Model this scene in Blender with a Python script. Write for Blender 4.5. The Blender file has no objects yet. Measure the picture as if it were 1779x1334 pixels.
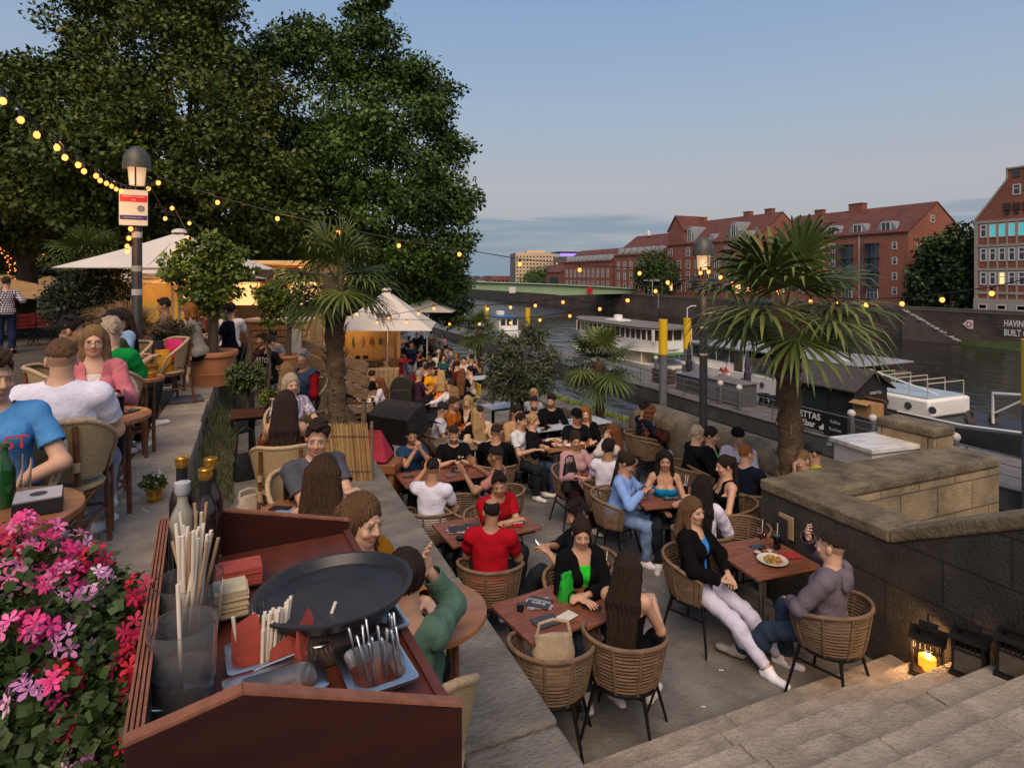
import bpy, math, random
import numpy as np
from mathutils import Vector as V, Matrix
R = math.radians
random.seed(7); rng = np.random.default_rng(7)
SC = bpy.context.scene
COL = SC.collection
H = 3.35; FPX = 1060.0; TH = R(23.2); HY = 480.0; CX = 889.5
FW = V((math.sin(TH), math.cos(TH), 0)); RT = V((math.cos(TH), -math.sin(TH), 0))
ZP, ZT, ZW, ZD = 1.66, 1.0, -4.5, -3.7      # plaza, tier, water, pontoon deck
def ray(px): return (FW + RT * ((px - CX) / FPX))
def atd(px, py, d):
 p = ray(px) * d; return V((p.x, p.y, H - (py - HY) / FPX * d))
def at(px, py, z=0.0): return atd(px, py, FPX * (H - z) / (py - HY))
def slope(y): return -0.035 * max(0.0, min(y, 30) - 4)
def atf(px, py, dz=0.0):
 z = dz
 for _ in range(8):
  p = at(px, py, z); z = slope(p.y) + dz
 return p
def vyaw(px, phi):
 """world yaw (rotation about z of a +Y facing thing): phi 0 = towards viewer, 90 = image right, 180 = away"""
 v = ray(px).normalized(); r = V((v.y, -v.x, 0)); a = R(phi)
 d = -math.cos(a) * v + math.sin(a) * r
 return math.atan2(-d.x, d.y)
def nt(m):
 m.use_nodes = True; t = m.node_tree; return t, t.nodes, t.links
MATS = {}
def mat(name, col, rough=0.7, var=0.25, scale=6.0, bump=0.15, metal=0.0, stretch=(1, 1, 1), spec=0.4, col2=None, detail=5.0, objcol=False, bscale=None, coord='Object'):
 if name in MATS: return MATS[name]
 m = bpy.data.materials.new(name); t, N, L = nt(m); b = N['Principled BSDF']
 b.inputs['Roughness'].default_value = rough; b.inputs['Metallic'].default_value = metal
 b.inputs['Specular IOR Level'].default_value = spec
 tc = N.new('ShaderNodeTexCoord'); mp = N.new('ShaderNodeMapping'); mp.inputs['Scale'].default_value = stretch
 L.new(tc.outputs[coord], mp.inputs['Vector'])
 nz = N.new('ShaderNodeTexNoise'); nz.inputs['Scale'].default_value = scale; nz.inputs['Detail'].default_value = detail
 nz.inputs['Roughness'].default_value = 0.65
 L.new(mp.outputs['Vector'], nz.inputs['Vector'])
 if objcol:
  oi = N.new('ShaderNodeObjectInfo'); src = oi.outputs['Color']
  hs = N.new('ShaderNodeHueSaturation'); L.new(src, hs.inputs['Color'])
  mr = N.new('ShaderNodeMapRange'); mr.inputs[1].default_value = 0.25; mr.inputs[2].default_value = 0.75
  mr.inputs[3].default_value = 1 - var; mr.inputs[4].default_value = 1 + var
  L.new(nz.outputs['Fac'], mr.inputs[0]); L.new(mr.outputs[0], hs.inputs['Value'])
  L.new(hs.outputs['Color'], b.inputs['Base Color'])
 else:
  cr = N.new('ShaderNodeValToRGB'); c = V(col[:3])
  c2 = V(col2) if col2 else c * (1 + var)
  lo = c * (1 - var)
  cr.color_ramp.elements[0].position = 0.3; cr.color_ramp.elements[1].position = 0.72
  cr.color_ramp.elements[0].color = (*lo, 1); cr.color_ramp.elements[1].color = (*[min(1, x) for x in c2], 1)
  L.new(nz.outputs['Fac'], cr.inputs['Fac']); L.new(cr.outputs['Color'], b.inputs['Base Color'])
 if bump:
  bp = N.new('ShaderNodeBump'); bp.inputs['Strength'].default_value = bump; bp.inputs['Distance'].default_value = 0.02
  n2 = nz
  if bscale:
   n2 = N.new('ShaderNodeTexNoise'); n2.inputs['Scale'].default_value = bscale; n2.inputs['Detail'].default_value = 4
   L.new(mp.outputs['Vector'], n2.inputs['Vector'])
  L.new(n2.outputs['Fac'], bp.inputs['Height']); L.new(bp.outputs['Normal'], b.inputs['Normal'])
 MATS[name] = m; return m
def emit(name, col, strength, base=None):
 if name in MATS: return MATS[name]
 m = bpy.data.materials.new(name); t, N, L = nt(m); b = N['Principled BSDF']
 b.inputs['Base Color'].default_value = (*(base or col), 1)
 b.inputs['Emission Color'].default_value = (*col, 1); b.inputs['Emission Strength'].default_value = strength
 MATS[name] = m; return m
def glassmat(name, col=(1, 1, 1), rough=0.02, ior=1.45, tr=1.0):
 if name in MATS: return MATS[name]
 m = bpy.data.materials.new(name); t, N, L = nt(m); b = N['Principled BSDF']
 b.inputs['Base Color'].default_value = (*col, 1); b.inputs['Roughness'].default_value = rough
 b.inputs['Transmission Weight'].default_value = tr; b.inputs['IOR'].default_value = ior
 MATS[name] = m; return m
def brickmat(name, c1, c2, mortar, scale=1.0, bw=0.24, bh=0.075, rough=0.85, msize=0.012, bump=0.3, face='xz', dirt=0.35, dirtscale=0.6):
 if name in MATS: return MATS[name]
 m = bpy.data.materials.new(name); t, N, L = nt(m); b = N['Principled BSDF']; b.inputs['Roughness'].default_value = rough
 tc = N.new('ShaderNodeTexCoord'); sx = N.new('ShaderNodeSeparateXYZ'); cb = N.new('ShaderNodeCombineXYZ')
 L.new(tc.outputs['Object'], sx.inputs[0])
 if face == 'xy':
  L.new(sx.outputs[0], cb.inputs[0]); L.new(sx.outputs[1], cb.inputs[1])
 else:
  ad = N.new('ShaderNodeMath'); L.new(sx.outputs[0], ad.inputs[0]); L.new(sx.outputs[1], ad.inputs[1])
  L.new(ad.outputs[0], cb.inputs[0]); L.new(sx.outputs[2], cb.inputs[1])
 br = N.new('ShaderNodeTexBrick'); br.inputs['Scale'].default_value = scale
 br.inputs['Brick Width'].default_value = bw; br.inputs['Row Height'].default_value = bh; br.inputs['Mortar Size'].default_value = msize
 br.inputs['Color1'].default_value = (*c1, 1); br.inputs['Color2'].default_value = (*c2, 1); br.inputs['Mortar'].default_value = (*mortar, 1)
 L.new(cb.outputs[0], br.inputs['Vector'])
 nz = N.new('ShaderNodeTexNoise'); nz.inputs['Scale'].default_value = dirtscale; nz.inputs['Detail'].default_value = 7; nz.inputs['Roughness'].default_value = 0.7
 L.new(tc.outputs['Object'], nz.inputs['Vector'])
 mr = N.new('ShaderNodeMapRange'); mr.inputs[1].default_value = 0.3; mr.inputs[2].default_value = 0.7
 mr.inputs[3].default_value = 1 - dirt; mr.inputs[4].default_value = 1 + dirt
 L.new(nz.outputs['Fac'], mr.inputs[0])
 mx = N.new('ShaderNodeVectorMath'); mx.operation = 'SCALE'
 L.new(br.outputs['Color'], mx.inputs[0]); L.new(mr.outputs[0], mx.inputs['Scale']); L.new(mx.outputs[0], b.inputs['Base Color'])
 bp = N.new('ShaderNodeBump'); bp.inputs['Strength'].default_value = bump; bp.inputs['Distance'].default_value = 0.02
 ma = N.new('ShaderNodeMath'); ma.operation = 'MULTIPLY_ADD'; ma.inputs[1].default_value = -1.0
 n3 = N.new('ShaderNodeTexNoise'); n3.inputs['Scale'].default_value = 40; n3.inputs['Detail'].default_value = 3
 L.new(tc.outputs['Object'], n3.inputs['Vector'])
 L.new(br.outputs['Fac'], ma.inputs[0]); L.new(n3.outputs['Fac'], ma.inputs[2])
 L.new(ma.outputs[0], bp.inputs['Height']); L.new(bp.outputs['Normal'], b.inputs['Normal'])
 MATS[name] = m; return m
class MB:
 def __init__(s): s.v = []; s.f = []; s.m = []
 def add(s, vs, fs, m=0):
  o = len(s.v); s.v += [tuple(p) for p in vs]; s.f += [tuple(i + o for i in f) for f in fs]; s.m += [m] * len(fs); return s
 def box(s, c, d, rot=None, m=0, taper=1.0):
  x, y, z = d[0] / 2, d[1] / 2, d[2] / 2
  vs = [V((sx * x * (taper if sz > 0 else 1), sy * y * (taper if sz > 0 else 1), sz * z)) for sz in (-1, 1) for sy in (-1, 1) for sx in (-1, 1)]
  if rot is not None:
   if isinstance(rot, (int, float)): rot = Matrix.Rotation(rot, 3, 'Z')
   vs = [rot @ p for p in vs]
  vs = [p + V(c) for p in vs]
  return s.add(vs, [(0, 2, 3, 1), (4, 5, 7, 6), (0, 1, 5, 4), (2, 6, 7, 3), (0, 4, 6, 2), (1, 3, 7, 5)], m)
 def bar(s, a, b, w, h=None, m=0):
  a, b = V(a), V(b); d = b - a; h = h or w
  q = d.to_track_quat('Y', 'Z').to_matrix()
  return s.box((a + b) / 2, (w, d.length, h), q, m)
 def tube(s, pts, r, n=8, m=0, cap=True, flat=1.0, closed=False):
  pts = [V(p) for p in pts]; k = len(pts); rs = r if isinstance(r, (list, tuple)) else [r] * k
  vs = []; up = None
  for i in range(k):
   t = (pts[(i + 1) % k] - pts[i - 1]) if closed else (pts[min(i + 1, k - 1)] - pts[max(i - 1, 0)])
   t.normalize()
   if up is None:
    up = V((0, 0, 1)) if abs(t.z) < 0.9 else V((0, 1, 0))
   a = t.cross(up)
   if a.length < 1e-5: a = t.cross(V((1, 0.3, 0)))
   a.normalize(); b = a.cross(t); up = b
   for j in range(n):
    th = 2 * math.pi * j / n
    vs.append(pts[i] + (a * math.cos(th) * flat + b * math.sin(th)) * rs[i])
  fs = []
  for i in range(k if closed else k - 1):
   for j in range(n):
    i2 = (i + 1) % k
    fs.append((i * n + j, i * n + (j + 1) % n, i2 * n + (j + 1) % n, i2 * n + j))
  if cap and not closed:
   fs.append(tuple(range(n))[::-1]); fs.append(tuple((k - 1) * n + j for j in range(n)))
  fs = [f[::-1] for f in fs]
  return s.add(vs, fs, m)
 def lathe(s, prof, n=24, at=(0, 0, 0), m=0, sx=1, sy=1, cap=True):
  vs = []; fs = []; k = len(prof)
  for r, z in prof:
   for j in range(n):
    a = 2 * math.pi * j / n; vs.append((at[0] + r * math.cos(a) * sx, at[1] + r * math.sin(a) * sy, at[2] + z))
  for i in range(k - 1):
   for j in range(n):
    fs.append((i * n + j, i * n + (j + 1) % n, (i + 1) * n + (j + 1) % n, (i + 1) * n + j))
  if cap:
   if prof[0][0] > 1e-4: fs.append(tuple(range(n))[::-1])
   if prof[-1][0] > 1e-4: fs.append(tuple((k - 1) * n + j for j in range(n)))
  return s.add(vs, fs, m)
 def prism(s, poly, z0, z1, m=0, T=None):
  """poly: xy outline (ccw); extruded z0..z1; T: optional 4x4"""
  n = len(poly); vs = [V((x, y, z0)) for x, y in poly] + [V((x, y, z1)) for x, y in poly]
  if T is not None: vs = [T @ p for p in vs]
  fs = [tuple(range(n))[::-1], tuple(range(n, 2 * n))] + [(i, (i + 1) % n, n + (i + 1) % n, n + i) for i in range(n)]
  return s.add(vs, fs, m)
 def sph(s, c, r, n=12, k=8, m=0, sc=(1, 1, 1)):
  prof = [(max(1e-5, math.sin(math.pi * i / k)) * r, -math.cos(math.pi * i / k) * r * sc[2]) for i in range(k + 1)]
  return s.lathe(prof, n, c, m, sc[0], sc[1], cap=False)
 def quad(s, a, b, c, d, m=0): return s.add([a, b, c, d], [(0, 1, 2, 3)], m)
 def build(s, name, mats, parent=None, loc=None, rz=0.0, smooth=35, bevel=0.0, color=None):
  me = bpy.data.meshes.new(name); me.from_pydata(s.v, [], s.f)
  if not isinstance(mats, (list, tuple)): mats = [mats]
  for mm in mats: me.materials.append(mm)
  if len(mats) > 1: me.polygons.foreach_set('material_index', s.m)
  return finish(name, me, parent, loc, rz, smooth, bevel, color)
def finish(name, me, parent=None, loc=None, rz=0.0, smooth=35, bevel=0.0, color=None):
 if smooth:
  me.polygons.foreach_set('use_smooth', [True] * len(me.polygons))
  if smooth < 179: me.set_sharp_from_angle(angle=R(smooth))
 me.update()
 o = bpy.data.objects.new(name, me); COL.objects.link(o)
 if parent: o.parent = parent
 if loc is not None: o.location = loc
 if rz: o.rotation_euler.z = rz
 if bevel:
  b = o.modifiers.new('edge', 'BEVEL'); b.width = bevel; b.segments = 2; b.limit_method = 'ANGLE'
 if color: o.color = (*color, 1)
 return o
def npmesh(name, verts, faces, mats, mi=None, parent=None, smooth=0, **kw):
 """verts (n,3), faces (k,4) or (k,3) numpy"""
 me = bpy.data.meshes.new(name); k = faces.shape[1]; nf = len(faces)
 me.vertices.add(len(verts)); me.vertices.foreach_set('co', np.asarray(verts, np.float32).ravel())
 me.loops.add(nf * k); me.loops.foreach_set('vertex_index', faces.astype(np.int32).ravel())
 me.polygons.add(nf); me.polygons.foreach_set('loop_start', np.arange(0, nf * k, k, dtype=np.int32))
 me.polygons.foreach_set('loop_total', np.full(nf, k, dtype=np.int32))
 if not isinstance(mats, (list, tuple)): mats = [mats]
 for mm in mats: me.materials.append(mm)
 if mi is not None: me.polygons.foreach_set('material_index', np.asarray(mi, np.int32))
 me.update(calc_edges=True); me.validate()
 return finish(name, me, parent, smooth=smooth, **kw)
def tag(o, label=None, cat=None, group=None, kind=None):
 if label: o['label'] = label
 if cat: o['category'] = cat
 if group: o['group'] = group
 if kind: o['kind'] = kind
 return o
def thing(name, label, cat, loc=(0, 0, 0), rz=0.0, group=None):
 o = bpy.data.objects.new(name, None); COL.objects.link(o); o.empty_display_size = 0.1
 o.location = loc; o.rotation_euler.z = rz; return tag(o, label, cat, group)
KIDS = {}
def dup(root, loc=None, rz=None, label=None, group=None, parent=None):
 c = root.copy(); COL.objects.link(c)
 if parent is not None: c.parent = parent
 if loc is not None: c.location = loc
 if rz is not None: c.rotation_euler.z = rz
 if label: c['label'] = label
 if group: c['group'] = group
 for ch in [o for o in COL.objects if o.parent == root] if root.name not in KIDS else KIDS[root.name]:
  dup(ch, parent=c)
 return c
def proto(root):
 def rec(o):
  k = [c for c in COL.objects if c.parent == o]; KIDS[o.name] = k
  for c in k: rec(c)
 rec(root); return root
def text(body, size, m, parent, loc, rot, extrude=0.002, name='lettering', align='CENTER', bold=0.0, sx=1.0):
 cu = bpy.data.curves.new(name, 'FONT'); cu.body = body; cu.size = size; cu.extrude = extrude; cu.align_x = align; cu.align_y = 'CENTER'
 cu.offset = bold; cu.resolution_u = 3
 t = bpy.data.objects.new('tmp', cu); me = bpy.data.meshes.new_from_object(t); bpy.data.objects.remove(t); me.materials.clear(); me.materials.append(m)
 o = bpy.data.objects.new(name, me); COL.objects.link(o)
 o.location = loc; o.rotation_euler = rot; o.scale.x = sx
 if parent: o.parent = parent
 return o
def lerp(a, b, t): return a + (b - a) * t
def hx(s):
 s = s.lstrip('#'); c = [int(s[i:i + 2], 16) / 255 for i in (0, 2, 4)]
 return tuple((x / 12.92 if x <= 0.04045 else ((x + 0.055) / 1.055) ** 2.4) for x in c)
def leaf_cloud(cl, n, size, ncol=3, flat=0.35, shell=0.5, elong=1.6, droop=0.0):
 """cl: list of (center, (rx,ry,rz)); returns verts, faces, mi"""
 C = np.array([list(c) for c, r in cl]); Rr = np.array([list(r) if hasattr(r, '__len__') else [r] * 3 for c, r in cl])
 vol = (Rr.prod(1)) ** (2 / 3); pr = vol / vol.sum()
 idx = rng.choice(len(cl), n, p=pr)
 d = rng.normal(size=(n, 3)); d /= np.linalg.norm(d, axis=1)[:, None]
 rad = shell + (1 - shell) * rng.random(n) ** 0.6
 rad *= 1 + 0.16 * np.sin(d[:, 0] * 7 + idx) * np.sin(d[:, 1] * 6 + idx * 2) + 0.1 * np.sin(d[:, 2] * 11 + idx)
 p = C[idx] + d * Rr[idx] * rad[:, None]
 a = rng.normal(size=(n, 3)) + d * 0.5; a[:, 2] -= droop; a /= np.linalg.norm(a, axis=1)[:, None]
 nrm = rng.normal(size=(n, 3)) * 0.7 + d * 0.6 + np.array([0, 0, flat]); b = np.cross(a, nrm); b /= np.linalg.norm(b, axis=1)[:, None] + 1e-9
 s = (size * (0.6 + 0.8 * rng.random(n)))[:, None]
 w = s / elong * 0.5
 v = np.stack([p, p + a * s * 0.5 + b * w, p + a * s, p + a * s * 0.5 - b * w], 1).reshape(-1, 3)
 f = np.arange(n * 4).reshape(-1, 4)
 mi = np.minimum((rng.random(n) * 0.6 + ((idx * 7919) % 13) / 13 * 0.4) * ncol, ncol - 1).astype(int)
 return v, f, mi
STONE = mat('old_stone', (0.13, 0.115, 0.098), 0.8, 0.55, 1.4, 0.9, detail=9, bscale=34)
STEPM = mat('step_stone', (0.30, 0.25, 0.20), 0.85, 0.42, 3.4, 0.9, detail=10, bscale=42)
PAVE = mat('terrace_paving', (0.155, 0.143, 0.128), 0.8, 0.5, 1.7, 0.6, detail=10, bscale=28)
COBBLE = brickmat('plaza_cobbles', (0.10, 0.075, 0.055), (0.085, 0.062, 0.047), (0.035, 0.03, 0.025), bw=0.2, bh=0.12, msize=0.012, face='xy', bump=0.6)
GRASS = mat('grass_soil', (0.10, 0.105, 0.045), 0.95, 0.5, 5, 0.8, col2=(0.17, 0.15, 0.085))
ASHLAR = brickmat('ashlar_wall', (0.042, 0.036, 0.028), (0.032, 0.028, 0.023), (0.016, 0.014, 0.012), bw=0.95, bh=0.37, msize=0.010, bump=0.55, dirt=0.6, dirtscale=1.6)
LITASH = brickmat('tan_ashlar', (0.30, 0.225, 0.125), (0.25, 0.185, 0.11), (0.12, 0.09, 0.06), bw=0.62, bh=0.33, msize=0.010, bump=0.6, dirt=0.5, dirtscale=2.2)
COPE = mat('coping_stone', (0.125, 0.098, 0.064), 0.85, 0.6, 3.6, 0.9, detail=10, col2=(0.25, 0.20, 0.125), bscale=30)
def struct(o): o['kind'] = 'structure'; return o
def slab(b, x0, x1, y0, y1, z0, z1, m=0): b.box(((x0 + x1) / 2, (y0 + y1) / 2, (z0 + z1) / 2), (x1 - x0, y1 - y0, z1 - z0), m=m)
b = MB(); ys = [-1.0, 4, 9, 14, 19, 24, 30, 60]
for i in range(len(ys) - 1):
 y0, y1 = ys[i], ys[i + 1]; x1 = 8.1
 xl = 1.3 if y0 < 9 else -14
 b.quad((xl, y0, slope(y0)), (x1, y0, slope(y0)), (x1, y1, slope(y1)), (xl, y1, slope(y1)))
struct(b.build('terrace_floor', PAVE, smooth=0))
b = MB(); ys = np.linspace(5.2, 90, 60)
prof = [(8.0, -0.02), (8.35, 0.05), (8.9, -0.12), (9.6, -0.55), (10.6, -1.5), (12.2, -4.7)]
vs = []; fs = []
for i, y in enumerate(ys):
 for j, (x, z) in enumerate(prof): vs.append((x + 0.15 * math.sin(i * 1.3 + j) * (j > 0), y, z + slope(y) + 0.05 * math.sin(i * 2.1 + j * 3) * (j > 0)))
n = len(prof)
for i in range(len(ys) - 1):
 for j in range(n - 1): fs.append((i * n + j, i * n + j + 1, (i + 1) * n + j + 1, (i + 1) * n + j))
b.add(vs, fs); struct(b.build('river_bank', GRASS, smooth=60))
b = MB(); slab(b, -60, -1.02, -8, 90, 0.9, ZP - 0.004); struct(b.build('plaza_ground', COBBLE, smooth=0))
b = MB(); y = -3.0; random.seed(3)
while y < 30:
 l = random.uniform(1.1, 1.9); slab(b, -1.015, -0.52 + random.uniform(-.012, .012), y + 0.006, y + l - 0.006, 1.3, ZP + random.uniform(-0.006, 0.010)); y += l
struct(b.build('plaza_kerb', STEPM, smooth=0, bevel=0.015))
b = MB(); vs = []; fs = []
ys = np.linspace(-2, 14, 50)
for i, y in enumerate(ys):
 for j, (x, z) in enumerate([(-0.53, 1.50), (-0.49, 1.24), (-0.38, 1.14), (-0.26, 1.07), (-0.17, 0.99)]): vs.append((x + 0.025 * math.sin(i * 3.1 + j * 2), y, z + 0.03 * math.sin(i * 1.7 + j)))
for i in range(49):
 for j in range(4): fs.append((i * 5 + j, i * 5 + j + 1, (i + 1) * 5 + j + 1, (i + 1) * 5 + j))
b.add(vs, fs); struct(b.build('grass_bank', GRASS, smooth=60))
b = MB(); y = -2.0; random.seed(5)
while y < 14:
 l = random.uniform(1.2, 2.0); xs = [-0.35, 0.35, 0.95, 1.48]
 if y > 7.6: xs = [-0.35, 0.35, 0.9]
 for i in range(len(xs) - 1):
  o = random.uniform(-.3, .3) * (i != 2)
  slab(b, xs[i] + 0.004, xs[i + 1] - 0.004 + (random.uniform(-.02, .02) if i == 2 else 0), y + 0.006 + o, y + l - 0.006 + o, -0.4 if i > 0 else 0.5, ZT + random.uniform(-0.008, 0.012))
 y += l
struct(b.build('stone_tier', mat('tier_stone', (0.165, 0.15, 0.125), 0.85, 0.5, 2.0, 1.0, detail=10, bscale=26, stretch=(1, 1.6, 1)), smooth=0, bevel=0.018))
b = MB(); random.seed(11)
for k in range(1, 12):
 y1 = 3.50 - 0.285 * (k - 1); x = 1.49
 while x < 5.0:
  l = min(random.uniform(1.2, 2.3), 5.0 - x)
  if 5.0 - x - l < 0.3: l = 5.0 - x
  slab(b, x + 0.004, x + l - 0.004, y1 - 0.55 if k < 11 else -6, y1 + random.uniform(-.006, .006), 0.15 * k - 0.16, 0.15 * k + random.uniform(-.004, .004)); x += l
struct(b.build('stairs', STEPM, smooth=0, bevel=0.014))
def wall(name, label, poly_yz, x0, x1, m, cope=None, group=None, ch=0.12, over=0.02):
 """poly_yz: top line points (y,z) from near to far; bottom at zb"""
 t = thing(name, label, 'wall'); b = MB(); zb = -0.6
 pts = [(y, zb) for y, z in poly_yz] ; n = len(poly_yz)
 vs = []; fs = []
 for x in (x0, x1):
  for y, z in poly_yz: vs.append((x, y, zb))
  for y, z in poly_yz: vs.append((x, y, z - ch))
 for i in range(n - 1):
  fs += [(i, n + i, n + i + 1, i + 1), (2 * n + i, 2 * n + i + 1, 3 * n + i + 1, 3 * n + i), (n + i, 3 * n + i, 3 * n + i + 1, n + i + 1)]
 fs += [(0, 2 * n, 3 * n, n), (n - 1, 2 * n - 1, 4 * n - 1, 3 * n - 1)]
 b.add(vs, fs); b.build('masonry', m, t, smooth=0)
 c = MB()
 for i in range(n - 1):
  (ya, za), (yb, zb2) = poly_yz[i], poly_yz[i + 1]
  vs = [(x, y, z + dz) for (y, z) in ((ya, za), (yb, zb2)) for x in (x0 - over, x1 + over) for dz in (-ch + 0.003, 0)]
  c.add(vs, [(0, 1, 3, 2), (4, 6, 7, 5), (0, 4, 5, 1), (2, 3, 7, 6), (1, 5, 7, 3), (0, 2, 6, 4)])
 c.build('coping', cope or COPE, t, smooth=0, bevel=0.02); return t
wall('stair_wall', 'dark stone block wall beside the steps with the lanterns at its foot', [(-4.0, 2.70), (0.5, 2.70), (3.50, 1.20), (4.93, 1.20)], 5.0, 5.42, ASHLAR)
def wallx(name, label, x0, x1, y0, y1, zt, m, ch=0.13, zb=-1.5):
 t = thing(name, label, 'wall'); b = MB(); slab(b, x0, x1, y0, y1, zb, zt - ch); b.build('masonry', m, t, smooth=0)
 c = MB(); slab(c, x0 - 0.02, x1 + 0.02, y0 - 0.02, y1 + 0.02, zt - ch + 0.003, zt); c.build('coping', COPE, t, smooth=0, bevel=0.035); return t
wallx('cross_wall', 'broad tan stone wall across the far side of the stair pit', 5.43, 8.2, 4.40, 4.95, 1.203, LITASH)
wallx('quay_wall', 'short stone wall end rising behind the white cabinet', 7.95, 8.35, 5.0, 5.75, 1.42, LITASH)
t = thing('parapet', 'long low river parapet of rounded brown stone behind the lamp post', 'wall')
b = MB(); prof = [(6.55, -0.4), (6.55, 0.72), (6.60, 0.84), (6.72, 0.93), (6.9, 0.97), (7.1, 0.93), (7.22, 0.82), (7.26, 0.70), (7.26, -0.4)]
y = 5.2
vs = []; fs = []; segs = [5.0, 6.2, 7.4, 8.6, 9.5, 9.75, 9.85]; sc = [1, 1, 1, 1, 1, 0.93, 0.72]
for y, k in zip(segs, sc):
 for x, z in prof: vs.append((6.9 + (x - 6.9) * k, y, -0.4 + (z + 0.4) * (k if k < 1 else 1)))
n = len(prof)
for i in range(len(segs) - 1):
 for j in range(n - 1): fs.append((i * n + j, i * n + j + 1, (i + 1) * n + j + 1, (i + 1) * n + j))
fs.append(tuple((len(segs) - 1) * n + j for j in range(n))[::-1]); b.add(vs, fs); b.build('masonry', COPE, t, smooth=50)
t = thing('kerb_wall', 'low dark stone kerb along the grass beyond the parapet', 'wall')
b = MB(); y = 10.2; random.seed(2)
while y < 34:
 l = random.uniform(1.0, 1.6); slab(b, 7.55, 8.05, y, y + l - 0.01, slope(y) - 0.5, slope(y) + 0.22 + random.uniform(-.015, .015)); y += l
b.build('masonry', STONE, t, smooth=0, bevel=0.04)
def watermat():
 m = bpy.data.materials.new('river_water'); t, N, L = nt(m); bs = N['Principled BSDF']
 bs.inputs['Base Color'].default_value = (0.016, 0.014, 0.011, 1); bs.inputs['Roughness'].default_value = 0.07; bs.inputs['IOR'].default_value = 1.33
 tc = N.new('ShaderNodeTexCoord'); mp = N.new('ShaderNodeMapping'); mp.inputs['Scale'].default_value = (1.0, 0.38, 1); mp.inputs['Rotation'].default_value = (0, 0, 0.25)
 L.new(tc.outputs['Object'], mp.inputs['Vector'])
 n1 = N.new('ShaderNodeTexNoise'); n1.inputs['Scale'].default_value = 0.9; n1.inputs['Detail'].default_value = 5
 n2 = N.new('ShaderNodeTexNoise'); n2.inputs['Scale'].default_value = 0.09; n2.inputs['Detail'].default_value = 3
 L.new(mp.outputs['Vector'], n1.inputs['Vector']); L.new(mp.outputs['Vector'], n2.inputs['Vector'])
 mu = N.new('ShaderNodeMath'); mu.operation = 'MULTIPLY'; L.new(n1.outputs['Fac'], mu.inputs[0]); L.new(n2.outputs['Fac'], mu.inputs[1])
 bp = N.new('ShaderNodeBump'); bp.inputs['Strength'].default_value = 0.9; bp.inputs['Distance'].default_value = 0.55
 L.new(mu.outputs[0], bp.inputs['Height']); L.new(bp.outputs['Normal'], bs.inputs['Normal']); return m
b = MB(); b.quad((7, -60, ZW), (78, -60, ZW), (78, 900, ZW), (7, 900, ZW)); struct(b.build('river_water', watermat(), smooth=0))
XQ = 75.7
QUAY = brickmat('quay_masonry', (0.095, 0.068, 0.05), (0.075, 0.054, 0.041), (0.03, 0.025, 0.02), bw=1.0, bh=0.4, msize=0.02, dirt=0.55, dirtscale=0.25)
t = thing('far_quay_wall', 'long dark stone quay wall across the river under the brick buildings', 'wall')
ZQ = -0.9
b = MB(); slab(b, XQ, XQ + 1.2, -40, 140, -6, ZQ); slab(b, XQ + 0.1, XQ + 1.2, 140, 168, -6, ZQ + 0.2); b.build('masonry', QUAY, t, smooth=0)
c = MB(); slab(c, XQ - 0.12, XQ + 1.3, -40, 168, ZQ + 0.203, ZQ + 0.45); c.build('coping', mat('quay_coping', (0.09, 0.07, 0.055), 0.85, 0.3, 1), t, smooth=0)
b = MB(); slab(b, XQ + 1.2, 700, -200, 900, -7, ZQ); struct(b.build('far_bank_ground', mat('far_ground', (0.06, 0.06, 0.05), 0.9, 0.3, 0.2, 0), smooth=0))
b = MB(); slab(b, -300, 700, 420, 900, -7, ZQ); b2 = None
struct(b.build('far_shore', mat('far_shore', (0.035, 0.05, 0.025), 0.9, 0.3, 0.2, 0), smooth=0))
b = MB(); vs = []; fs = []
for i, y in enumerate(np.linspace(-40, 46, 60)):
 w = 1.8 * min(1, (46 - y) / 8) + 0.1
 for j, (x, z) in enumerate([(XQ + 0.05, -3.75), (XQ - w * .4, -4.1), (XQ - w, -4.7)]): vs.append((x, y, z + 0.12 * math.sin(i * 2 + j)))
for i in range(59):
 for j in range(2): fs.append((i * 3 + j, i * 3 + j + 1, (i + 1) * 3 + j + 1, (i + 1) * 3 + j))
b.add(vs, fs); struct(b.build('far_grass_bank', mat('far_grass', (0.035, 0.05, 0.015), 0.95, 0.4, 1.5, 0.5), smooth=60))
def leafm(name, c, t=0.25, rough=.55):
 if name in MATS: return MATS[name]
 m = mat(name, c, rough, .3, 1.5, 0, spec=.3); b = m.node_tree.nodes['Principled BSDF']
 return m
BARK = mat('bark', (0.07, 0.05, 0.035), 0.9, 0.5, 4, 0.8, stretch=(1, 1, .25), detail=8, bscale=14)
LG = [leafm('leaf_deep', (0.034, 0.058, 0.008)), leafm('leaf_mid', (0.066, 0.095, 0.011)), leafm('leaf_olive', (0.115, 0.125, 0.018))]
LB = [leafm('leaf_bdeep', (0.026, 0.056, 0.010)), leafm('leaf_bmid', (0.050, 0.098, 0.014)), leafm('leaf_blight', (0.088, 0.138, 0.022))]
LC = [leafm('leaf_cdeep', (0.05, 0.085, 0.012)), leafm('leaf_cmid', (0.09, 0.13, 0.018)), leafm('leaf_clight', (0.15, 0.19, 0.03))]
LD = [leafm('leaf_ddeep', (0.012, 0.020, 0.010)), leafm('leaf_dmid', (0.020, 0.030, 0.012)), leafm('leaf_dlight', (0.032, 0.042, 0.016))]
LO = [leafm('leaf_odeep', (0.045, 0.06, 0.028)), leafm('leaf_omid', (0.075, 0.09, 0.045)), leafm('leaf_olight', (0.12, 0.13, 0.075))]
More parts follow.
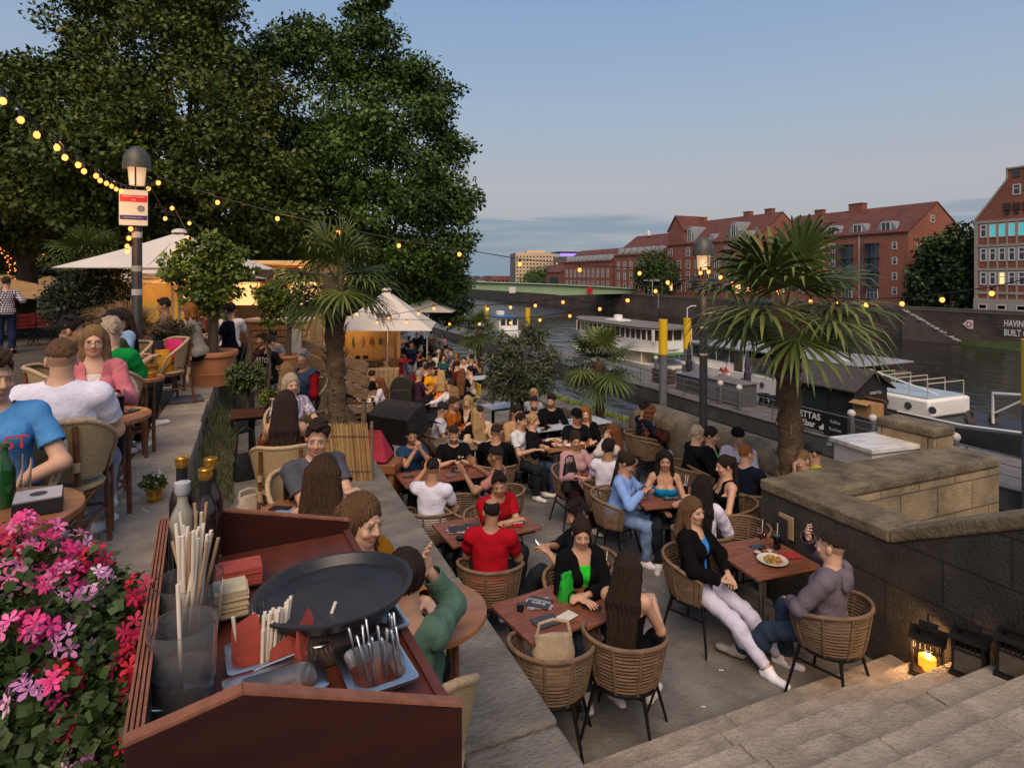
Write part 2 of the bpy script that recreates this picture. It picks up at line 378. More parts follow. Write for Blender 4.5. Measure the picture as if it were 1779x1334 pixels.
def tree(label, base, clumps, n, size, mats, trunk_r, limbs, name='tree', cat='tree', group=None, shell=.45, flat=.35, droop=.3, split=None, elong=1.6):
 t = thing(name, label, cat, base, 0, group); B = V(base)
 v, f, mi = leaf_cloud([(V(c) - B, r) for c, r in (subc(clumps, split, .50) + [(c, (max(r) * .75,) * 3) for c, r in clumps] if split else clumps)], n, size, len(mats), flat, shell, elong, droop)
 npmesh('crown', v, f, mats, mi, parent=t)
 top = sum((V(c) - B for c, r in clumps), V()) / len(clumps)
 b = MB(); fork = V((top.x * .15, top.y * .15, max(1.0, top.z * .42)))
 b.tube([(0, 0, -.2), (0.02, 0, fork.z * .3), fork * .7 + V((.05, 0, 0)), fork], [trunk_r * 1.25, trunk_r, trunk_r * .9, trunk_r * .8], 10); b.build('trunk', BARK, t, smooth=60)
 pick = sorted(clumps, key=lambda q: -sum(q[1]) if hasattr(q[1], '__len__') else -q[1])[:limbs]
 for c, r in pick:
  e = V(c) - B; m = fork.lerp(e, .5) + V((0, 0, -.08 * (e - fork).length)); b = MB()
  b.tube([fork * .96, fork.lerp(m, .5) + V((.05, .03, .1)), m, e], [trunk_r * .5, trunk_r * .36, trunk_r * .25, trunk_r * .07], 7); b.build('limb', BARK, t, smooth=60)
 return t
def subc(cs, n, k):
 o = []
 for c, r in cs:
  rr = max(r) if hasattr(r, '__len__') else r
  for i in range(n):
   d = V((random.gauss(0, 1), random.gauss(0, 1), random.gauss(0, .8))).normalized() * rr * random.uniform(.45, .95); q = rr * k * random.uniform(.7, 1.3); o.append((V(c) + d, (q, q, q * .62)))
 return o
def cl(px, py, d, r, ry=None): return (atd(px, py, d), (r, r * .9, ry or r * .85))
P0 = lambda px, d, z: (lambda p: (p.x, p.y, z))(ray(px) * d)
GT = 'tall trees over the plaza'
tree('tall dark lime tree filling the left of the sky', P0(40, 19, ZP), [cl(x, y, d, r) for x, y, d, r in [
 (20, 190, 18, 1.2), (60, 130, 19, 1.1), (110, 180, 18, 1.3), (150, 110, 19, 1.2), (40, 270, 18, 1.5), (120, 260, 17, 1.4), (190, 210, 18, 1.3), (-60, 240, 18, 1.7), (30, 350, 18, 1.5), (120, 340, 17.5, 1.4),
 (195, 310, 18, 1.3), (-70, 350, 18, 1.8), (60, 410, 20, 1.2), (160, 400, 20, 1.2), (-20, 420, 20, 1.2), (60, 470, 26, 1.6), (180, 470, 26, 1.8)]], 62000, .155, LG, .32, 7, 'lime_tree', group=GT, split=8, shell=.3, flat=.7)
tree('tallest lime tree at the centre left with its top out of frame', P0(330, 21, ZP), [cl(x, y, d, r) for x, y, d, r in [
 (180, 30, 21, 1.6), (250, -20, 21, 1.8), (330, 0, 21, 1.8), (395, 40, 21, 1.2), (200, 110, 20, 1.6), (290, 80, 20, 1.8), (370, 110, 20, 1.6), (440, 150, 21, 1.4), (240, 190, 19, 1.6), (330, 190, 19, 1.8), (420, 220, 20, 1.6), (480, 190, 21, 1.2),
 (270, 280, 19, 1.6), (360, 290, 19, 1.7), (450, 300, 20, 1.6), (300, 370, 20, 1.6), (390, 380, 20, 1.6), (470, 380, 20, 1.5), (240, 400, 22, 1.4), (420, 440, 23, 1.5), (330, 440, 24, 1.6), (260, -80, 21, 2), (350, -60, 21, 1.8)]], 88000, .155, LG, .38, 9, 'lime_tree', group=GT, split=8, shell=.3, flat=.7)
tree('broad maple leaning out over the river bank', P0(640, 24, slope(22)), [cl(x, y, d, r) for x, y, d, r in [
 (500, 80, 24, 1.4), (560, 110, 24, 1.7), (460, 90, 24, 1.0), (640, 50, 24, 1.2), (660, 110, 24, 1.6), (635, 5, 24, .8), (715, 130, 24, 1.3), (590, 190, 23, 1.8), (690, 200, 23, 1.7), (760, 190, 24, 1.2), (530, 250, 23, 1.7), (620, 280, 22.5, 1.9), (720, 280, 23, 1.7), (785, 260, 24, 1.0),
 (500, 330, 23, 1.5), (570, 360, 23, 1.6), (660, 370, 22.5, 1.7), (750, 350, 23, 1.5), (800, 355, 24, .9), (560, 430, 24, 1.4), (660, 450, 23, 1.5), (740, 440, 23, 1.5), (795, 430, 24, .8), (780, 500, 24, 1.0), (710, 510, 24, 1.2), (640, 520, 25, 1.2), (790, 545, 25, .8), (570, 500, 26, 1.2), (500, 460, 26, 1.4)]], 92000, .165, LB, .36, 10, 'maple_tree', group=GT, shell=.3, split=8, flat=.7)
def bush(label, px, py, d, r, n, s, m, name='shrub', z=None, rz=None, cat='shrub', **k):
 c0 = cl(px, py, d, r)[0]; C_ = [(c0, (r * .8,) * 3)]
 for i in range(5): C_.append((c0 + V((random.uniform(-.5, .5) * r, random.uniform(-.5, .5) * r, random.uniform(-.35, .45) * r)), (r * .6,) * 3))
 return tree(label, P0(px, d, ZP if z is None else z), C_, n, s, m, max(.02, r * .06), 3, name, cat, **k)
random.seed(21)
bush('dark conifer bush left of the dry grass', 135, 525, 11, .62, 6000, .055, LD)
bush('dark yew bush beneath the palm fan', 185, 500, 11.5, .5, 4000, .055, LD)
bush('small purplish shrub between the dry grass and citrus pot', 300, 582, 8.9, .30, 2200, .04, [leafm('leaf_purple', (.05, .022, .025)), LC[0], leafm('leaf_purple_light', (.09, .045, .04))])
bush('low olive shrub under the purplish shrub', 318, 610, 9.0, .18, 900, .035, LO)
bush('feathery green herbs spilling over the kerb by the black bag', 430, 655, 8.4, .26, 2600, .05, [LO[1], LC[0], LC[1]], 'herb_plant', cat='plant', flat=.8)
bush('bright small herb in a yellow pot beside the ash blond guest', 462, 690, 7.9, .11, 500, .04, LC, 'herb_plant', z=1.5, cat='plant')
for i, (px, py, d, r) in enumerate([(55, 470, 32, 3.0), (260, 460, 34, 3.5), (480, 470, 34, 3.2), (620, 500, 36, 3.0), (760, 500, 40, 2.4)]):
 bush(('dark leafy tree in the backdrop behind the fairy lights', 'dark leafy tree in the backdrop behind the big parasol', 'dark leafy tree in the backdrop behind the kiosk', 'dark leafy tree in the backdrop behind the white parasol', 'dark leafy tree in the backdrop at the river end')[i], px, py, d, r, 6500, .34, LD if i % 2 else LG, 'backdrop_tree', z=.5, cat='tree', group='backdrop trees')
TERRA = mat('terracotta', (0.47, 0.195, 0.085), 0.8, 0.18, 5, 0.2, detail=7)
SOIL = mat('soil', (0.05, 0.035, 0.022), 0.95, 0.5, 20, 0.8)
def pot(label, loc, r, h, m=TERRA, name='plant_pot'):
 t = thing(name, label, 'pot', loc); b = MB(); b.lathe([(r * .72, 0), (r * .80, h * .35), (r * .81, h * .36), (r * .80, h * .37), (r * .92, h * .84), (r, h * .86), (r * 1.02, h * .93), (r, h), (r * .93, h), (r * .92, h * .9), (0, h * .9)], 40); b.build('pot_body', m, t, smooth=40)
 b = MB(); b.lathe([(r * .925, h * .905), (r * .6, h * .935), (0, h * .95)], 20); b.build('soil', SOIL, t, smooth=60); return t
p = at(368, 668, ZP); pot('large terracotta pot with moulded rim holding the citrus tree', p, .375, .53)
tree('bushy bright citrus tree in the large terracotta pot', (p.x, p.y, ZP + .5), [cl(x, y, 9.5, r) for x, y, r in [(355, 470, .42), (320, 460, .28), (300, 478, .2), (385, 440, .30), (360, 425, .26), (405, 470, .28), (340, 510, .32), (385, 505, .30), (415, 440, .18), (330, 430, .2), (365, 535, .22)]], 4600, .085, LC, .07, 9, 'citrus_tree', cat='small tree', shell=.1, split=4)
p = P0(500, 12, 1.45); pot('small terracotta pot on the far counter', p, .26, .36)
tree('smaller citrus tree in front of the slatted counter', (p[0], p[1], 1.8), [cl(x, y, 12, r) for x, y, r in [(478, 530, .36), (455, 520, .25), (505, 520, .28), (480, 500, .28), (470, 555, .25), (510, 545, .2), (495, 480, .22), (520, 500, .15)]], 3000, .08, LC, .05, 7, 'citrus_tree', cat='small tree', shell=.1, split=4)
def grass_fan(label, base, r, h, n, cols, name='ornamental_grass', cat='plant', w=.006):
 t = thing(name, label, cat, base); vs = []; fs = []; k = 6
 for i in range(n):
  a = random.uniform(0, 6.28); q = r * random.uniform(.25, 1.05); hh = h * random.uniform(.65, 1.08); th = a + 1.57
  for j in range(k):
   u = j / (k - 1); x = q * (u ** 1.5); z = hh * (1.5 * u - .5 * u ** 2.6 - (.25 * u ** 4) * (q / r)); ww = w * (1 - .8 * u)
   c = (x * math.cos(a) + .02 * math.sin(i + j), x * math.sin(a) + .02 * math.cos(i * 2 + j), z)
   vs += [(c[0] - ww * math.cos(th), c[1] - ww * math.sin(th), c[2]), (c[0] + ww * math.cos(th), c[1] + ww * math.sin(th), c[2])]
  o = i * k * 2
  for j in range(k - 1): fs.append((o + 2 * j, o + 2 * j + 1, o + 2 * j + 3, o + 2 * j + 2))
 npmesh('blades', np.array(vs), np.array(fs), cols, (np.arange(len(fs)) // 5 * 7) % len(cols), parent=t); return t
DRY = [mat('dry_grass_a', (.34, .205, .10), .9, .2, 3, 0), mat('dry_grass_b', (.24, .135, .062), .9, .2, 3, 0), mat('dry_grass_c', (.42, .28, .15), .9, .2, 3, 0)]
grass_fan('big tawny fountain of dry ornamental grass', P0(220, 8.2, ZP + .42), .60, .98, 2100, DRY); pot('brown planter under the dry ornamental grass', P0(220, 8.2, ZP), .32, .48, mat('brown_planter', (.09, .055, .035), .8, .2, 5, .1))
PL = [leafm('palm_deep', (.040, .066, .014)), leafm('palm_mid', (.068, .10, .020)), leafm('palm_light', (.125, .145, .032))]
FIBRE = mat('palm_fibre', (.115, .062, .034), .95, .6, 5, 1.0, stretch=(1, 1, 2.2), detail=9, bscale=22, col2=(.20, .13, .075))
PET = mat('palm_petiole', (.12, .12, .04), .6, .3, 4, .1)
def palm(label, base, crown, R_, n, seed, tr=.13, fr=.62, lowest=-50, high=80, cat='palm'):
 random.seed(seed); B = V(base); t = thing('fan_palm', label, cat, base); C_ = V(crown) - B; Lh = C_.length
 b = MB(); k = 26; pts = []; rs = []
 for i in range(k):
  u = i / (k - 1); pts.append(C_ * u + V((.03 * math.sin(u * 5), .03 * math.cos(u * 4), 0))); rs.append(tr * (.95 + .13 * math.sin(i * 2.4) + (.35 * (u > .78) * math.sin((u - .78) / .22 * 3.0)) - .12 * (u < .3) * (1 - u)))
 b.tube(pts, rs, 14); b.build('trunk', FIBRE, t, smooth=50)
 b = MB()
 for i in range(int(60 * Lh)):       # old leaf bases and loose fibres
  u = random.random(); a = random.uniform(0, 6.28); p = C_ * u + V((math.cos(a), math.sin(a), 0)) * tr * (1.0 + .3 * (u > .8)); o = V((math.cos(a), math.sin(a), random.uniform(.8, 2.4))) * random.uniform(.03, .07)
  b.tube([p, p + o], [.013, .003], 4, m=(0 if random.random() < .8 else 1))
 b.build('leaf_bases', [FIBRE, mat('pale_fibre', (.36, .26, .14), .9, .3, 9, .1)], t, smooth=0)
 for i in range(n):
  u = (i + .5) / n; a = i * 2.39996 + random.uniform(-.25, .25); el = R(lerp(high, lowest, u ** .85) + random.uniform(-8, 8)); L_ = R_ * random.uniform(.42, .56) * (1.0 if u < .8 else .9)
  d = V((math.cos(a) * math.cos(el), math.sin(a) * math.cos(el), math.sin(el))); sag = -.10 * R_ * max(0, math.cos(el))
  tip = C_ + d * L_ + V((0, 0, sag)); b = MB(); b.tube([C_ + V((0, 0, -.02)), C_ + d * L_ * .55 + V((0, 0, sag * .25)), tip], [.013, .009, .006], 5, m=3)
  f0 = (d + V((0, 0, sag * 1.2))).normalized(); side = f0.cross(V((0, 0, 1))); side = side.normalized() if side.length > .1 else V((math.sin(a), -math.cos(a), 0)); nrm = side.cross(f0); fl = R_ * fr * random.uniform(.85, 1.05); nb = 36; mi = random.choice((0, 1, 1, 2)) if u < .75 else random.choice((1, 2, 0))
  for j in range(nb):
   q = lerp(-1, 1, j / (nb - 1)); th = q * R(128); L3 = fl * (1 - .34 * abs(q) ** 2) * random.uniform(.9, 1.05); dd = f0 * math.cos(th) + side * math.sin(th) + nrm * (.10 * math.cos(j * 3.14) + .14 * abs(q)); dd.normalize(); pw = dd.cross(nrm).normalized(); w = fl * .031
   dr = V((0, 0, -1)) * L3; m1 = tip + dd * L3 * .5 + dr * .03; m2 = tip + dd * L3 * .78 + dr * .12; e = tip + dd * L3 * .96 + dr * random.uniform(.22, .38); o = len(b.v); h = nrm * w * .5
   b.add([tip - pw * .004, tip + pw * .004, m1 - pw * w, m1 + pw * w, m2 - pw * w * .7, m2 + pw * w * .7, e], [(0, 1, 3, 2), (2, 3, 5, 4), (4, 5, 6)], mi if random.random() < .8 else (mi + 1) % 3)
  b.build('frond', PL + [PET], t, smooth=0)
 return t
palm('big fan palm with shaggy trunk rising behind the dark wall', P0(1374, 7.3, slope(5.4) - .1), atd(1364, 532, 7.3), 1.32, 21, 4, .145, .62, -24, 78)
palm('fan palm with thick trunk beside the reed screen', P0(581, 8.0, 0.0), atd(584, 482, 8.0), .92, 22, 9, .125, .62, -40, 84)
palm('short fan palm on the grass edge in front of the pontoon', P0(1041, 12.9, slope(11) - .1), atd(1040, 628, 12.9), 1.0, 21, 14, .10, .60, -46, 82)
palm('small distant fan palm beside the oleander', P0(834, 21, slope(19) - .2), atd(833, 575, 21), .95, 22, 31, .10, .6, -40, 80)
palm('fan palm poking up behind the big parasol', P0(150, 15, ZP), atd(152, 452, 15), 1.1, 20, 17, .13, .62, -10, 84)
p = P0(885, 13.0, slope(11.5)); pot('wide terracotta tub half hidden under the oleander', p, .42, .42)
random.seed(5)
tree('loose grey green oleander with narrow leaves in a tub', (p[0], p[1], p[2] + .35), [cl(x, y, 13, r) for x, y, r in [(900, 640, .45), (865, 655, .35), (935, 640, .38), (905, 600, .36), (880, 615, .3), (930, 595, .25), (955, 615, .2), (850, 625, .2), (905, 675, .38), (865, 680, .25), (940, 670, .3), (915, 570, .18), (870, 585, .15), (945, 580, .14)]], 5600, .13, LO, .03, 12, 'oleander', cat='shrub', shell=.05, split=3, elong=4.2)
def tufts(name, pts, h, cols, w=.004):
 vs = []; fs = []
 for i, (x, y, z) in enumerate(pts):
  a = random.uniform(0, 6.28); hh = h * random.uniform(.4, 1.2); lx, ly = math.cos(a) * hh * .5, math.sin(a) * hh * .5; px_, py_ = -math.sin(a) * w, math.cos(a) * w
  o = len(vs); vs += [(x - px_, y - py_, z), (x + px_, y + py_, z), (x + lx * .4 + px_ * .7, y + ly * .4 + py_ * .7, z + hh * .65), (x + lx * .4 - px_ * .7, y + ly * .4 - py_ * .7, z + hh * .65), (x + lx, y + ly, z + hh)]
  fs += [(o, o + 1, o + 2, o + 3), (o + 3, o + 2, o + 4, o + 4)]
 fa = np.array(fs); me = bpy.data.meshes.new(name); me.from_pydata(vs, [], [tuple(dict.fromkeys(f)) for f in fs])
 for m in cols: me.materials.append(m)
 me.polygons.foreach_set('material_index', [(i // 2 * 7) % len(cols) for i in range(len(fs))]); o = finish(name, me, smooth=0); o['kind'] = 'stuff'; return o
GR = [leafm('grass_a', (.06, .085, .02)), leafm('grass_b', (.10, .12, .03)), leafm('grass_c', (.15, .13, .055)), leafm('grass_d', (.075, .11, .02))]
random.seed(8)
pts = []
for _ in range(5200):
 u = random.random(); y = random.uniform(1.5, 14);
 if math.sin(y * 3.1) + math.sin(y * 7.7) > .9: continue
 pts.append((lerp(-.5, -.17, u), y, lerp(1.48, 1.0, u ** .8)))
tufts('grass_tufts', pts, .085, GR)
pts = [(random.gauss(8.7, .45), y, 0) for y in [random.uniform(9.5, 34) for _ in range(15000)]]
tufts('river_edge_grass', [(x, y, slope(y) + (.03 if x < 8.5 else .05 - .24 * (x - 8.4) - .12 * max(0, x - 9))) for x, y, z in pts], .15, [leafm('lawn_a', (.10, .155, .022)), leafm('lawn_b', (.14, .19, .03)), leafm('lawn_c', (.17, .18, .05))], .012)
def skinmat():
 m = bpy.data.materials.new('skin'); t, N, L = nt(m); b = N['Principled BSDF']; b.inputs['Roughness'].default_value = 0.5
 a = N.new('ShaderNodeAttribute'); a.attribute_name = 'tone'
 nz = N.new('ShaderNodeTexNoise'); nz.inputs['Scale'].default_value = 28; tc = N.new('ShaderNodeTexCoord'); L.new(tc.outputs['Object'], nz.inputs['Vector'])
 hs = N.new('ShaderNodeHueSaturation'); mr = N.new('ShaderNodeMapRange'); mr.inputs[3].default_value = 0.86; mr.inputs[4].default_value = 1.14
 L.new(nz.outputs['Fac'], mr.inputs[0]); L.new(mr.outputs[0], hs.inputs['Value']); L.new(a.outputs['Color'], hs.inputs['Color'])
 L.new(hs.outputs['Color'], b.inputs['Base Color']); b.inputs['Subsurface Weight'].default_value = 0.08; b.inputs['Subsurface Radius'].default_value = (0.01, 0.004, 0.002)
 return m
SKIN = skinmat()
CLOTH = mat('cloth', (1, 1, 1), 0.9, 0.12, 11, 0.8, objcol=True, spec=0.12, bscale=13)
DENIM = mat('denim', (1, 1, 1), 0.9, 0.3, 18, 0.3, objcol=True, spec=0.15)
HAIR = mat('hair', (1, 1, 1), 0.6, 0.65, 48, 0.9, objcol=True, spec=0.18, stretch=(3, 3, 0.16), detail=4)
SHOE = mat('shoe', (1, 1, 1), 0.6, 0.15, 10, 0.1, objcol=True)
FLORAL = mat('floral_print', (0.30, 0.22, 0.36), 0.9, 0.6, 30, 0.3, col2=(0.62, 0.55, 0.66), detail=1)
PLAID = brickmat('plaid_cloth', (0.62, 0.55, 0.55), (0.55, 0.50, 0.5), (0.06, 0.05, 0.08), bw=0.05, bh=0.05, msize=0.012, bump=0, dirt=0.05)
def rotm(yaw=0, pitch=0, roll=0):
 cy, sy, cp, sp, cr, sr = math.cos(yaw), math.sin(yaw), math.cos(pitch), math.sin(pitch), math.cos(roll), math.sin(roll)
 Z = np.array([[cy, -sy, 0], [sy, cy, 0], [0, 0, 1]]); X = np.array([[1, 0, 0], [0, cp, -sp], [0, sp, cp]]); Y = np.array([[cr, 0, sr], [0, 1, 0], [-sr, 0, cr]])
 return Z @ X @ Y
class Cap:      # round cone with an optional cross-section squash along axis q
 def __init__(s, lab, a, b, ra, rb, k=0.03, q=None, sq=1.0):
  s.lab, s.a, s.b, s.ra, s.rb, s.k, s.sub = lab, np.array(a, float), np.array(b, float), ra, rb, k, False; s.q = None if q is None else np.array(q, float); s.sq = sq
 def box(s):
  r = max(s.ra, s.rb) * max(1, 1 / s.sq); return np.minimum(s.a, s.b) - r, np.maximum(s.a, s.b) + r
 def d(s, p, t=False):
  ab = s.b - s.a; L2 = ab @ ab + 1e-9; pa = p - s.a; h = np.clip((pa @ ab) / L2, 0, 1); w = pa - h[..., None] * ab
  if s.q is not None:
   c = w @ s.q; w = w + (c * (1 / s.sq - 1))[..., None] * s.q
  r = np.sqrt((w * w).sum(-1)) - (s.ra + (s.rb - s.ra) * h)
  return (r, h) if t else r
class Ell:
 def __init__(s, lab, c, r, M=None, k=0.03, sub=False):
  s.lab, s.c, s.r, s.k, s.sub = lab, np.array(c, float), np.array(r, float), k, sub; s.M = np.eye(3) if M is None else M
 def box(s): m = s.r.max(); return s.c - m, s.c + m
 def d(s, p, t=False):
  q = (p - s.c) @ s.M; k0 = np.sqrt(((q / s.r) ** 2).sum(-1)); k1 = np.sqrt(((q / s.r ** 2) ** 2).sum(-1)) + 1e-9
  r = k0 * (k0 - 1) / k1; return (r, np.zeros_like(r)) if t else r
def axis(lo, hi, fine, coarse):
 """1-D coordinates; fine: list of (lo,hi,step)"""
 x = lo; o = [x]
 while x < hi:
  st = coarse
  for a, b, s in fine:
   if a - s <= x <= b: st = min(st, s)
  x += st; o.append(x)
 return np.array(o)
def field(prims, xs, ys, zs, cut=None, big=0.25):
 vol = np.full((len(xs), len(ys), len(zs)), big, np.float32)
 for p in prims:
  lo, hi = p.box(); m = 0.045
  i = [np.searchsorted(a, lo[n] - m) for n, a in enumerate((xs, ys, zs))]; j = [np.searchsorted(a, hi[n] + m) for n, a in enumerate((xs, ys, zs))]
  if any(j[n] <= i[n] for n in range(3)): continue
  sl = tuple(slice(i[n], j[n]) for n in range(3))
  P = np.stack(np.meshgrid(xs[sl[0]], ys[sl[1]], zs[sl[2]], indexing='ij'), -1)
  d = p.d(P); a = vol[sl]; k = p.k
  if p.sub:
   h = np.clip(0.5 - 0.5 * (a + d) / k, 0, 1); vol[sl] = a * (1 - h) - d * h + k * h * (1 - h)
  else:
   h = np.clip(0.5 + 0.5 * (a - d) / k, 0, 1); vol[sl] = a * (1 - h) + d * h - k * h * (1 - h)
 if cut is not None:
  P = np.stack(np.meshgrid(xs, ys, zs, indexing='ij'), -1); vol = np.maximum(vol, cut(P))
 return vol
def surfnet(vol, xs, ys, zs):
 ins = vol < 0
 c = np.zeros([n - 1 for n in vol.shape], np.uint8)
 for a in (0, 1):
  for b in (0, 1):
   for d in (0, 1): c += ins[a:vol.shape[0] - 1 + a, b:vol.shape[1] - 1 + b, d:vol.shape[2] - 1 + d]
 act = (c > 0) & (c < 8); ci = np.argwhere(act); idx = np.full(act.shape, -1, np.int32); idx[act] = np.arange(len(ci))
 cv = np.empty((len(ci), 2, 2, 2))
 for a in (0, 1):
  for b in (0, 1):
   for d in (0, 1): cv[:, a, b, d] = vol[ci[:, 0] + a, ci[:, 1] + b, ci[:, 2] + d]
 acc = np.zeros((len(ci), 3)); cnt = np.zeros(len(ci))
 for ax in range(3):
  for u in (0, 1):
   for w in (0, 1):
    o = [u, w]; o.insert(ax, 0); o2 = list(o); o2[ax] = 1
    v0, v1 = cv[:, o[0], o[1], o[2]], cv[:, o2[0], o2[1], o2[2]]
    m = (v0 < 0) != (v1 < 0); tt = np.where(m, v0 / np.where(m, v0 - v1, 1), 0)
    pt = np.zeros((len(ci), 3)); pt[:] = o; pt[:, ax] = tt
    acc[m] += pt[m]; cnt[m] += 1
 fr = acc / cnt[:, None]
 pos = np.empty((len(ci), 3))
 for n, a in enumerate((xs, ys, zs)): pos[:, n] = a[ci[:, n]] + fr[:, n] * (a[ci[:, n] + 1] - a[ci[:, n]])
 F = []
 e = ins[:-1, 1:-1, 1:-1] != ins[1:, 1:-1, 1:-1]; q = np.argwhere(e); s = ins[q[:, 0], q[:, 1] + 1, q[:, 2] + 1]
 f = np.stack([idx[q[:, 0], q[:, 1] + b, q[:, 2] + d] for b, d in ((0, 0), (1, 0), (1, 1), (0, 1))], 1); f[~s] = f[~s][:, ::-1]; F.append(f)
 e = ins[1:-1, :-1, 1:-1] != ins[1:-1, 1:, 1:-1]; q = np.argwhere(e); s = ins[q[:, 0] + 1, q[:, 1], q[:, 2] + 1]
 f = np.stack([idx[q[:, 0] + a, q[:, 1], q[:, 2] + d] for a, d in ((0, 0), (0, 1), (1, 1), (1, 0))], 1); f[~s] = f[~s][:, ::-1]; F.append(f)
 e = ins[1:-1, 1:-1, :-1] != ins[1:-1, 1:-1, 1:]; q = np.argwhere(e); s = ins[q[:, 0] + 1, q[:, 1] + 1, q[:, 2]]
 f = np.stack([idx[q[:, 0] + a, q[:, 1] + b, q[:, 2]] for a, b in ((0, 0), (1, 0), (1, 1), (0, 1))], 1); f[~s] = f[~s][:, ::-1]; F.append(f)
 return pos, np.concatenate(F)
def vnormals(v, f):
 n = np.zeros_like(v); d1 = v[f[:, 2]] - v[f[:, 0]]; d2 = v[f[:, 3]] - v[f[:, 1]]; fn = np.cross(d1, d2)
 for i in range(4): np.add.at(n, f[:, i], fn)
 return n / (np.linalg.norm(n, axis=1)[:, None] + 1e-12)
def ik(a, t, l1, l2, pole):
 a, t = np.array(a, float), np.array(t, float); d = t - a; D = np.linalg.norm(d); m = (l1 + l2) * 0.985
 if D > m: t = a + d / D * m; d = t - a; D = m
 u = d / D; x = (l1 * l1 - l2 * l2 + D * D) / (2 * D); h = math.sqrt(max(l1 * l1 - x * x, 0)); p = np.array(pole, float); p = p - (p @ u) * u; p /= np.linalg.norm(p) + 1e-9
 return a + u * x + p * h, t
ARMS = {  # wrist target (x outward, y forward, z up; seated, hip at z .54), elbow pole, fingers direction or None, curl
 'table': ((.14, .38, .79), (.55, -.35, -1), (-.5, .85, 0), .25), 'lap': ((.08, .27, .66), (1, -.3, -.2), (-.7, .6, -.1), .35),
 'clasp': ((.035, .29, 1.03), (.6, .3, -1), (-.25, .2, .95), .9), 'chin': ((.05, .235, 1.06), (.5, .3, -1), (-.3, -.15, .95), .7),
 'face': ((.085, .17, 1.10), (.7, .4, -1), (.05, -.2, 1), .35), 'phone': ((.07, .34, .86), (.9, -.2, -.6), (-.45, .75, .35), .75),
 'fold': ((-.07, .35, .80), (1, -.2, -.3), (-1, .1, 0), .3), 'arm': ((.27, .20, .70), (.6, -1, 0), (0, 1, -.2), .3),
 'side': ((.24, .06, .52), (.3, -1, 0), (0, .2, -1), .3), 'talk': ((.20, .40, .98), (.7, -.3, -.8), (.1, .5, .9), .15),
 'raise': ((.16, .30, 1.10), (.8, .2, -1), (-.2, .1, 1), .1), 'reach': ((.10, .52, .80), (.8, -.2, -.4), (-.1, 1, 0), .3), 'up': ((.16, .12, 1.62), (1, .2, 0), (0, 0, 1), .1),
 'brow': ((.05, .19, 1.19), (.8, .3, -.7), (-.5, -.1, .6), .5), 'hang': ((.24, .08, .80), (.3, -1, 0), (0, .15, -1), .3), 'knee': ((.12, .40, .58), (.8, -.4, 0), (-.2, .9, -.4), .4),
 'back': ((.14, -.12, 1.2), (1, .2, .3), (-.6, .1, .6), .3), 'hair': ((.10, .08, 1.30), (1, .3, -.2), (-.6, -.5, .4), .4), 'phone1': ((.06, .36, .93), (.9, -.1, -.8), (-.2, .5, .8), .8)}
LEGS = {'sit': (.10, .40, .075), 'tuck': (.12, .22, .075), 'out': (.13, .72, .085), 'wide': (.20, .42, .075), 'far': (.08, .58, .075), 'cross': (-.10, .62, .32)}
TONES = {'fair': (0.60, 0.36, 0.25), 'light': (0.56, 0.32, 0.21), 'tan': (0.46, 0.25, 0.15), 'olive': (0.42, 0.235, 0.14), 'brown': (0.30, 0.155, 0.085), 'dark': (0.18, 0.09, 0.05)}
HAIRC = {'black': (0.016, 0.012, 0.011), 'dark': (0.032, 0.020, 0.014), 'brown': (0.06, 0.032, 0.017), 'lbrown': (0.14, 0.075, 0.036), 'blond': (0.42, 0.27, 0.12), 'dblond': (0.25, 0.15, 0.07), 'ginger': (0.26, 0.10, 0.03), 'grey': (0.32, 0.29, 0.26), 'auburn': (0.14, 0.05, 0.02), 'gblond': (0.45, 0.36, 0.26)}
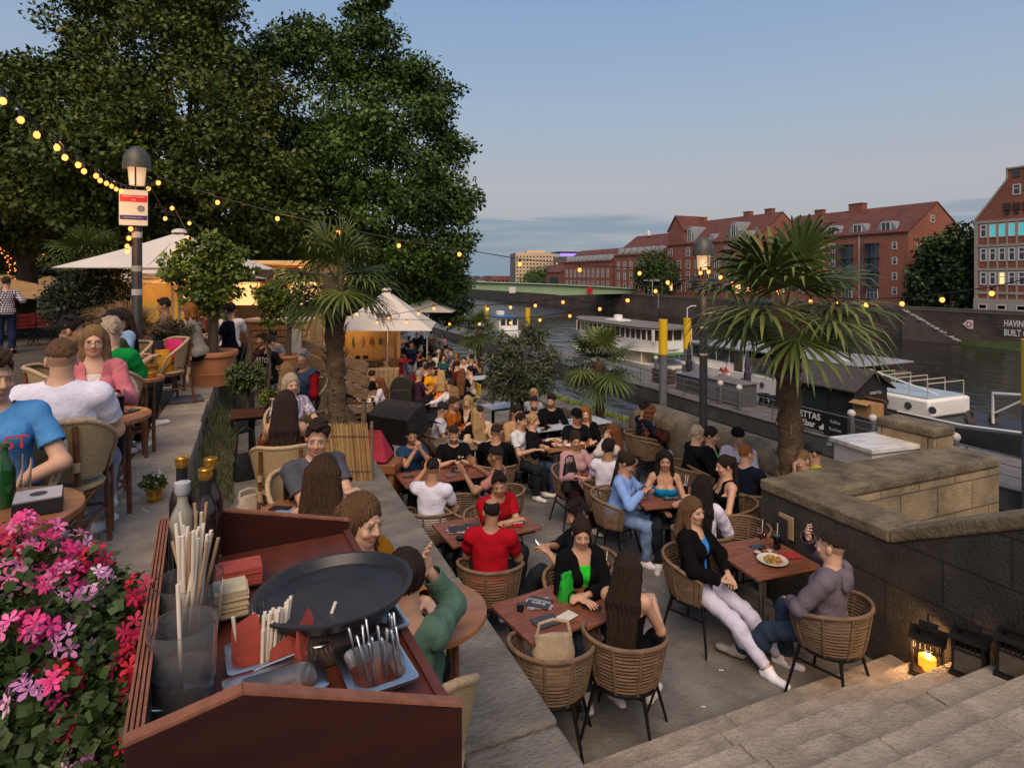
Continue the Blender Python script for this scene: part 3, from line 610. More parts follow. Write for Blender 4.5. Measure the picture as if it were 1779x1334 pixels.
def figure(label, px, py, F, phi, cat='person', s=1.0, fem=False, top=('tee', '333333'), inner=None, bot=('long', '20242c'), shoes='d8d4d0', hair=('short', 'dark'), tone='light',
  hy=0, hp=8, ht=0, lean=6, roll=0, A=('table', 'table'), Lg=('sit', 'sit'), lod=1, stand=False, beard=None, extra=(), group=None, d=None, xyz=None, yaw=None, build=1.0, wob=0):
 """one person: an Empty at the seat's foot; body = one continuous mesh; clothing and hair are its children. Returns (root, world yaw)."""
 f = np.array([0, 1, 0.]); S = s
 hz = 0.90 if stand else 0.54
 le, ro = R(lean), R(roll)
 Bm = rotm(0, -le, ro)                           # torso frame (leans forward = +Y)
 def T(x, y, z): return Hc + Bm @ np.array([x, y, z]) * S
 Hc = np.array([0, 0, hz * S if stand else 0.45 + 0.09 * S])
 sw = (0.148 if fem else 0.172) * build
 Nk = T(0, -0.015, 0.485); P = []
 w = build
 P += [Ell('pelvis', T(0, 0, 0.0), np.array((.165 if fem else .155, .118, .115)) * S * w, Bm, .05), Ell('waist', T(0, 0, .15), np.array((.112 if fem else .134, .09, .14)) * S * w, Bm, .06),
  Ell('chest', T(0, 0.0, .32), np.array((.130 if fem else .150, .102, .165)) * S * w, Bm, .05),
  Cap('shoulder', T(-sw + .02, -.015, .425), T(sw - .02, -.015, .425), .054 * S * w, .054 * S * w, .06), Cap('neck', T(0, -.012, .43), T(0, 0.005, .56), .062 * S, .053 * S, .035)]
 if fem: P += [Ell('chest', T(x, .085, .30), np.array((.055, .045, .052)) * S, Bm, .04) for x in (-.065, .065)]
 else: P += [Ell('chest', T(x, .07, .345), np.array((.075, .045, .06)) * S * w, Bm, .04) for x in (-.07, .07)]
 hb = rotm(0, -le * 0.35, ro * .4); Hm = hb @ rotm(R(-hy), R(-hp), R(ht)); hs = S * (0.97 if fem else 1.0)
 hp0 = Nk + hb @ np.array([0, 0.022, 0.155]) * S
 def Hh(x, y, z): return hp0 + Hm @ np.array([x, y, z]) * hs
 E = lambda lab, c, r, k=.02, sub=False: P.append(Ell(lab, Hh(*c), np.array(r) * hs, Hm, k, sub))
 jw = .054 if fem else .060
 E('head', (0, -.014, .030), (.074, .092, .090)); E('head', (0, .030, -.022), (.061, .064, .082), .025); E('head', (0, .048, -.070), (jw - .014, .036, .036), .03)
 P.append(Cap('neck', T(0, -.012, .46), Hh(0, -.028, -.05), .058 * S, .052 * S, .03))
 if lod < 3:
  E('head', (0, .066, -.092), (.024, .020, .018), .015)
  for x in (-1, 1):
   E('head', (x * .031, .096, .004), (.016, .011, .0105), .014, True); E('eye', (x * .031, .080, .005), (.0135, .0135, .0135), .004)
   E('head', (x * .036, .078, -.028), (.022, .014, .018), .02); E('ear', (x * .077, -.008, -.004), (.011, .020, .032), .008); E('brow', (x * .031, .090, .026), (.023, .008, .0055), .010)
  P.append(Cap('nose', Hh(0, .094, .010), Hh(0, .110, -.022), .0085 * hs, .0125 * hs, .012)); E('nose', (0, .098, -.026), (.018, .012, .009), .008)
  E('lip', (0, .092, -.0515), (.022, .0095, .0065), .006); E('lip', (0, .090, -.0605), (.019, .0095, .0065), .006); E('head', (0, .099, -.056), (.026, .006, .0016), .004, True)
 arms = {}
 for sd, nm in ((-1, A[0]), (1, A[1])):
  tg, pole, fd, curl = ARMS[nm] if isinstance(nm, str) else nm
  sh = T(sd * sw, -.015, .415); z0 = (Hc[2] - .54 * S) if stand else 0.45 - 0.45 * S
  tgt = np.array((tg[0] * sd, tg[1], tg[2])) * S + np.array((0, 0, z0))
  el, wr = ik(sh, tgt, .285 * S, .25 * S, (pole[0] * sd, pole[1], pole[2])); r = .92 if fem else 1.0 * w
  fdir = (wr - el) / np.linalg.norm(wr - el); fv = np.array((fd[0] * sd, fd[1], fd[2]), float) if fd is not None else fdir
  fv = fv / np.linalg.norm(fv) + fdir * 0.5; fv /= np.linalg.norm(fv)
  c = 'l' if sd < 0 else 'r'
  P += [Cap('uarm' + c, sh, el, .0455 * S * r, .038 * S * r, .03), Cap('farm' + c, el, wr, .041 * S * r, .0265 * S * r, .022)]
  up = np.array((0, 0, 1.0)); sdv = np.cross(fv, up)
  if np.linalg.norm(sdv) < .2: sdv = np.cross(fv, np.array((0, 1.0, 0)))
  sdv /= np.linalg.norm(sdv); nv = np.cross(sdv, fv)          # nv ~ back of hand
  if abs(fv[2]) > .6: nv, sdv = sdv * sd, -nv * sd
  pm = wr + fv * .052 * S; hm = np.stack([sdv, fv, nv], 1)
  P += [Ell('hand' + c, pm, np.array((.041, .053, .0165)) * S * (.9 if fem else 1), hm, .012)]
  if lod < 2:
   for q, (off, ln) in enumerate(((-.030, .064), (-.010, .074), (.010, .070), (.029, .054))):
    b0 = pm + sdv * off * S + fv * .038 * S; th = curl * 1.1 + .07 * q; d1 = fv * math.cos(th * .6) - nv * math.sin(th * .6) + sdv * off * 3; d2 = fv * math.cos(th * 1.6) - nv * math.sin(th * 1.6)
    m1 = b0 + d1 * ln * .55 * S; e1 = m1 + d2 * ln * .5 * S
    P += [Cap('hand' + c, b0, m1, .0092 * S, .0086 * S, .006), Cap('hand' + c, m1, e1, .0086 * S, .0072 * S, .004)]
   ts = -sd * np.sign(np.dot(sdv, np.array((1.0, .2, 0)))) or 1
   t0 = wr + fv * .02 * S + sdv * ts * .026 * S; t1 = t0 + (sdv * ts * .75 + fv * .6 - nv * .35) * .042 * S; t2 = t1 + (fv * .85 + sdv * ts * .2 - nv * .35) * .032 * S
   P += [Cap('hand' + c, t0, t1, .0125 * S, .0105 * S, .01), Cap('hand' + c, t1, t2, .0102 * S, .008 * S, .004)]
  arms[c] = (wr, pm, fv, nv, sdv)
 shoe = []
 for sd, nm in ((-1, Lg[0]), (1, Lg[1])):
  c = 'l' if sd < 0 else 'r'; hip = Hc + np.array((sd * .088 * S, 0.01, -.01)); r = .97 if fem else 1.0
  if stand: an = np.array((sd * .11, (.10 if nm == 'step' else -.05), .085)) * S; kn, an = ik(hip, an, .41 * S, .41 * S, (sd * .1, 1, 0))
  else:
   lx, ly, lz = LEGS[nm] if isinstance(nm, str) else nm
   an = np.array((sd * lx * S, ly * S, max(lz, .075))); kn, an = ik(hip, an, .425 * S, .415 * S, (sd * .12, .35, 1))
  P += [Cap('thigh' + c, hip, kn, .077 * S * w, .054 * S, .045), Cap('shin' + c, kn, an, .054 * S, .038 * S, .03), Ell('shin' + c, kn * .68 + an * .32 + np.array((0, -.018, 0)) * S, np.array((.046, .05, .10)) * S, None, .04)]
  fdx = np.array((sd * .18, 1.0, -.03 if not (nm == 'cross') else -.5)); fdx /= np.linalg.norm(fdx)
  heel = an + np.array((0, -.03, -.045)) * S; toe = heel + fdx * .20 * S
  P += [Cap('foot' + c, heel, toe, .036 * S, .030 * S, .02, (0, 0, 1), .8), Cap('foot' + c, an, heel + fdx * .08 * S, .036 * S, .036 * S, .02)]
 crown = Hh(0, -.014, .120)
 if xyz is None:
  if d is None: d = FPX * (H - F - crown[2]) / (py - HY)
  hw = atd(px, py, d); yw = vyaw(px, phi) if yaw is None else yaw
  o = Matrix.Rotation(yw, 3, 'Z') @ V((crown[0], crown[1], 0)); loc = V((hw.x - o.x, hw.y - o.y, F))
 else: loc = V(xyz); yw = yaw
 root = thing('person', label, cat, loc, yw, group)
 fine = {0: .0062, 1: .0078, 2: .011, 3: .022}[lod]; co = {0: .015, 1: .017, 2: .022, 3: .032}[lod]; hf = {0: .0058, 1: .007, 2: .02, 3: .03}[lod]
 lo = np.min([p.box()[0] for p in P], 0) - .05; hi = np.max([p.box()[1] for p in P], 0) + .05
 fz = [[], [], []]
 for n in range(3):
  fz[n].append((hp0[n] - .12, hp0[n] + .125, fine))
  if lod < 2:
   for c in arms: fz[n].append((arms[c][1][n] - .09, arms[c][1][n] + .10, hf))
 xs, ys, zs = [axis(lo[n], hi[n], fz[n], co) for n in range(3)]
 v, fc = surfnet(field(P, xs, ys, zs), xs, ys, zs)
 labs = []; best = np.full(len(v), 9.0); li = np.zeros(len(v), int); tt = np.zeros(len(v))
 for i, p in enumerate(P):
  labs.append(p.lab)
  if p.sub: continue
  dd, h = p.d(v, True); m = dd < best; best[m] = dd[m]; li[m] = i; tt[m] = h[m]
 lab = np.array(labs)[li]; nrm = vnormals(v, fc)
 tc = np.array(TONES[tone]) * (1 + .06 * math.sin(px * 1.7)); col = np.tile(tc, (len(v), 1)); hc = np.array(HAIRC[hair[1]]); hl = (v - hp0) @ Hm / hs
 col[lab == 'lip'] = tc * np.array((.90, .68, .66)) if not fem else tc * np.array((.90, .58, .56)); col[(lab == 'brow') & (np.abs(hl[:, 2] - .0275) < .0045)] = hc * .5 + tc * .3
 col[lab == 'ear'] = tc * np.array((1.02, .9, .87))
 ck = (lab == 'head') & (np.abs(np.abs(hl[:, 0]) - .04) < .02) & (np.abs(hl[:, 2] + .03) < .02) & (hl[:, 1] > .05); col[ck] *= np.array((1.02, .95, .93))
 ey = lab == 'eye'; ex = np.abs(hl[:, 0]) - .031; ez = hl[:, 2] - .005
 col[ey] = tc * .88; op = ey & (np.abs(ez) < .0048); col[op] = (.40, .36, .33); col[op & (ex ** 2 + ez ** 2 < .0060 ** 2)] = (.035, .022, .015)
 col[ey & (np.abs(ez - .0058) < .0013)] = (.03, .02, .015) if fem else tc * .45
 if beard:
  bm = np.isin(lab, ('head', 'neck', 'lip')) & (hl[:, 1] > -.01) & (hl[:, 2] < -.030 - .25 * (hl[:, 1] - .09)) & (hl[:, 2] > -.115) & ((np.abs(hl[:, 0]) > .022) | (hl[:, 2] < -.066) | (hl[:, 2] > -.049)) & (lab != 'lip')
  col[bm] = col[bm] * (1 - beard) + hc * beard
 if hair[0] in ('buzz', 'fade', 'bald'):
  am = (lab == 'head') & (hl[:, 2] > .0 + .55 * hl[:, 1]) ; k = {'buzz': .75, 'fade': .5, 'bald': .12}[hair[0]]
  col[am] = col[am] * (1 - k) + hc * k
 if hair[0] == 'short':
  am = (lab == 'head') & (hl[:, 2] > -.012 + .55 * hl[:, 1] + np.clip(hl[:, 1] - .05, 0, 1) * .8); col[am] = col[am] * .5 + hc * .5
 body = npmesh('body', v, fc, SKIN, parent=root, smooth=180)
 at_ = body.data.color_attributes.new('tone', 'FLOAT_COLOR', 'POINT'); at_.data.foreach_set('color', np.concatenate([col, np.ones((len(v), 1))], 1).astype(np.float32).ravel())
 ht_ = ((v - Hc) @ Bm)[:, 2] / S; lx = ((v - Hc) @ Bm)[:, 0] / S; ly = ((v - Hc) @ Bm)[:, 1] / S
 arm = np.isin(lab, ('uarml', 'uarmr')); far = np.isin(lab, ('farml', 'farmr')); leg = np.isin(lab, ('thighl', 'thighr')); shn = np.isin(lab, ('shinl', 'shinr')); ft = np.isin(lab, ('footl', 'footr')); pel = lab == 'pelvis'
 torso = np.isin(lab, ('waist', 'chest', 'shoulder')) | ((lab == 'neck') & (ht_ < .445)); hand = np.isin(lab, ('handl', 'handr'))
 def shell(nm, mask, off, colr, m=CLOTH, fold=.0052, grow=None, hem=None):
  fm = mask[fc].sum(1) >= 3
  if not fm.any(): return None
  ff = fc[fm]; u, inv = np.unique(ff, return_inverse=True); ff = inv.reshape(-1, 4); vv = v[u].copy(); nn = nrm[u]
  o = np.full(len(u), off * S); q = vv * 1.0; ph = px * .37
  o += fold * S * (1 + np.sin(q[:, 0] * 31 + q[:, 2] * 22 + ph + 2 * np.sin(q[:, 1] * 17)) * .6 + np.sin(q[:, 1] * 43 - q[:, 2] * 35 + ph * 2) * .5)
  if grow is not None: o += grow[u] * S
  ed = np.concatenate([ff[:, [0, 1]], ff[:, [1, 2]], ff[:, [2, 3]], ff[:, [3, 0]]]); es = np.sort(ed, 1); key = es[:, 0] * len(u) + es[:, 1]; uk, ix, ct = np.unique(key, return_index=True, return_counts=True)
  be = es[ix[ct == 1]]                        # smooth the open hems
  for _ in range(4):
   a = np.zeros_like(vv); n_ = np.zeros(len(u)); np.add.at(a, be[:, 0], vv[be[:, 1]]); np.add.at(a, be[:, 1], vv[be[:, 0]]); np.add.at(n_, be[:, 0], 1); np.add.at(n_, be[:, 1], 1)
   k = n_ > 1; vv[k] = vv[k] * .5 + a[k] / n_[k][:, None] * .5
  vv += nn * o[:, None]
  oo = npmesh(nm, vv, ff, m, parent=root, smooth=180, color=colr if isinstance(colr, tuple) else hx(colr))
  if lod < 2:
   sm = oo.modifiers.new('cloth', 'SOLIDIFY'); sm.thickness = .004; sm.offset = -1
  return oo
 hem = (pel & (ht_ > -.05)) | (leg & (ht_ > .0) & (tt < .2))
 tk, tcol = top[0], top[1]; tm = top[2] if len(top) > 2 else CLOTH
 grow = np.clip(.30 - ht_, 0, .3) * .05 * (torso | pel)
 openf = (np.abs(lx) < .030 + .12 * np.clip(ht_ - .28, 0, .2)) & (ly > .03) & (ht_ > .02)
 if inner: shell('shirt', torso & (ht_ < .40) | hem, .006, inner, fold=.001)
 if tk == 'tee': shell('t_shirt', torso | hem | (arm & (tt < .62)), .010, tcol, tm, grow=grow + .012 * arm * tt)
 elif tk == 'polo': shell('polo_shirt', torso | hem | (arm & (tt < .55)) | ((lab == 'neck') & (ht_ < .49)), .012, tcol, tm, grow=grow + .012 * arm * tt)
 elif tk == 'long': shell('shirt' if not inner else 'jacket', (torso & ~(openf if inner else False) | hem | arm | (far & (tt < .93))), .012 if not inner else .018, tcol, tm, grow=grow + .006 * (arm | far))
 elif tk == 'rolled': shell('shirt', torso | hem | arm | (far & (tt < .35)), .013, tcol, tm, grow=grow + .008 * arm)
 elif tk in ('jacket', 'hoodie', 'puffer'):
  shell(tk if tk != 'puffer' else 'padded_jacket', (torso & ~(openf if inner else np.zeros(len(v), bool)) | hem | arm | (far & (tt < .96))), .017, tcol, tm, fold=.0045, grow=grow + .007 * (arm | far))
  if tk != 'jacket':
   pr = [Cap('h', T(x * .085, .02, .455), T(0, -.095, .455), .034 * S, .042 * S, .04) for x in (-1, 1)] + [Ell('h', T(0, -.125, .40), np.array((.085, .036, .085)) * S, Bm, .05)]
   hl_ = np.min([p.box()[0] for p in pr], 0) - .03; hh_ = np.max([p.box()[1] for p in pr], 0) + .03; ax = [np.arange(hl_[n], hh_[n], .016) for n in range(3)]
   hv, hf_ = surfnet(field(pr, *ax), *ax); npmesh('hood', hv, hf_, tm, parent=root, smooth=180, color=hx(tcol))
 elif tk == 'tank': shell('tank_top', ((torso & ((ht_ < .33) | ((np.abs(lx) > .055) & (np.abs(lx) < .10)))) & (lab != 'neck')) | hem, .010, tcol, tm, grow=grow)
 elif tk == 'tube': shell('strapless_top', torso & (ht_ < .33) | hem, .010, tcol, tm, grow=grow)
 elif tk == 'vest':
  shell('sleeves', arm | (far & (tt < .95)), .012, top[3]); shell('vest', torso | hem, .028, tcol, tm, fold=.006, grow=grow)
 elif tk == 'offsh': shell('off_shoulder_top', (torso & (ht_ < .36)) & (ht_ > .14) | (arm & (tt > .25)) | (far & (tt < .95)), .011, tcol, tm, grow=.006 * (arm | far))
 bm_ = DENIM if len(bot) > 2 else CLOTH
 if bot[0] == 'long': shell('trousers', (pel & (ht_ < .06)) | leg | (shn & (tt < .96)), .010, bot[1], bm_, grow=.008 * shn * (0 if fem else 1))
 else: shell('shorts', (pel & (ht_ < .06)) | (leg & (tt < .85)), .013, bot[1], bm_, grow=.02 * leg * tt)
 if lod < 3:
  for c in 'lr': shell('shoe', (lab == 'foot' + c) | ((lab == 'shin' + c) & (tt > .985)), .007, shoes, SHOE, fold=0)
 hk, hcn = hair[0], hair[1]; hk = 'buzz' if hk == 'short' and any(x[0] == 'cap' for x in extra) else hk; hcol = HAIRC[hcn]; HP = []; cutf = None
 def he(c, r, k=.02, sub=False): HP.append(Ell('h', Hh(*c), np.array(r) * hs, Hm, k, sub))
 def hcap(a, b, ra, rb, k=.03, q=None, sq=1): HP.append(Cap('h', a, b, ra * hs, rb * hs, k, q, sq))
 def plane(P_): q = (P_ - hp0) @ Hm / hs; y = q[..., 1]; q[..., 2] += .005 * np.sin(q[..., 0] * 120 + px) + .004 * np.sin(q[..., 0] * 210 + y * 90); return -(q[..., 2] - (.024 + .56 * y + np.clip(y - .05, 0, 1) * .95 - np.clip(np.abs(q[..., 0]) - .052, 0, .03) * 1.5 * (np.abs(y - .02) < .035))) / 1.2
 bk = Bm @ np.array((0, -1, 0.))
 if hk in ('short', 'buzz', 'fade'):
  th = {'short': .0125, 'buzz': .004, 'fade': .011}[hk]; he((0, -.016, .034 + th * .5), (.0745 + th * .55, .093 + th * .7, .090 + th)); cutf = plane
  if hk == 'fade':
   def cutf(P_): q = (P_ - hp0) @ Hm / hs; q[..., 2] += .004 * np.sin(q[..., 0] * 150 + q[..., 1] * 120 + px); return -(q[..., 2] - (.055 + .3 * q[..., 1])) / 1.05
  if hk == 'short': he((.028 * math.sin(px), .05, .108), (.042, .042, .026), .025); he((-.03 * math.sin(px * 2.3), -.03, .122), (.05, .05, .016), .025)
 elif hk == 'bald':
  he((0, -.018, .030), (.079, .098, .093)); he((0, -.035, .125), (.062, .075, .062), .01, True); cutf = plane
 else:
  th = .016; he((0, -.018, .036), (.086, .102, .1)); he((0, .10, -.028), (.060 if hk != 'tied' else .07, .085, .092), .012, True)
  if hk in ('long', 'vlong', 'curly'):
   for x in (-1, 1):
    hcap(Hh(x * .068, -.01, .01), Hh(x * .076, .0, -.10), .034, .032)
    hcap(Hh(x * .074, -.01, -.09), T(x * .10, (.05 if fem and hk == 'long' else -.085), .36), .034, .030, q=(0, 1, 0), sq=.8)
   L2 = {'long': .22, 'vlong': .06, 'curly': .26}[hk]
   for x in (-.055, 0, .055):
    hcap(Hh(x, -.075, .02), T(x * 1.35, -.105, .42), .05, .05); hcap(T(x * 1.35, -.105, .42), T(x * 1.3, -.125, L2), .05, .034, .03, bk, .75)
   if hk == 'curly':
    for x in (-.10, -.05, .05, .10): hcap(Hh(x * .9, -.04, .0), T(x * 1.4, -.08, .28), .05, .045)
  elif hk == 'bob':
   for x in (-1, 1): hcap(Hh(x * .070, -.005, .01), Hh(x * .072, .01, -.10), .034, .03)
   for x in (-.045, .045): hcap(Hh(x, -.075, .02), Hh(x, -.075, -.10), .045, .04)
  elif hk == 'bun': he((0, -.105, .07), (.048, .045, .045))
  elif hk == 'pony': he((0, -.11, .05), (.035, .03, .035)); hcap(Hh(0, -.125, .05), T(0, -.13, .30), .034, .018)
 if HP:
  lo = np.min([p.box()[0] for p in HP if not p.sub], 0) - .03; hi = np.max([p.box()[1] for p in HP if not p.sub], 0) + .03
  st = {0: .0066, 1: .0075, 2: .014, 3: .026}[lod]; ax = [np.arange(lo[n], hi[n] + st, st) for n in range(3)]
  hv, hf2 = surfnet(field(HP, *ax, cut=cutf), *ax)
  if len(hv) > 8:
   hn = vnormals(hv, hf2); q = (hv - hp0) @ Hm; a = np.arctan2(q[:, 0], q[:, 1]); amp = {'buzz': .001, 'fade': .005, 'short': .0085, 'bald': .001, 'curly': .011}.get(hk, .005)
   if hk == 'curly': dsp = np.sin(q[:, 2] * 85 + 3 * a) + np.sin(a * 14 + q[:, 2] * 40)
   elif hk in ('short', 'fade'): dsp = np.sin(q[:, 0] * 95 + 2 * np.sin(q[:, 1] * 45 + px) + q[:, 1] * 30) * .8 + np.sin(q[:, 0] * 160 - q[:, 1] * 120 + 2 * np.sin(q[:, 2] * 60)) * .7 + np.sin(q[:, 1] * 70 + q[:, 0] * 40 + px) * .6
   else: dsp = np.sin(a * 26 + 2.5 * np.sin(q[:, 2] * 22 + px)) * .7 + np.sin(a * 43 + 1.7 * np.sin(q[:, 2] * 31)) * .6 + np.sin(a * 71 + 2.2 * np.sin(q[:, 2] * 17 + 1)) * .5
   hv = hv + hn * (dsp * amp * .7 * S)[:, None]
   npmesh('hair', hv, hf2, HAIR, parent=root, smooth=180, color=hcol)
 Rh = Matrix([list(r) for r in Hm]).to_4x4(); Rh.translation = V(hp0)
 for x in extra:
  if x[0] == 'cap':
   b = MB(); vv = []
   b.lathe([(.0, .142), (.045, .137), (.077, .114), (.091, .075), (.093, .040)], 20, (0, -.016, .0), sy=1.2, cap=False)
   if x[2] == 'brim': b.add([(xx * .075, .075 + yy * .075 * (1 - (xx * .9) ** 2 * .6), .052 - .012 * yy) for yy in (0, 1) for xx in (-1, -.5, 0, .5, 1)], [(i, i + 1, i + 6, i + 5) for i in range(4)])
   o = b.build('cap' if x[2] == 'brim' else 'beanie', CLOTH, root, smooth=60, color=hx(x[1])); o.matrix_local = Rh @ Matrix.Scale(hs, 4)
  elif x[0] == 'glasses':
   b = MB()
   for q in (-1, 1):
    b.tube([(q * .033 + .022 * math.cos(a), .108, .004 + .018 * math.sin(a)) for a in np.linspace(0, 6.283, 13)[:-1]], .0016, 5, closed=True); b.tube([(q * .055, .106, .008), (q * .078, .04, .008), (q * .08, -.01, .004)], .0016, 5)
   b.tube([(-.011, .110, .006), (.011, .110, .006)], .0015, 5)
   o = b.build('glasses', mat('spectacle_frame', hx(x[1]), .3, .05, 5, 0), root); o.matrix_local = Rh @ Matrix.Scale(hs, 4)
  elif x[0] == 'print':           # lettering on the chest or back: (text, colour, size, height, back?)
   back = x[5] if len(x) > 5 else False
   Tm = Matrix([list(r) for r in Bm]).to_4x4(); y = -.155 if back else .158
   Tm.translation = V(T(x[6] if len(x) > 6 else 0, y, x[4]))
   o = text(x[1], x[3], mat('print_' + x[2], hx(x[2]), .9, .1, 9, 0), root, (0, 0, 0), (0, 0, 0), .0015, 'chest_lettering')
   o.matrix_local = Tm @ Matrix.Rotation(R(0 if back else 180), 4, 'Z') @ Matrix.Rotation(R(90), 4, 'X')
  elif x[0] == 'phone':
   wr, pm, fv, nv, sdv = arms[x[1]]; b = MB(); m3 = Matrix([list(r) for r in np.stack([sdv, fv, nv], 1)])
   ph = MB(); up = (0, 1, 0)
   c = V(pm) - V(nv) * .030 + V(fv) * .03; ph.box((0, 0, 0), (.072, .145, .008)); r4 = Matrix.Rotation(R(50), 3, 'X')
   t_ = thing('phone', x[2], 'phone'); w4 = Matrix.Translation(loc) @ Matrix.Rotation(yw, 4, 'Z'); M4 = r4.to_4x4(); M4.translation = c + V((0, .01, .02)); t_.matrix_world = w4 @ M4
   ph.build('casing', BLACKP, t_, bevel=.003); sc = MB(); sc.box((0, 0, .0046), (.064, .135, .0012)); sc.build('screen', emit('phone_glow', (.8, .85, 1), 3.0 if len(x) > 3 else .8, (.02, .02, .02)), t_)
 return root, yw, loc
BLACKP = mat('black_plastic', (0.015, 0.015, 0.016), 0.4, 0.15, 20, 0)
RATTAN = mat('grey_rattan', (0.20, 0.125, 0.072), 0.7, 0.45, 9, 0.6, stretch=(1, 1, 5), detail=6, bscale=90)
CANE = mat('tan_cane', (0.45, 0.32, 0.165), 0.65, 0.2, 60, 0.6, bscale=140)
CANERIM = mat('cane_rim', (0.44, 0.32, 0.185), 0.6, 0.25, 40, 0.5, bscale=70)
BAMBOO = mat('bamboo_brown', (0.15, 0.058, 0.026), 0.4, 0.5, 5, 0.3, stretch=(1, 1, 3))
BLACKM = mat('black_metal', (0.012, 0.012, 0.013), 0.45, 0.3, 12, 0.05, 0.4)
STEEL = mat('steel', (0.55, 0.55, 0.56), 0.28, 0.1, 8, 0.02, 1.0)
DARKMESH = mat('dark_seat', (0.03, 0.026, 0.022), 0.9, 0.3, 40, 0.5)
TEAK = mat('reddish_teak', (0.20, 0.070, 0.038), 0.42, 0.4, 3.2, 0.25, stretch=(1, 9, 9), detail=7)
PALETOP = mat('pale_blue_top', (0.42, 0.47, 0.52), 0.5, 0.15, 4, 0.05)
GREYWOOD = mat('grey_wood', (0.16, 0.125, 0.095), 0.6, 0.4, 3, 0.3, stretch=(1, 9, 9))
ORWOOD = mat('orange_wood', (0.30, 0.125, 0.052), 0.35, 0.3, 3, 0.15, stretch=(1, 7, 7))
YELLOW = mat('yellow_paint', (0.62, 0.42, 0.03), 0.5, 0.15, 6, 0.05)
REDP = mat('red_plastic', (0.55, 0.012, 0.018), 0.4, 0.1, 6, 0.03)
def tub_chair_proto():
 t = thing('tub_chair', 'x', 'chair'); A = R(122); n = 33
 def pt(u, s):           # u -1..1 around, s 0..1 height
  a = u * A; r = lerp(.225, .305, s ** .65); zr = .77 - .11 * abs(u) ** 3.2
  y = -r * math.cos(a) + (0.06 * max(0, abs(u) - .6) * s)
  return V((r * math.sin(a), y - .0, lerp(.405, zr, s)))
 us = np.linspace(-1, 1, n)
 b = MB()
 for s in np.linspace(.10, .92, 12): b.tube([pt(u, s) for u in us], .0085, 5, flat=.7)
 b.build('woven_back', RATTAN, t, smooth=60)
 b = MB(); b.tube([pt(-1, 0.02), pt(-1, .55)] + [pt(u, 1) for u in us] + [pt(1, .55), pt(1, 0.02)], .017, 8); b.build('rim', RATTAN, t, smooth=60)
 b = MB()
 for u in (-.93, -.62, -.30, 0.0, .30, .62, .93): b.tube([pt(u, s) + V((math.sin(u * A), -math.cos(u * A), 0)) * .007 for s in np.linspace(0, 1, 6)], .011, 6)
 b.build('rib', RATTAN, t, smooth=60)
 b = MB(); b.lathe([(0, .40), (.21, .40), (.235, .412), (.235, .43), (.20, .447), (0, .445)], 28, (0, 0, 0)); b.build('seat', DARKMESH, t, smooth=50)
 b = MB(); b.tube([(.235 * math.sin(a), -.235 * math.cos(a), .41) for a in np.linspace(0, 6.283, 25)[:-1]], .015, 6, closed=True); b.bar((-.17, -.16, .385), (.17, -.16, .385), .02); b.bar((-.17, .16, .385), (.17, .16, .385), .02); b.bar((-.2, -.17, .29), (-.2, .17, .29), .014); b.bar((.2, -.17, .29), (.2, .17, .29), .014); b.build('seat_frame', BLACKM, t, smooth=60)
 for sx in (-1, 1):
  for sy in (-1, 1):
   b = MB(); b.tube([(sx * .175, sy * .155, .40), (sx * .265, sy * .235, 0.0)], [.015, .010], 8); b.build('leg', BLACKM, t, smooth=60)
 return proto(t)
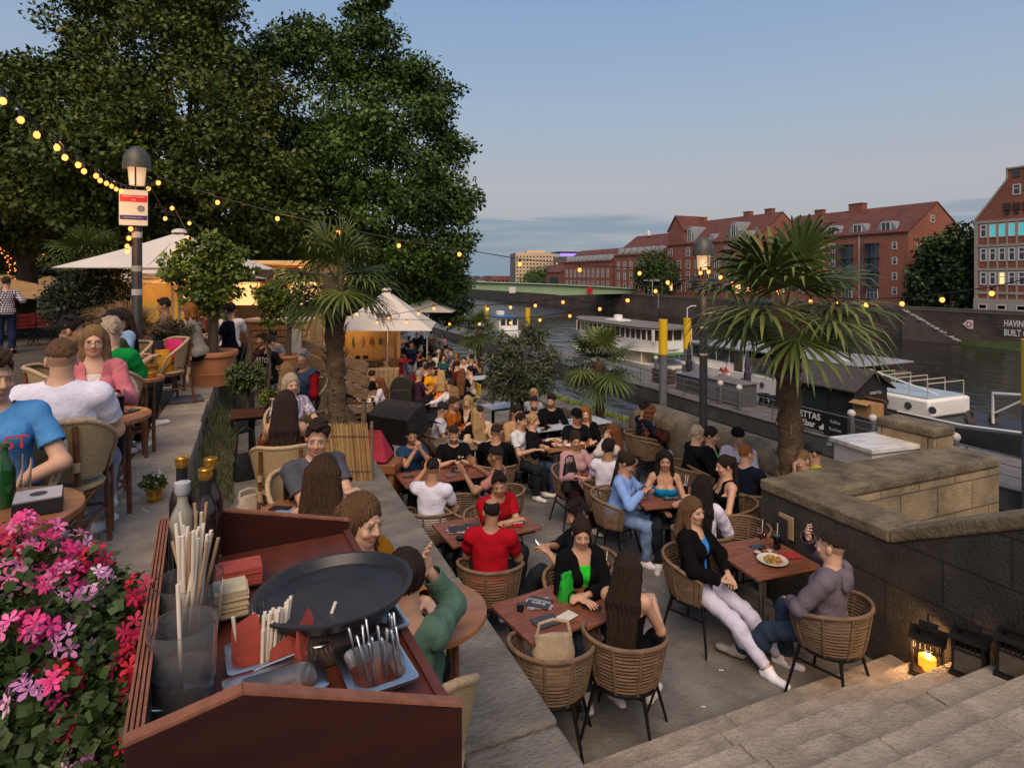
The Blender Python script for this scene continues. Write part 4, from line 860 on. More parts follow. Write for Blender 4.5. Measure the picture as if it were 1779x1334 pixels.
def bistro_chair_proto():
 t = thing('bistro_chair', 'x', 'chair'); A = R(112); us = np.linspace(-1, 1, 21)
 def pt(u, s):
  a = u * A; r = lerp(.23, .285, s); zt = .865 - .20 * max(0, abs(u) - .35) ** 1.4 * 1.9; zl = .53 - .02 * abs(u)
  return V((r * math.sin(a), -r * math.cos(a) * 1.0, lerp(zl, zt, s)))
 b = MB(); vs = []; fs = []
 for s in np.linspace(0, 1, 7):
  for u in us * .82: vs.append(pt(u, s))
 for s in np.linspace(0, 1, 7):
  for u in us * .82: vs.append(pt(u, s) + V((math.sin(u * A), -math.cos(u * A), 0)) * .012)
 m = len(us); h = 7 * m
 for i in range(6):
  for j in range(m - 1):
   q = i * m + j; fs += [(q, q + 1, q + m + 1, q + m), (h + q, h + q + m, h + q + m + 1, h + q + 1)]
 b.add(vs, fs); b.build('back_panel', CANE, t, smooth=60)
 b = MB(); b.tube([V((-.20, .14, .47))] + [pt(u, 1) for u in us] + [V((.20, .14, .47))], .019, 8); b.tube([pt(u, 0) for u in us * .8], .010, 6); b.build('rim', CANERIM, t, smooth=60)
 b = MB(); b.lathe([(0, .43), (.225, .43), (.24, .445), (.225, .462), (0, .465)], 24); b.build('seat', CANE, t, smooth=50)
 b = MB(); b.tube([(.22 * math.sin(a), .22 * math.cos(a), .415) for a in np.linspace(0, 6.283, 21)[:-1]], .014, 6, closed=True)
 for sx in (-1, 1):
  b.tube([(sx * .19, -.19, .22), (sx * .19, .19, .24)], .010, 6); b.tube([(-.18, sx * .19, .25), (.18, sx * .19, .25)], .010, 6)
  b.tube([(sx * .22, -.10, .43), (sx * .12, -.20, .27)], .008, 6); b.tube([(sx * .26, .02, .62), (sx * .2, .16, .42)], .012, 6)
 b.build('brace', BAMBOO, t, smooth=60)
 for sx in (-1, 1):
  b = MB(); b.tube([(sx * .165, -.255, .84), (sx * .175, -.225, .45), (sx * .205, -.30, 0)], .0165, 8); b.build('rear_leg', BAMBOO, t, smooth=60)
  b = MB(); b.tube([(sx * .20, .165, .47), (sx * .215, .20, 0)], .016, 8); b.build('front_leg', BAMBOO, t, smooth=60)
  b = MB(); b.tube([(sx * .172, -.226, .40), (sx * .178, -.23, .49)], .024, 8); b.build('cane_binding', CANERIM, t, smooth=60); b = MB(); b.tube([(sx * .17, -.25, .58), (sx * .17, -.252, .63)], .021, 8); b.build('cane_binding', CANERIM, t, smooth=60)
 return proto(t)
def slat_chair_proto(name, m, m2):
 t = thing(name, 'x', 'chair'); b = MB()
 for z in (.55, .65, .75): b.box((0, -.20, z), (.40, .02, .08), m=0)
 b.build('backrest', m, t, bevel=.004); b = MB()
 for y in (-.15, -.05, .05, .15): b.box((0, y, .45), (.40, .085, .02))
 b.build('seat', m, t, bevel=.004)
 for sx in (-1, 1):
  b = MB(); b.tube([(sx * .19, -.215, .82), (sx * .19, -.2, .45), (sx * .20, .2, 0)], .012, 6); b.build('leg', m2, t); b = MB(); b.tube([(sx * .19, .19, .45), (sx * .20, -.22, 0)], .012, 6); b.build('leg', m2, t)
 return proto(t)
TUB = tub_chair_proto(); BIS = bistro_chair_proto(); YCH = slat_chair_proto('slatted_chair', YELLOW, STEEL); RCH = slat_chair_proto('garden_chair', mat('dark_red_paint', (.16, .012, .015), .5, .2, 5, .05), BLACKM)
USED = set()
def chair(kind, loc, rz, label, group=None):
 p = {'w': TUB, 'b': BIS, 'y': YCH, 'r': RCH}[kind]; g = {'w': 'round wicker tub chairs on the terrace', 'b': 'tan cane bistro chairs', 'y': 'yellow slatted chairs', 'r': 'dark red garden chairs'}[kind]
 if kind not in USED:
  USED.add(kind); p.location = loc; p.rotation_euler.z = rz; p['label'] = label; p['group'] = group or g; return p
 return dup(p, loc, rz, label, group or g)
def rect_table(label, c, w, dpt, rz, top=TEAK, slats=True, h=.74, ped=False, group='slatted terrace tables'):
 """c = point on the floor"""
 t = thing('table', label, 'table', c, rz, group); b = MB()
 if slats:
  n = max(5, round(dpt / .075)); s = dpt / n
  for i in range(n): b.box((0, -dpt / 2 + s * (i + .5), h - .012), (w - .10, s - .006, .022))
  for sx in (-1, 1): b.box((sx * (w / 2 - .025), 0, h - .0125), (.049, dpt, .027))
 else: b.box((0, 0, h - .0125), (w, dpt, .025))
 b.build('tabletop', top, t, bevel=.003)
 b = MB(); b.box((0, 0, h - .045), (w - .12, .05, .03)); b.box((0, dpt / 2 - .06, h - .045), (w - .10, .03, .03)); b.box((0, -dpt / 2 + .06, h - .045), (w - .10, .03, .03)); b.build('underframe', BLACKM, t)
 xs = (0,) if w < .9 else (-w / 2 + .16, w / 2 - .16)
 for x in xs:
  b = MB(); b.tube([(x, 0, .03), (x, 0, h - .03)], .036, 12); b.build('pedestal', STEEL if ped else BLACKM, t, smooth=60)
  b = MB(); b.bar((x - .22, -.2, .02), (x + .22, .2, .02), .05, .03); b.bar((x - .22, .2, .021), (x + .22, -.2, .021), .05, .03); b.build('foot', STEEL if ped else BLACKM, t, bevel=.006)
 return t
def round_table(label, c, r, top=ORWOOD, h=.74, legs=True, group='round tables'):
 t = thing('round_table', label, 'table', c, 0, group); b = MB(); b.lathe([(0, h - .035), (r - .01, h - .035), (r, h - .028), (r, h - .005), (r - .006, h), (0, h)], 40); b.build('tabletop', top, t, smooth=40)
 if legs:
  b = MB(); b.tube([((r * .62) * math.cos(a), (r * .62) * math.sin(a), h - .07) for a in np.linspace(0, 6.283, 25)[:-1]], .014, 6, closed=True); b.tube([((r * .5) * math.cos(a), (r * .5) * math.sin(a), .25) for a in np.linspace(0, 6.283, 25)[:-1]], .010, 6, closed=True); b.build('apron_ring', BAMBOO, t, smooth=60)
  for k in range(4):
   a = k * 1.5708 + .6; b = MB(); b.tube([(r * .62 * math.cos(a), r * .62 * math.sin(a), h - .035), (r * .66 * math.cos(a), r * .66 * math.sin(a), 0)], .017, 8); b.build('leg', BAMBOO, t, smooth=60)
 else:
  b = MB(); b.tube([(0, 0, .03), (0, 0, h - .03)], .03, 10); b.build('pedestal', BLACKM, t, smooth=60); b = MB(); b.lathe([(.22, 0), (.22, .015), (.05, .035), (0, .035)], 24); b.build('foot', BLACKM, t, smooth=40)
 return t
GLASS = glassmat('clear_glass')
PAPER = mat('white_paper', (.62, .58, .53), .7, .08, 9, .02)
def straw(b, p, q, r=.0035, m=0): b.tube([p, q], r, 6, m=m)
def drink(label, loc, col, h=.15, r=.034, straws=1, stem=False, fill=.75, rz=0.0, strawcol=(.75, .68, .55)):
 t = thing('drink_glass', label, 'drink', loc, rz); b = MB()
 if stem: b.lathe([(0, 0), (.032, 0), (.032, .004), (.006, .012), (.005, .09), (.02, .10), (r * 1.2, .13), (r * 1.25, .16), (r * 1.0, h), (r * 1.0 - .002, h), (r * 1.22, .16), (r * 1.15, .132), (.015, .104), (0, .103)], 20)
 else: b.lathe([(0, 0), (r * .86, 0), (r, h), (r - .0022, h), (r * .86 - .002, .008), (0, .008)], 20)
 b.build('glass', GLASS, t, smooth=50)
 l = MB(); z0 = .106 if stem else .0095; z1 = lerp(z0, h, fill)
 if stem: l.lathe([(0, .106), (.018, .108), (r * 1.1, .135), (r * 1.18, min(z1, .158)), (0, min(z1, .158))], 18)
 else: l.lathe([(0, z0), (r * .84, z0), (lerp(r * .84, r * .965, fill), z1), (0, z1)], 18)
 l.build('liquid', mat('liquid_%02x%02x%02x' % tuple(int(255 * c) for c in col), col, .15, .1, 20, 0), t, smooth=50)
 for k in range(straws):
  s = MB(); s.tube([(.008 * (k * 2 - 1), -.005, z0 + .02), (.02 + .018 * k, .012 * (1 - 2 * k), h + .075)], .0036, 6); s.build('straw', mat('straw_%d' % int(100 * strawcol[2]), strawcol, .6, .05, 9, 0), t, smooth=60)
 return t
def menu(label, loc, rz, col=(.035, .033, .036), w=.15, l=.21, words=None, n=1, cat='menu', wc=(.7, .7, .7)):
 t = thing('menu', label, cat, loc, rz)
 for k in range(n):
  b = MB(); b.box((0, 0, .004 + .007 * k), (w, l, .006), Matrix.Rotation(.35 * math.sin(k * 2.3), 3, 'Z')); b.build('cover', mat('menu_%02x%02x%02x' % tuple(int(255 * c) for c in col), col, .35, .1, 9, .02) if k == n - 1 else mat('magazine_pages', (.38, .33, .36), .5, .8, 20, 0), t, bevel=.001)
 if words: text(words, w * .2, mat('menu_print_%02x' % int(255 * wc[0]), wc, .6, .05, 9, 0), t, (0, 0, .0075 + .007 * (n - 1)), (0, 0, .35 * math.sin((n - 1) * 2.3)), .0004)
 return t
def phone(label, loc, rz):
 t = thing('phone', label, 'phone', loc, rz); b = MB(); b.box((0, 0, .0045), (.072, .148, .008)); b.build('casing', BLACKP, t, bevel=.003); b = MB(); b.box((0, 0, .0091), (.066, .14, .0012)); b.build('screen', mat('dark_screen', (.02, .022, .03), .08, .05, 5, 0), t); return t
def ashbox(label, loc, rz, s=1.0, col=(.02, .018, .02), lid=(.42, .40, .42)):
 t = thing('ashtray_box', label, 'ashtray', loc, rz); b = MB(); b.box((0, 0, .022 * s), (.12 * s, .12 * s, .044 * s)); b.build('box', mat('ash_%02x' % int(255 * col[0]), col, .6, .2, 9, .1), t, bevel=.003)
 b = MB(); b.box((0, 0, .046 * s), (.115 * s, .115 * s, .005)); b.build('lid', mat('ash_lid', lid, .4, .1, 9, 0), t); b = MB(); b.lathe([(0, .050), (.03, .050), (.03, .0502), (0, .0502)], 16); b.build('opening', BLACKP, t, loc=(0, 0, .048 * s - .05 + .001)); return t
def plate(label, loc, food=True, r=.13):
 t = thing('plate', label, 'plate', loc); b = MB(); b.lathe([(0, 0), (r * .6, 0), (r, .018), (r, .022), (r * .62, .006), (0, .006)], 32); b.build('dish', mat('cream_ceramic', (.62, .58, .48), .25, .05, 9, 0), t, smooth=50)
 if food:
  f = MB(); random.seed(int(loc[0] * 100))
  for k in range(46):
   a, q = random.uniform(0, 6.28), r * .62 * math.sqrt(random.random()); z = .010 + .022 * (1 - q / r) * random.random(); e = random.uniform(0, 3.14)
   f.tube([(q * math.cos(a) - .022 * math.cos(e), q * math.sin(a) - .022 * math.sin(e), z), (q * math.cos(a) + .022 * math.cos(e), q * math.sin(a) + .022 * math.sin(e), z + .006)], .006, 5, m=random.choice((0, 0, 1, 2)))
  f.build('food', [mat('fries', (.55, .30, .06), .6, .3, 20, .1), mat('sauce_meat', (.34, .10, .03), .6, .3, 20, .1), mat('greens', (.16, .22, .05), .6, .3, 20, .1)], t, smooth=60)
 return t
def bottle(label, loc, col, h=.25, r=.032, cap=(.35, .05, .03), lab=None):
 t = thing('bottle', label, 'bottle', loc); b = MB(); b.lathe([(0, 0), (r, 0), (r, h * .58), (r * .85, h * .66), (r * .38, h * .80), (r * .36, h * .96), (r * .42, h * .965), (r * .42, h)], 20); b.build('bottle_body', mat('bottle_%02x%02x' % (int(255 * col[0]), int(255 * col[1])), col, .1, .1, 9, 0, spec=.7), t, smooth=50)
 if cap: b = MB(); b.lathe([(r * .46, h * .95), (r * .48, h * 1.01), (0, h * 1.015)], 16); b.build('cap', mat('cap_%02x' % int(255 * cap[0]), cap, .4, .1, 9, 0), t, smooth=50)
 if lab: b = MB(); b.lathe([(r * 1.01, h * .2), (r * 1.01, h * .5)], 20, cap=False); b.build('bottle_label', mat('label_%02x' % int(255 * lab[0]), lab, .6, .1, 9, 0), t, smooth=60)
 return t
def bag(label, loc, rz, col, w=.30, h=.24, dp=.13, strap=.2, name='handbag', m=None):
 t = thing(name, label, 'bag', loc, rz); b = MB(); n = 12; vs = []; fs = []
 for i in range(7):
  z = i / 6; k = lerp(1.0, .80, z) * (1 + .05 * math.sin(i * 2.1)); kd = lerp(1, .35, z ** 1.5)
  for j in range(n):
   a = 2 * math.pi * j / n; ca, sa = math.cos(a), math.sin(a)
   vs.append((w / 2 * k * math.copysign(abs(ca) ** .55, ca) + .01 * math.sin(i * 3 + j * 2), dp / 2 * kd * math.copysign(abs(sa) ** .6, sa) + .008 * math.sin(i * 2 + j * 3), h * z))
 for i in range(6):
  for j in range(n): fs.append((i * n + j, i * n + (j + 1) % n, (i + 1) * n + (j + 1) % n, (i + 1) * n + j))
 fs += [tuple(range(n))[::-1], tuple(6 * n + j for j in range(n))]; b.add(vs, fs)
 mm = m or mat('bag_%02x%02x%02x' % tuple(int(255 * c) for c in col), col, .5, .25, 14, .4); b.build('bag_body', mm, t, smooth=60)
 if strap: b = MB(); b.tube([(-w * .36, 0, h * .97), (-w * .30, .01, h + strap * .8), (0, .015, h + strap), (w * .30, .01, h + strap * .8), (w * .36, 0, h * .97)], .008, 6, flat=1.6); b.build('handle', mm, t, smooth=60)
 return t
def onpt(px, py, z=.742, d=0): return atf(px, py, z)
BRICK = brickmat('red_brick', (0.285, 0.082, 0.047), (0.235, 0.064, 0.038), (0.17, 0.10, 0.075), bw=0.5, bh=0.16, msize=0.02, bump=0.15, dirt=0.22, dirtscale=0.35)
BRICK2 = brickmat('orange_brick', (0.33, 0.10, 0.055), (0.27, 0.078, 0.043), (0.18, 0.11, 0.08), bw=0.5, bh=0.16, msize=0.02, bump=0.15, dirt=0.2, dirtscale=0.4)
ROOF = brickmat('roof_tiles', (0.155, 0.045, 0.032), (0.12, 0.036, 0.026), (0.06, 0.02, 0.015), bw=0.4, bh=0.3, msize=0.03, bump=0.3, dirt=0.3, dirtscale=0.4)
CONC = mat('pale_stone_frame', (0.32, 0.285, 0.235), .8, .15, .6, .05)
WFR = mat('white_frame', (.62, .60, .57), .6, .05, 2, 0)
DKFR = mat('dark_balcony_frame', (.06, .07, .085), .5, .2, 2, 0)
PANE = mat('window_pane', (.03, .035, .045), .08, .3, .9, 0, spec=.8)
LIT = emit('lit_pane', (1.0, .62, .25), .9, (.3, .2, .1)); PUR = emit('purple_strip', (.22, .12, 1.0), 1.6); TEAL = emit('teal_pane', (.05, .55, .60), .45, (.03, .2, .2))
def Yat(px, X): d = FPX * X / (math.cos(TH) * (px - 434)); return (d - X * math.sin(TH)) / math.cos(TH)
def win(parent, x, y, z, w, h, bars=1, cross=True, pane=PANE, frame=WFR, axis='x', fw=.09):
 """window on a wall facing -X (axis x) or -Y (axis y): frame part, pane sub-part"""
 q = MB(); p = MB()
 def bx(b, dy, dz, sy, sz, dep, off):
  if axis == 'x': b.box((x - off, y + dy, z + dz), (dep, sy, sz))
  else: b.box((y + dy, x - off, z + dz), (sy, dep, sz))
 for s in (-1, 1): bx(q, s * (w / 2 - fw / 2), 0, fw, h, .10, .02); bx(q, 0, s * (h / 2 - fw / 2), w - 2 * fw, fw, .10, .02)
 for k in range(bars): bx(q, -w / 2 + w * (k + 1) / (bars + 1), 0, fw * .8, h - 2 * fw, .08, .02)
 if cross: bx(q, 0, .12 * h, w - 2 * fw, fw * .8, .07, .015)
 bx(p, 0, 0, w - .02, h - .02, .03, .005)
 f = q.build('window', frame, parent, smooth=0); p.build('pane', pane, f, smooth=0)
def gable_house(label, X, Y0, Y1, depth, ze, zr, wallm, roofm=ROOF, group='brick houses on the far bank', name='brick_building', hip=False):
 """ridge parallel to the river"""
 t = thing(name, label, 'building', (0, 0, 0), 0, group); zb = ZQ; b = MB(); xm = X + depth / 2
 slab(b, X, X + depth, Y0, Y1, zb, ze)
 b.add([(X, Y0, ze), (X + depth, Y0, ze), (xm, Y0, zr)], [(0, 1, 2)]); b.add([(X, Y1, ze), (xm, Y1, zr), (X + depth, Y1, ze)], [(0, 1, 2)]); b.build('wall', wallm, t, smooth=0)
 r = MB(); o = .25; th = .18; k = (zr - ze) / (depth / 2)
 for s in (0, 1):
  xe = X - o if s == 0 else X + depth + o; z0 = ze - k * o
  vs = [(xe, Y0 - .1, z0 + .01), (xe, Y1 + .1, z0 + .01), (xm, Y1 + .1, zr + .01), (xm, Y0 - .1, zr + .01)]; vs += [(a, b_, c + th) for a, b_, c in vs]
  r.add(vs, [(0, 1, 2, 3), (4, 7, 6, 5), (0, 4, 5, 1), (3, 2, 6, 7), (0, 3, 7, 4), (1, 5, 6, 2)])
 rf = r.build('roof', roofm, t, smooth=0); return t, rf, k
def dormer(parent, X, y, z, w, h, dep, glass=True):
 b = MB(); n = 10; pr = [(-w / 2, 0), (-w / 2 * .8, h * .5), (-w / 2 * .45, h * .92), (0, h), (w / 2 * .45, h * .92), (w / 2 * .8, h * .5), (w / 2, 0)]
 vs = [(X, y + a, z + c) for a, c in pr] + [(X + dep, y + a, z + c) for a, c in pr]; m = len(pr); b.add(vs, [tuple(range(m))] + [(i, m + i, m + i + 1, i + 1) for i in range(m - 1)])
 d = b.build('dormer', mat('zinc_dormer', (.22, .235, .25), .5, .15, 2, 0), parent, smooth=30); win(d, X - .02, y, z + h * .45, w * .42, h * .8, 1, False)
def chimney(parent, x, y, z, w=.8, l=1.6, h=1.1): b = MB(); b.box((x, y, z + h / 2 - .3), (w, l, h)); b.box((x, y, z + h - .25), (w + .15, l + .15, .14)); b.build('chimney', BRICK, parent, smooth=0)
Y0, Y1 = Yat(1577, 85), Yat(1338, 85)
t, rf, k = gable_house('long red brick house with three arched dormers and gable end beside the dark trees', 85, Y0, Y1, 12.5, 9.7, 14.0, BRICK2)
for y in np.linspace(Y0 + 3.5, Y1 - 3, 5)[:4]: dormer(t, 85.3, y, 9.75, 3.4, 1.75, 3.5)
chimney(rf, 91.2, Y0 + 12.5, 14.0, 1.2, 2.4, 1.4); chimney(rf, 91.2, Y1 - 5, 14.0)
for i, y in enumerate([Y0 + 2.0, Y0 + 12.2, Y0 + 14.2, Y0 + 18.0, Y0 + 22.0]):
 for zz in (.9, 3.0, 5.2, 7.4): win(t, 85, y, zz + .35, 1.0 if i else .75, 1.5 if i else 1.05, 1 if i else 0, pane=LIT if (i, zz) in ((3, 3.0), (4, .9)) else PANE)
for y in (Y0 + 5.4, Y0 + 9.6):       # glazed balcony bays
 b = MB()
 for zz in (1.9, 4.0, 6.1, 8.2): b.box((84.5, y, zz), (1.0, 2.4, .16));
 for s in (-1, 1): b.box((84.05, y + s * 1.15, 5.0), (.09, .12, 6.6))
 b.build('balcony_bay', DKFR, t, smooth=0)
 for zz in (2.95, 5.05, 7.15): win(t, 84.95, y, zz, 2.0, 1.75, 2, frame=DKFR)
 win(t, 84.95, y, .75, 1.8, 1.7, 2)
b = MB(); b.tube([(84.9, Y0 + 7.5, ZQ), (84.9, Y0 + 7.5, 9.6)], .06, 6); b.build('downpipe', WFR, t)
for zz, yy in ((11.6, 90.2), (7.6, 87.2), (4.8, 87.2), (2.0, 87.2)): win(t, Y0, yy, zz, .8, 1.1, 0, axis='y')
Y0b, Y1b = Yat(1312, 84.5), Yat(1158, 84.5)
t, rf, k = gable_house('tall red brick house with glazed stair dormers left of the right lamp post', 84.5, Y0b, Y1b, 13, 10.2, 15.2, BRICK)
for y in (Y0b + 3, Y0b + 8.5, Y1b - 4): chimney(rf, 91, y, 15.2, 1.0, 1.6, 1.2)
for y in (Y0b + 6, Y1b - 7): dormer(t, 84.9, y, 10.4, 2.8, 3.4, 4.5)
for y in (Y0b + 12, Y0b + 2.2): dormer(t, 84.9, y, 10.3, 2.2, 1.6, 3)
ys = np.linspace(Y0b + 1.5, Y1b - 1.2, 9)
for i, y in enumerate(ys):
 for zz in (.8, 3.2, 5.6, 8.2):
  if zz < 8 or i % 2 == 0: win(t, 84.5, y, zz + .2, 1.25 if zz > 1 else 1.5, 1.75, 1, pane=LIT if (i, zz) in ((1, .8), (8, .8)) else PANE)
for y in ys[1::2]: b = MB(); b.box((83.9, y, 1.95), (1.1, 2.4, .14)); b.box((83.4, y, 2.45), (.06, 2.4, .9)); b.build('balcony', DKFR, t, smooth=0)
for yy in (Y1b - 3.2,):
 b = MB(); b.add([(84.42, yy - 2.6, 10.2), (84.42, yy + 2.6, 10.2), (84.42, yy + 2.6, 13.2), (84.42, yy, 16.2), (84.42, yy - 2.6, 13.2), (90, yy - 2.6, 10.2), (90, yy + 2.6, 10.2), (90, yy + 2.6, 13.2), (90, yy, 16.2), (90, yy - 2.6, 13.2)], [(0, 4, 3, 2, 1), (0, 5, 9, 4), (1, 2, 7, 6)]); g = b.build('cross_gable', BRICK, t, smooth=0)
 b = MB(); b.add([(84.1, yy - 2.9, 13.0), (84.1, yy, 16.45), (84.1, yy + 2.9, 13.0), (91, yy - 2.9, 13.0), (91, yy, 16.45), (91, yy + 2.9, 13.0)], [(0, 1, 4, 3), (1, 2, 5, 4)]); b.build('gable_roof', ROOF, g, smooth=0)
Y0c, Y1c = Yat(1152, 86), Yat(1066, 86)
t, rf, k = gable_house('red brick house with grey dormers behind the round tree', 86, Y0c, Y1c, 14, 8.6, 13.6, BRICK)
b = MB(); b.lathe([(.5, 0), (.5, .7), (.3, 1.2), (0, 1.5)], 12, (92, Y0c + 14, 13.5)); b.build('vent_turret', WFR, rf)
for y in np.linspace(Y0c + 2, Y1c - 2, 7):
 dormer(t, 86.3, y, 8.7, 2.0, 1.7, 3)
 for zz in (.9, 3.4, 6.0): win(t, 86, y, zz, 1.1, 1.9, 1)
Y0d, Y1d = Yat(1062, 86), Yat(978, 86)
t, rf, k = gable_house('long low brick terrace with a row of dormers towards the bridge', 86, Y0d, Y1d, 12, 7.4, 10.8, BRICK)
for y in np.linspace(Y0d + 2, Y1d - 2, 10):
 dormer(t, 86.2, y, 7.5, 1.8, 1.6, 3)
 for zz in (1.0, 4.2): win(t, 86, y, zz, 1.1, 2.2, 1)
Y0e, Y1e = Yat(974, 86), Yat(948, 86)
t, rf, k = gable_house('small brick house at the end of the far row', 86, Y0e, Y1e, 11, 4.6, 8.2, BRICK)
for y in np.linspace(Y0e + 3, Y1e - 3, 6): win(t, 86, y, 1.6, 2.2, 2.6, 2, frame=DKFR)
Xh = 80.0; Ya, Yb = Yat(1848, Xh), Yat(1692, Xh); ym = (Ya + Yb) / 2; hw = (Yb - Ya) / 2
t = thing('gabled_warehouse', 'red brick gabled warehouse with pale stone window grid at the right edge', 'building'); b = MB()
prof = [(-hw, ZQ), (-hw, 9.9), (-.9, 14.4), (-.9, 15.6), (.9, 15.6), (.9, 14.4), (hw, 9.9), (hw, ZQ)]
vs = [(Xh, ym + a, z) for a, z in prof] + [(Xh + 30, ym + a, z) for a, z in prof]; n = len(prof)
b.add(vs, [tuple(range(n)), tuple(range(2 * n - 1, n - 1, -1))] + [(i, n + i, n + (i + 1) % n, (i + 1) % n) for i in range(n)]); b.build('wall', BRICK, t, smooth=0)
b = MB(); ncol = 8; cw = 2 * hw / (ncol + 1)
for zz in (9.75, 6.95, 4.15, 1.4): b.box((Xh - .04, ym, zz), (.14, 2 * hw, .30))
b.box((Xh - .06, ym, -.1), (.2, 2 * hw + .1, 1.6))
for i in range(ncol + 2):
 yy = Yb - .2 if i == 0 else Yb - cw * (i + .5) if i <= ncol else Ya + .2
 b.box((Xh - .03, yy, 5.2), (.11, .40 if i in (0, ncol + 1) else .17, 9.1))
b.build('stone_grid', CONC, t, smooth=0)
b = MB()
for s in (-1, 1): b.bar((Xh - .06, ym + s * (hw + .1), 9.8), (Xh - .06, ym + s * .9, 14.5), .16, .22); b.bar((Xh - .06, ym + s * .95, 14.4), (Xh - .06, ym + s * .95, 15.7), .16, .16)
b.box((Xh - .06, ym, 15.7), (.2, 2.1, .18)); b.build('gable_coping', CONC, t, smooth=0)
for r_, zz in enumerate((8.35, 5.55, 2.75, .0)):
 for i in range(ncol):
  if r_ == 3:
   if i % 2 == 0: win(t, Xh - .14, Yb - cw * (i + 1), -.25, .95, .6, 0, False)
  else: win(t, Xh, Yb - cw * (i + 1), zz + .35, cw - .25, 1.55, 0, True, pane=(TEAL if r_ == 0 and 0 < i < 5 else LIT if r_ == 2 and i in (2, 5) else PANE), fw=.13)
win(t, Xh, ym, 13.2, .8, 1.2, 0); win(t, Xh, ym, 14.95, .7, .7, 0, frame=DKFR)
b = MB()
for q in (-1, 0, 1): b.box((Xh - .05, ym + q * .95, 11.3), (.1, .7, .9)); b.box((Xh - .05, ym + q * .95, 10.7), (.1, .35, .5))
b.build('crest', mat('dark_crest', (.05, .03, .025), .8, .3, 4, .1), t)
t = thing('wall_lettering', 'white painted words on the far quay wall below the warehouse', 'lettering'); WP = mat('white_paint', (.70, .69, .66), .7, .1, 3, 0)
yl = Yat(1743, XQ)
for s_, z in (('HAVING', -2.05), ('BUILT O', -3.05)): text(s_, 1.0, WP, t, (XQ - .02, yl, z + .25), (R(90), 0, R(-90)), .01, align='LEFT', bold=.012, sx=.62)
t = thing('navigation_sign', 'red and white arrow shaped navigation sign on the far quay wall', 'sign', (XQ - .06, Yat(1681, XQ), -2.15)); b = MB(); b.add([(0, .55, 0), (0, 0, .5), (0, -.55, .5), (0, -.55, -.5), (0, 0, -.5)], [(0, 1, 2, 3, 4)]); b.build('panel', WP, t, smooth=0); b = MB(); b.lathe([(.32, 0), (.32, .01), (.2, .01), (.2, 0)], 20, cap=False); o = b.build('red_ring', REDP, t, (-.01, -.12, 0)); o.rotation_euler = (0, R(-90), 0)
t = thing('mooring_sign', 'small white square sign on the far quay wall', 'sign', (XQ - .06, Yat(1597, XQ), -2.6)); b = MB(); b.box((0, 0, 0), (.04, .5, .5)); b.build('panel', WP, t); b = MB(); b.box((-.025, 0, 0), (.02, .2, .2)); b.build('symbol', DKFR, t)
t = thing('boat_ramp', 'sloping stone ramp with pale rubble against the far quay wall', 'ramp'); ya, yb = Yat(1668, XQ), Yat(1570, XQ)
b = MB(); b.add([(XQ - .5, ya, -4.3), (XQ - .5, yb, -.9), (XQ - .02, yb, -.9), (XQ - .02, ya, -4.3), (XQ - .5, ya, -4.7), (XQ - .5, yb, -4.7)], [(0, 3, 2, 1), (4, 0, 1, 5)]); b.build('slope', mat('ramp_stone', (.10, .08, .065), .9, .3, 1, .2), t, smooth=0)
b = MB(); random.seed(6)
for i in range(70): u = random.random(); b.sph((XQ - random.uniform(.05, .5), lerp(ya, yb, u), lerp(-4.3, -.9, u) + .08), random.uniform(.1, .24), 5, 4, sc=(1, 1.3, .6))
b.build('rubble', mat('pale_rubble', (.27, .25, .235), .9, .3, 2, 0), t, smooth=0)
FT = 'trees on the far bank'
def fartree(label, X, px, z0, zt, r, n=3500, m=LD, **k):
 y = Yat(px, X); C_ = [(V((X + random.uniform(-.6, .6) * r, y + random.uniform(-.7, .7) * r, lerp(z0 + r * .5, zt - r * .7, u))), (r * .62, r * .62, r * .7)) for u in np.linspace(0, 1, 7)]
 tree(label, (X, y, z0), C_, n, .55, m, .3, 4, 'far_tree', group=FT, **k)
random.seed(4)
for i, (px, X, zt, r) in enumerate([(1605, 84, 8.6, 3.0), (1632, 85, 9.0, 3.0), (1662, 83, 10.2, 3.0), (1680, 84, 9.2, 2.8)]): fartree(['dark tree touching the long house gable', 'dark tree second from the long house gable', 'tall dark tree with pointed top left of the warehouse', 'dark tree right against the warehouse'][i], X, px, ZQ, zt, r, 4200, [LB[0], LD[1], LB[1]])
fartree('round green tree between the brick houses', 80, 1131, ZQ, 9.4, 4.4, 5200, [LB[0], LB[1], LD[2]])
for i, (px, zt, r) in enumerate([(955, 6, 6), (940, 7, 6), (925, 5, 5)]): fartree(['grey green tree nearest the far row of houses', 'grey green tree in the middle before the office block', 'grey green tree leftmost before the office block'][i], 92, px, ZQ, zt, r, 2600, LB)
t = thing('office_block', 'pale lit office block with rows of small windows above the bridge', 'building'); c = atd(925, 480, 262); a0 = -R(14)
t.location = (c.x, c.y, 0); t.rotation_euler.z = a0; W_, D_, HT = 17.0, 14.0, 13.2
b = MB(); b.box((0, 0, HT / 2 - 3), (W_, D_, HT + 6)); b.box((1, 0, HT + .6), (8, 6, 1.2)); b.build('wall', mat('pale_cladding', (.60, .45, .29), .8, .12, .3, 0), t, smooth=0)
for f in range(8):
 for i in range(12): q = MB(); q.box((-W_ / 2 + W_ * (i + .5) / 12, -D_ / 2 - .03, 1.0 + f * 1.5), (.62, .1, .62)); q.build('window', PANE, t, smooth=0)
b = MB(); b.box((-W_ / 2 - .06, 0, 6), (.1, D_, 14)); b.build('side_wall', mat('grey_cladding', (.20, .175, .15), .8, .2, .3, 0), t, smooth=0)
t = thing('modern_block', 'modern stepped office block with a violet light strip under its roof', 'building'); c = atd(985, 480, 235); t.location = (c.x, c.y, 0); t.rotation_euler.z = -R(12)
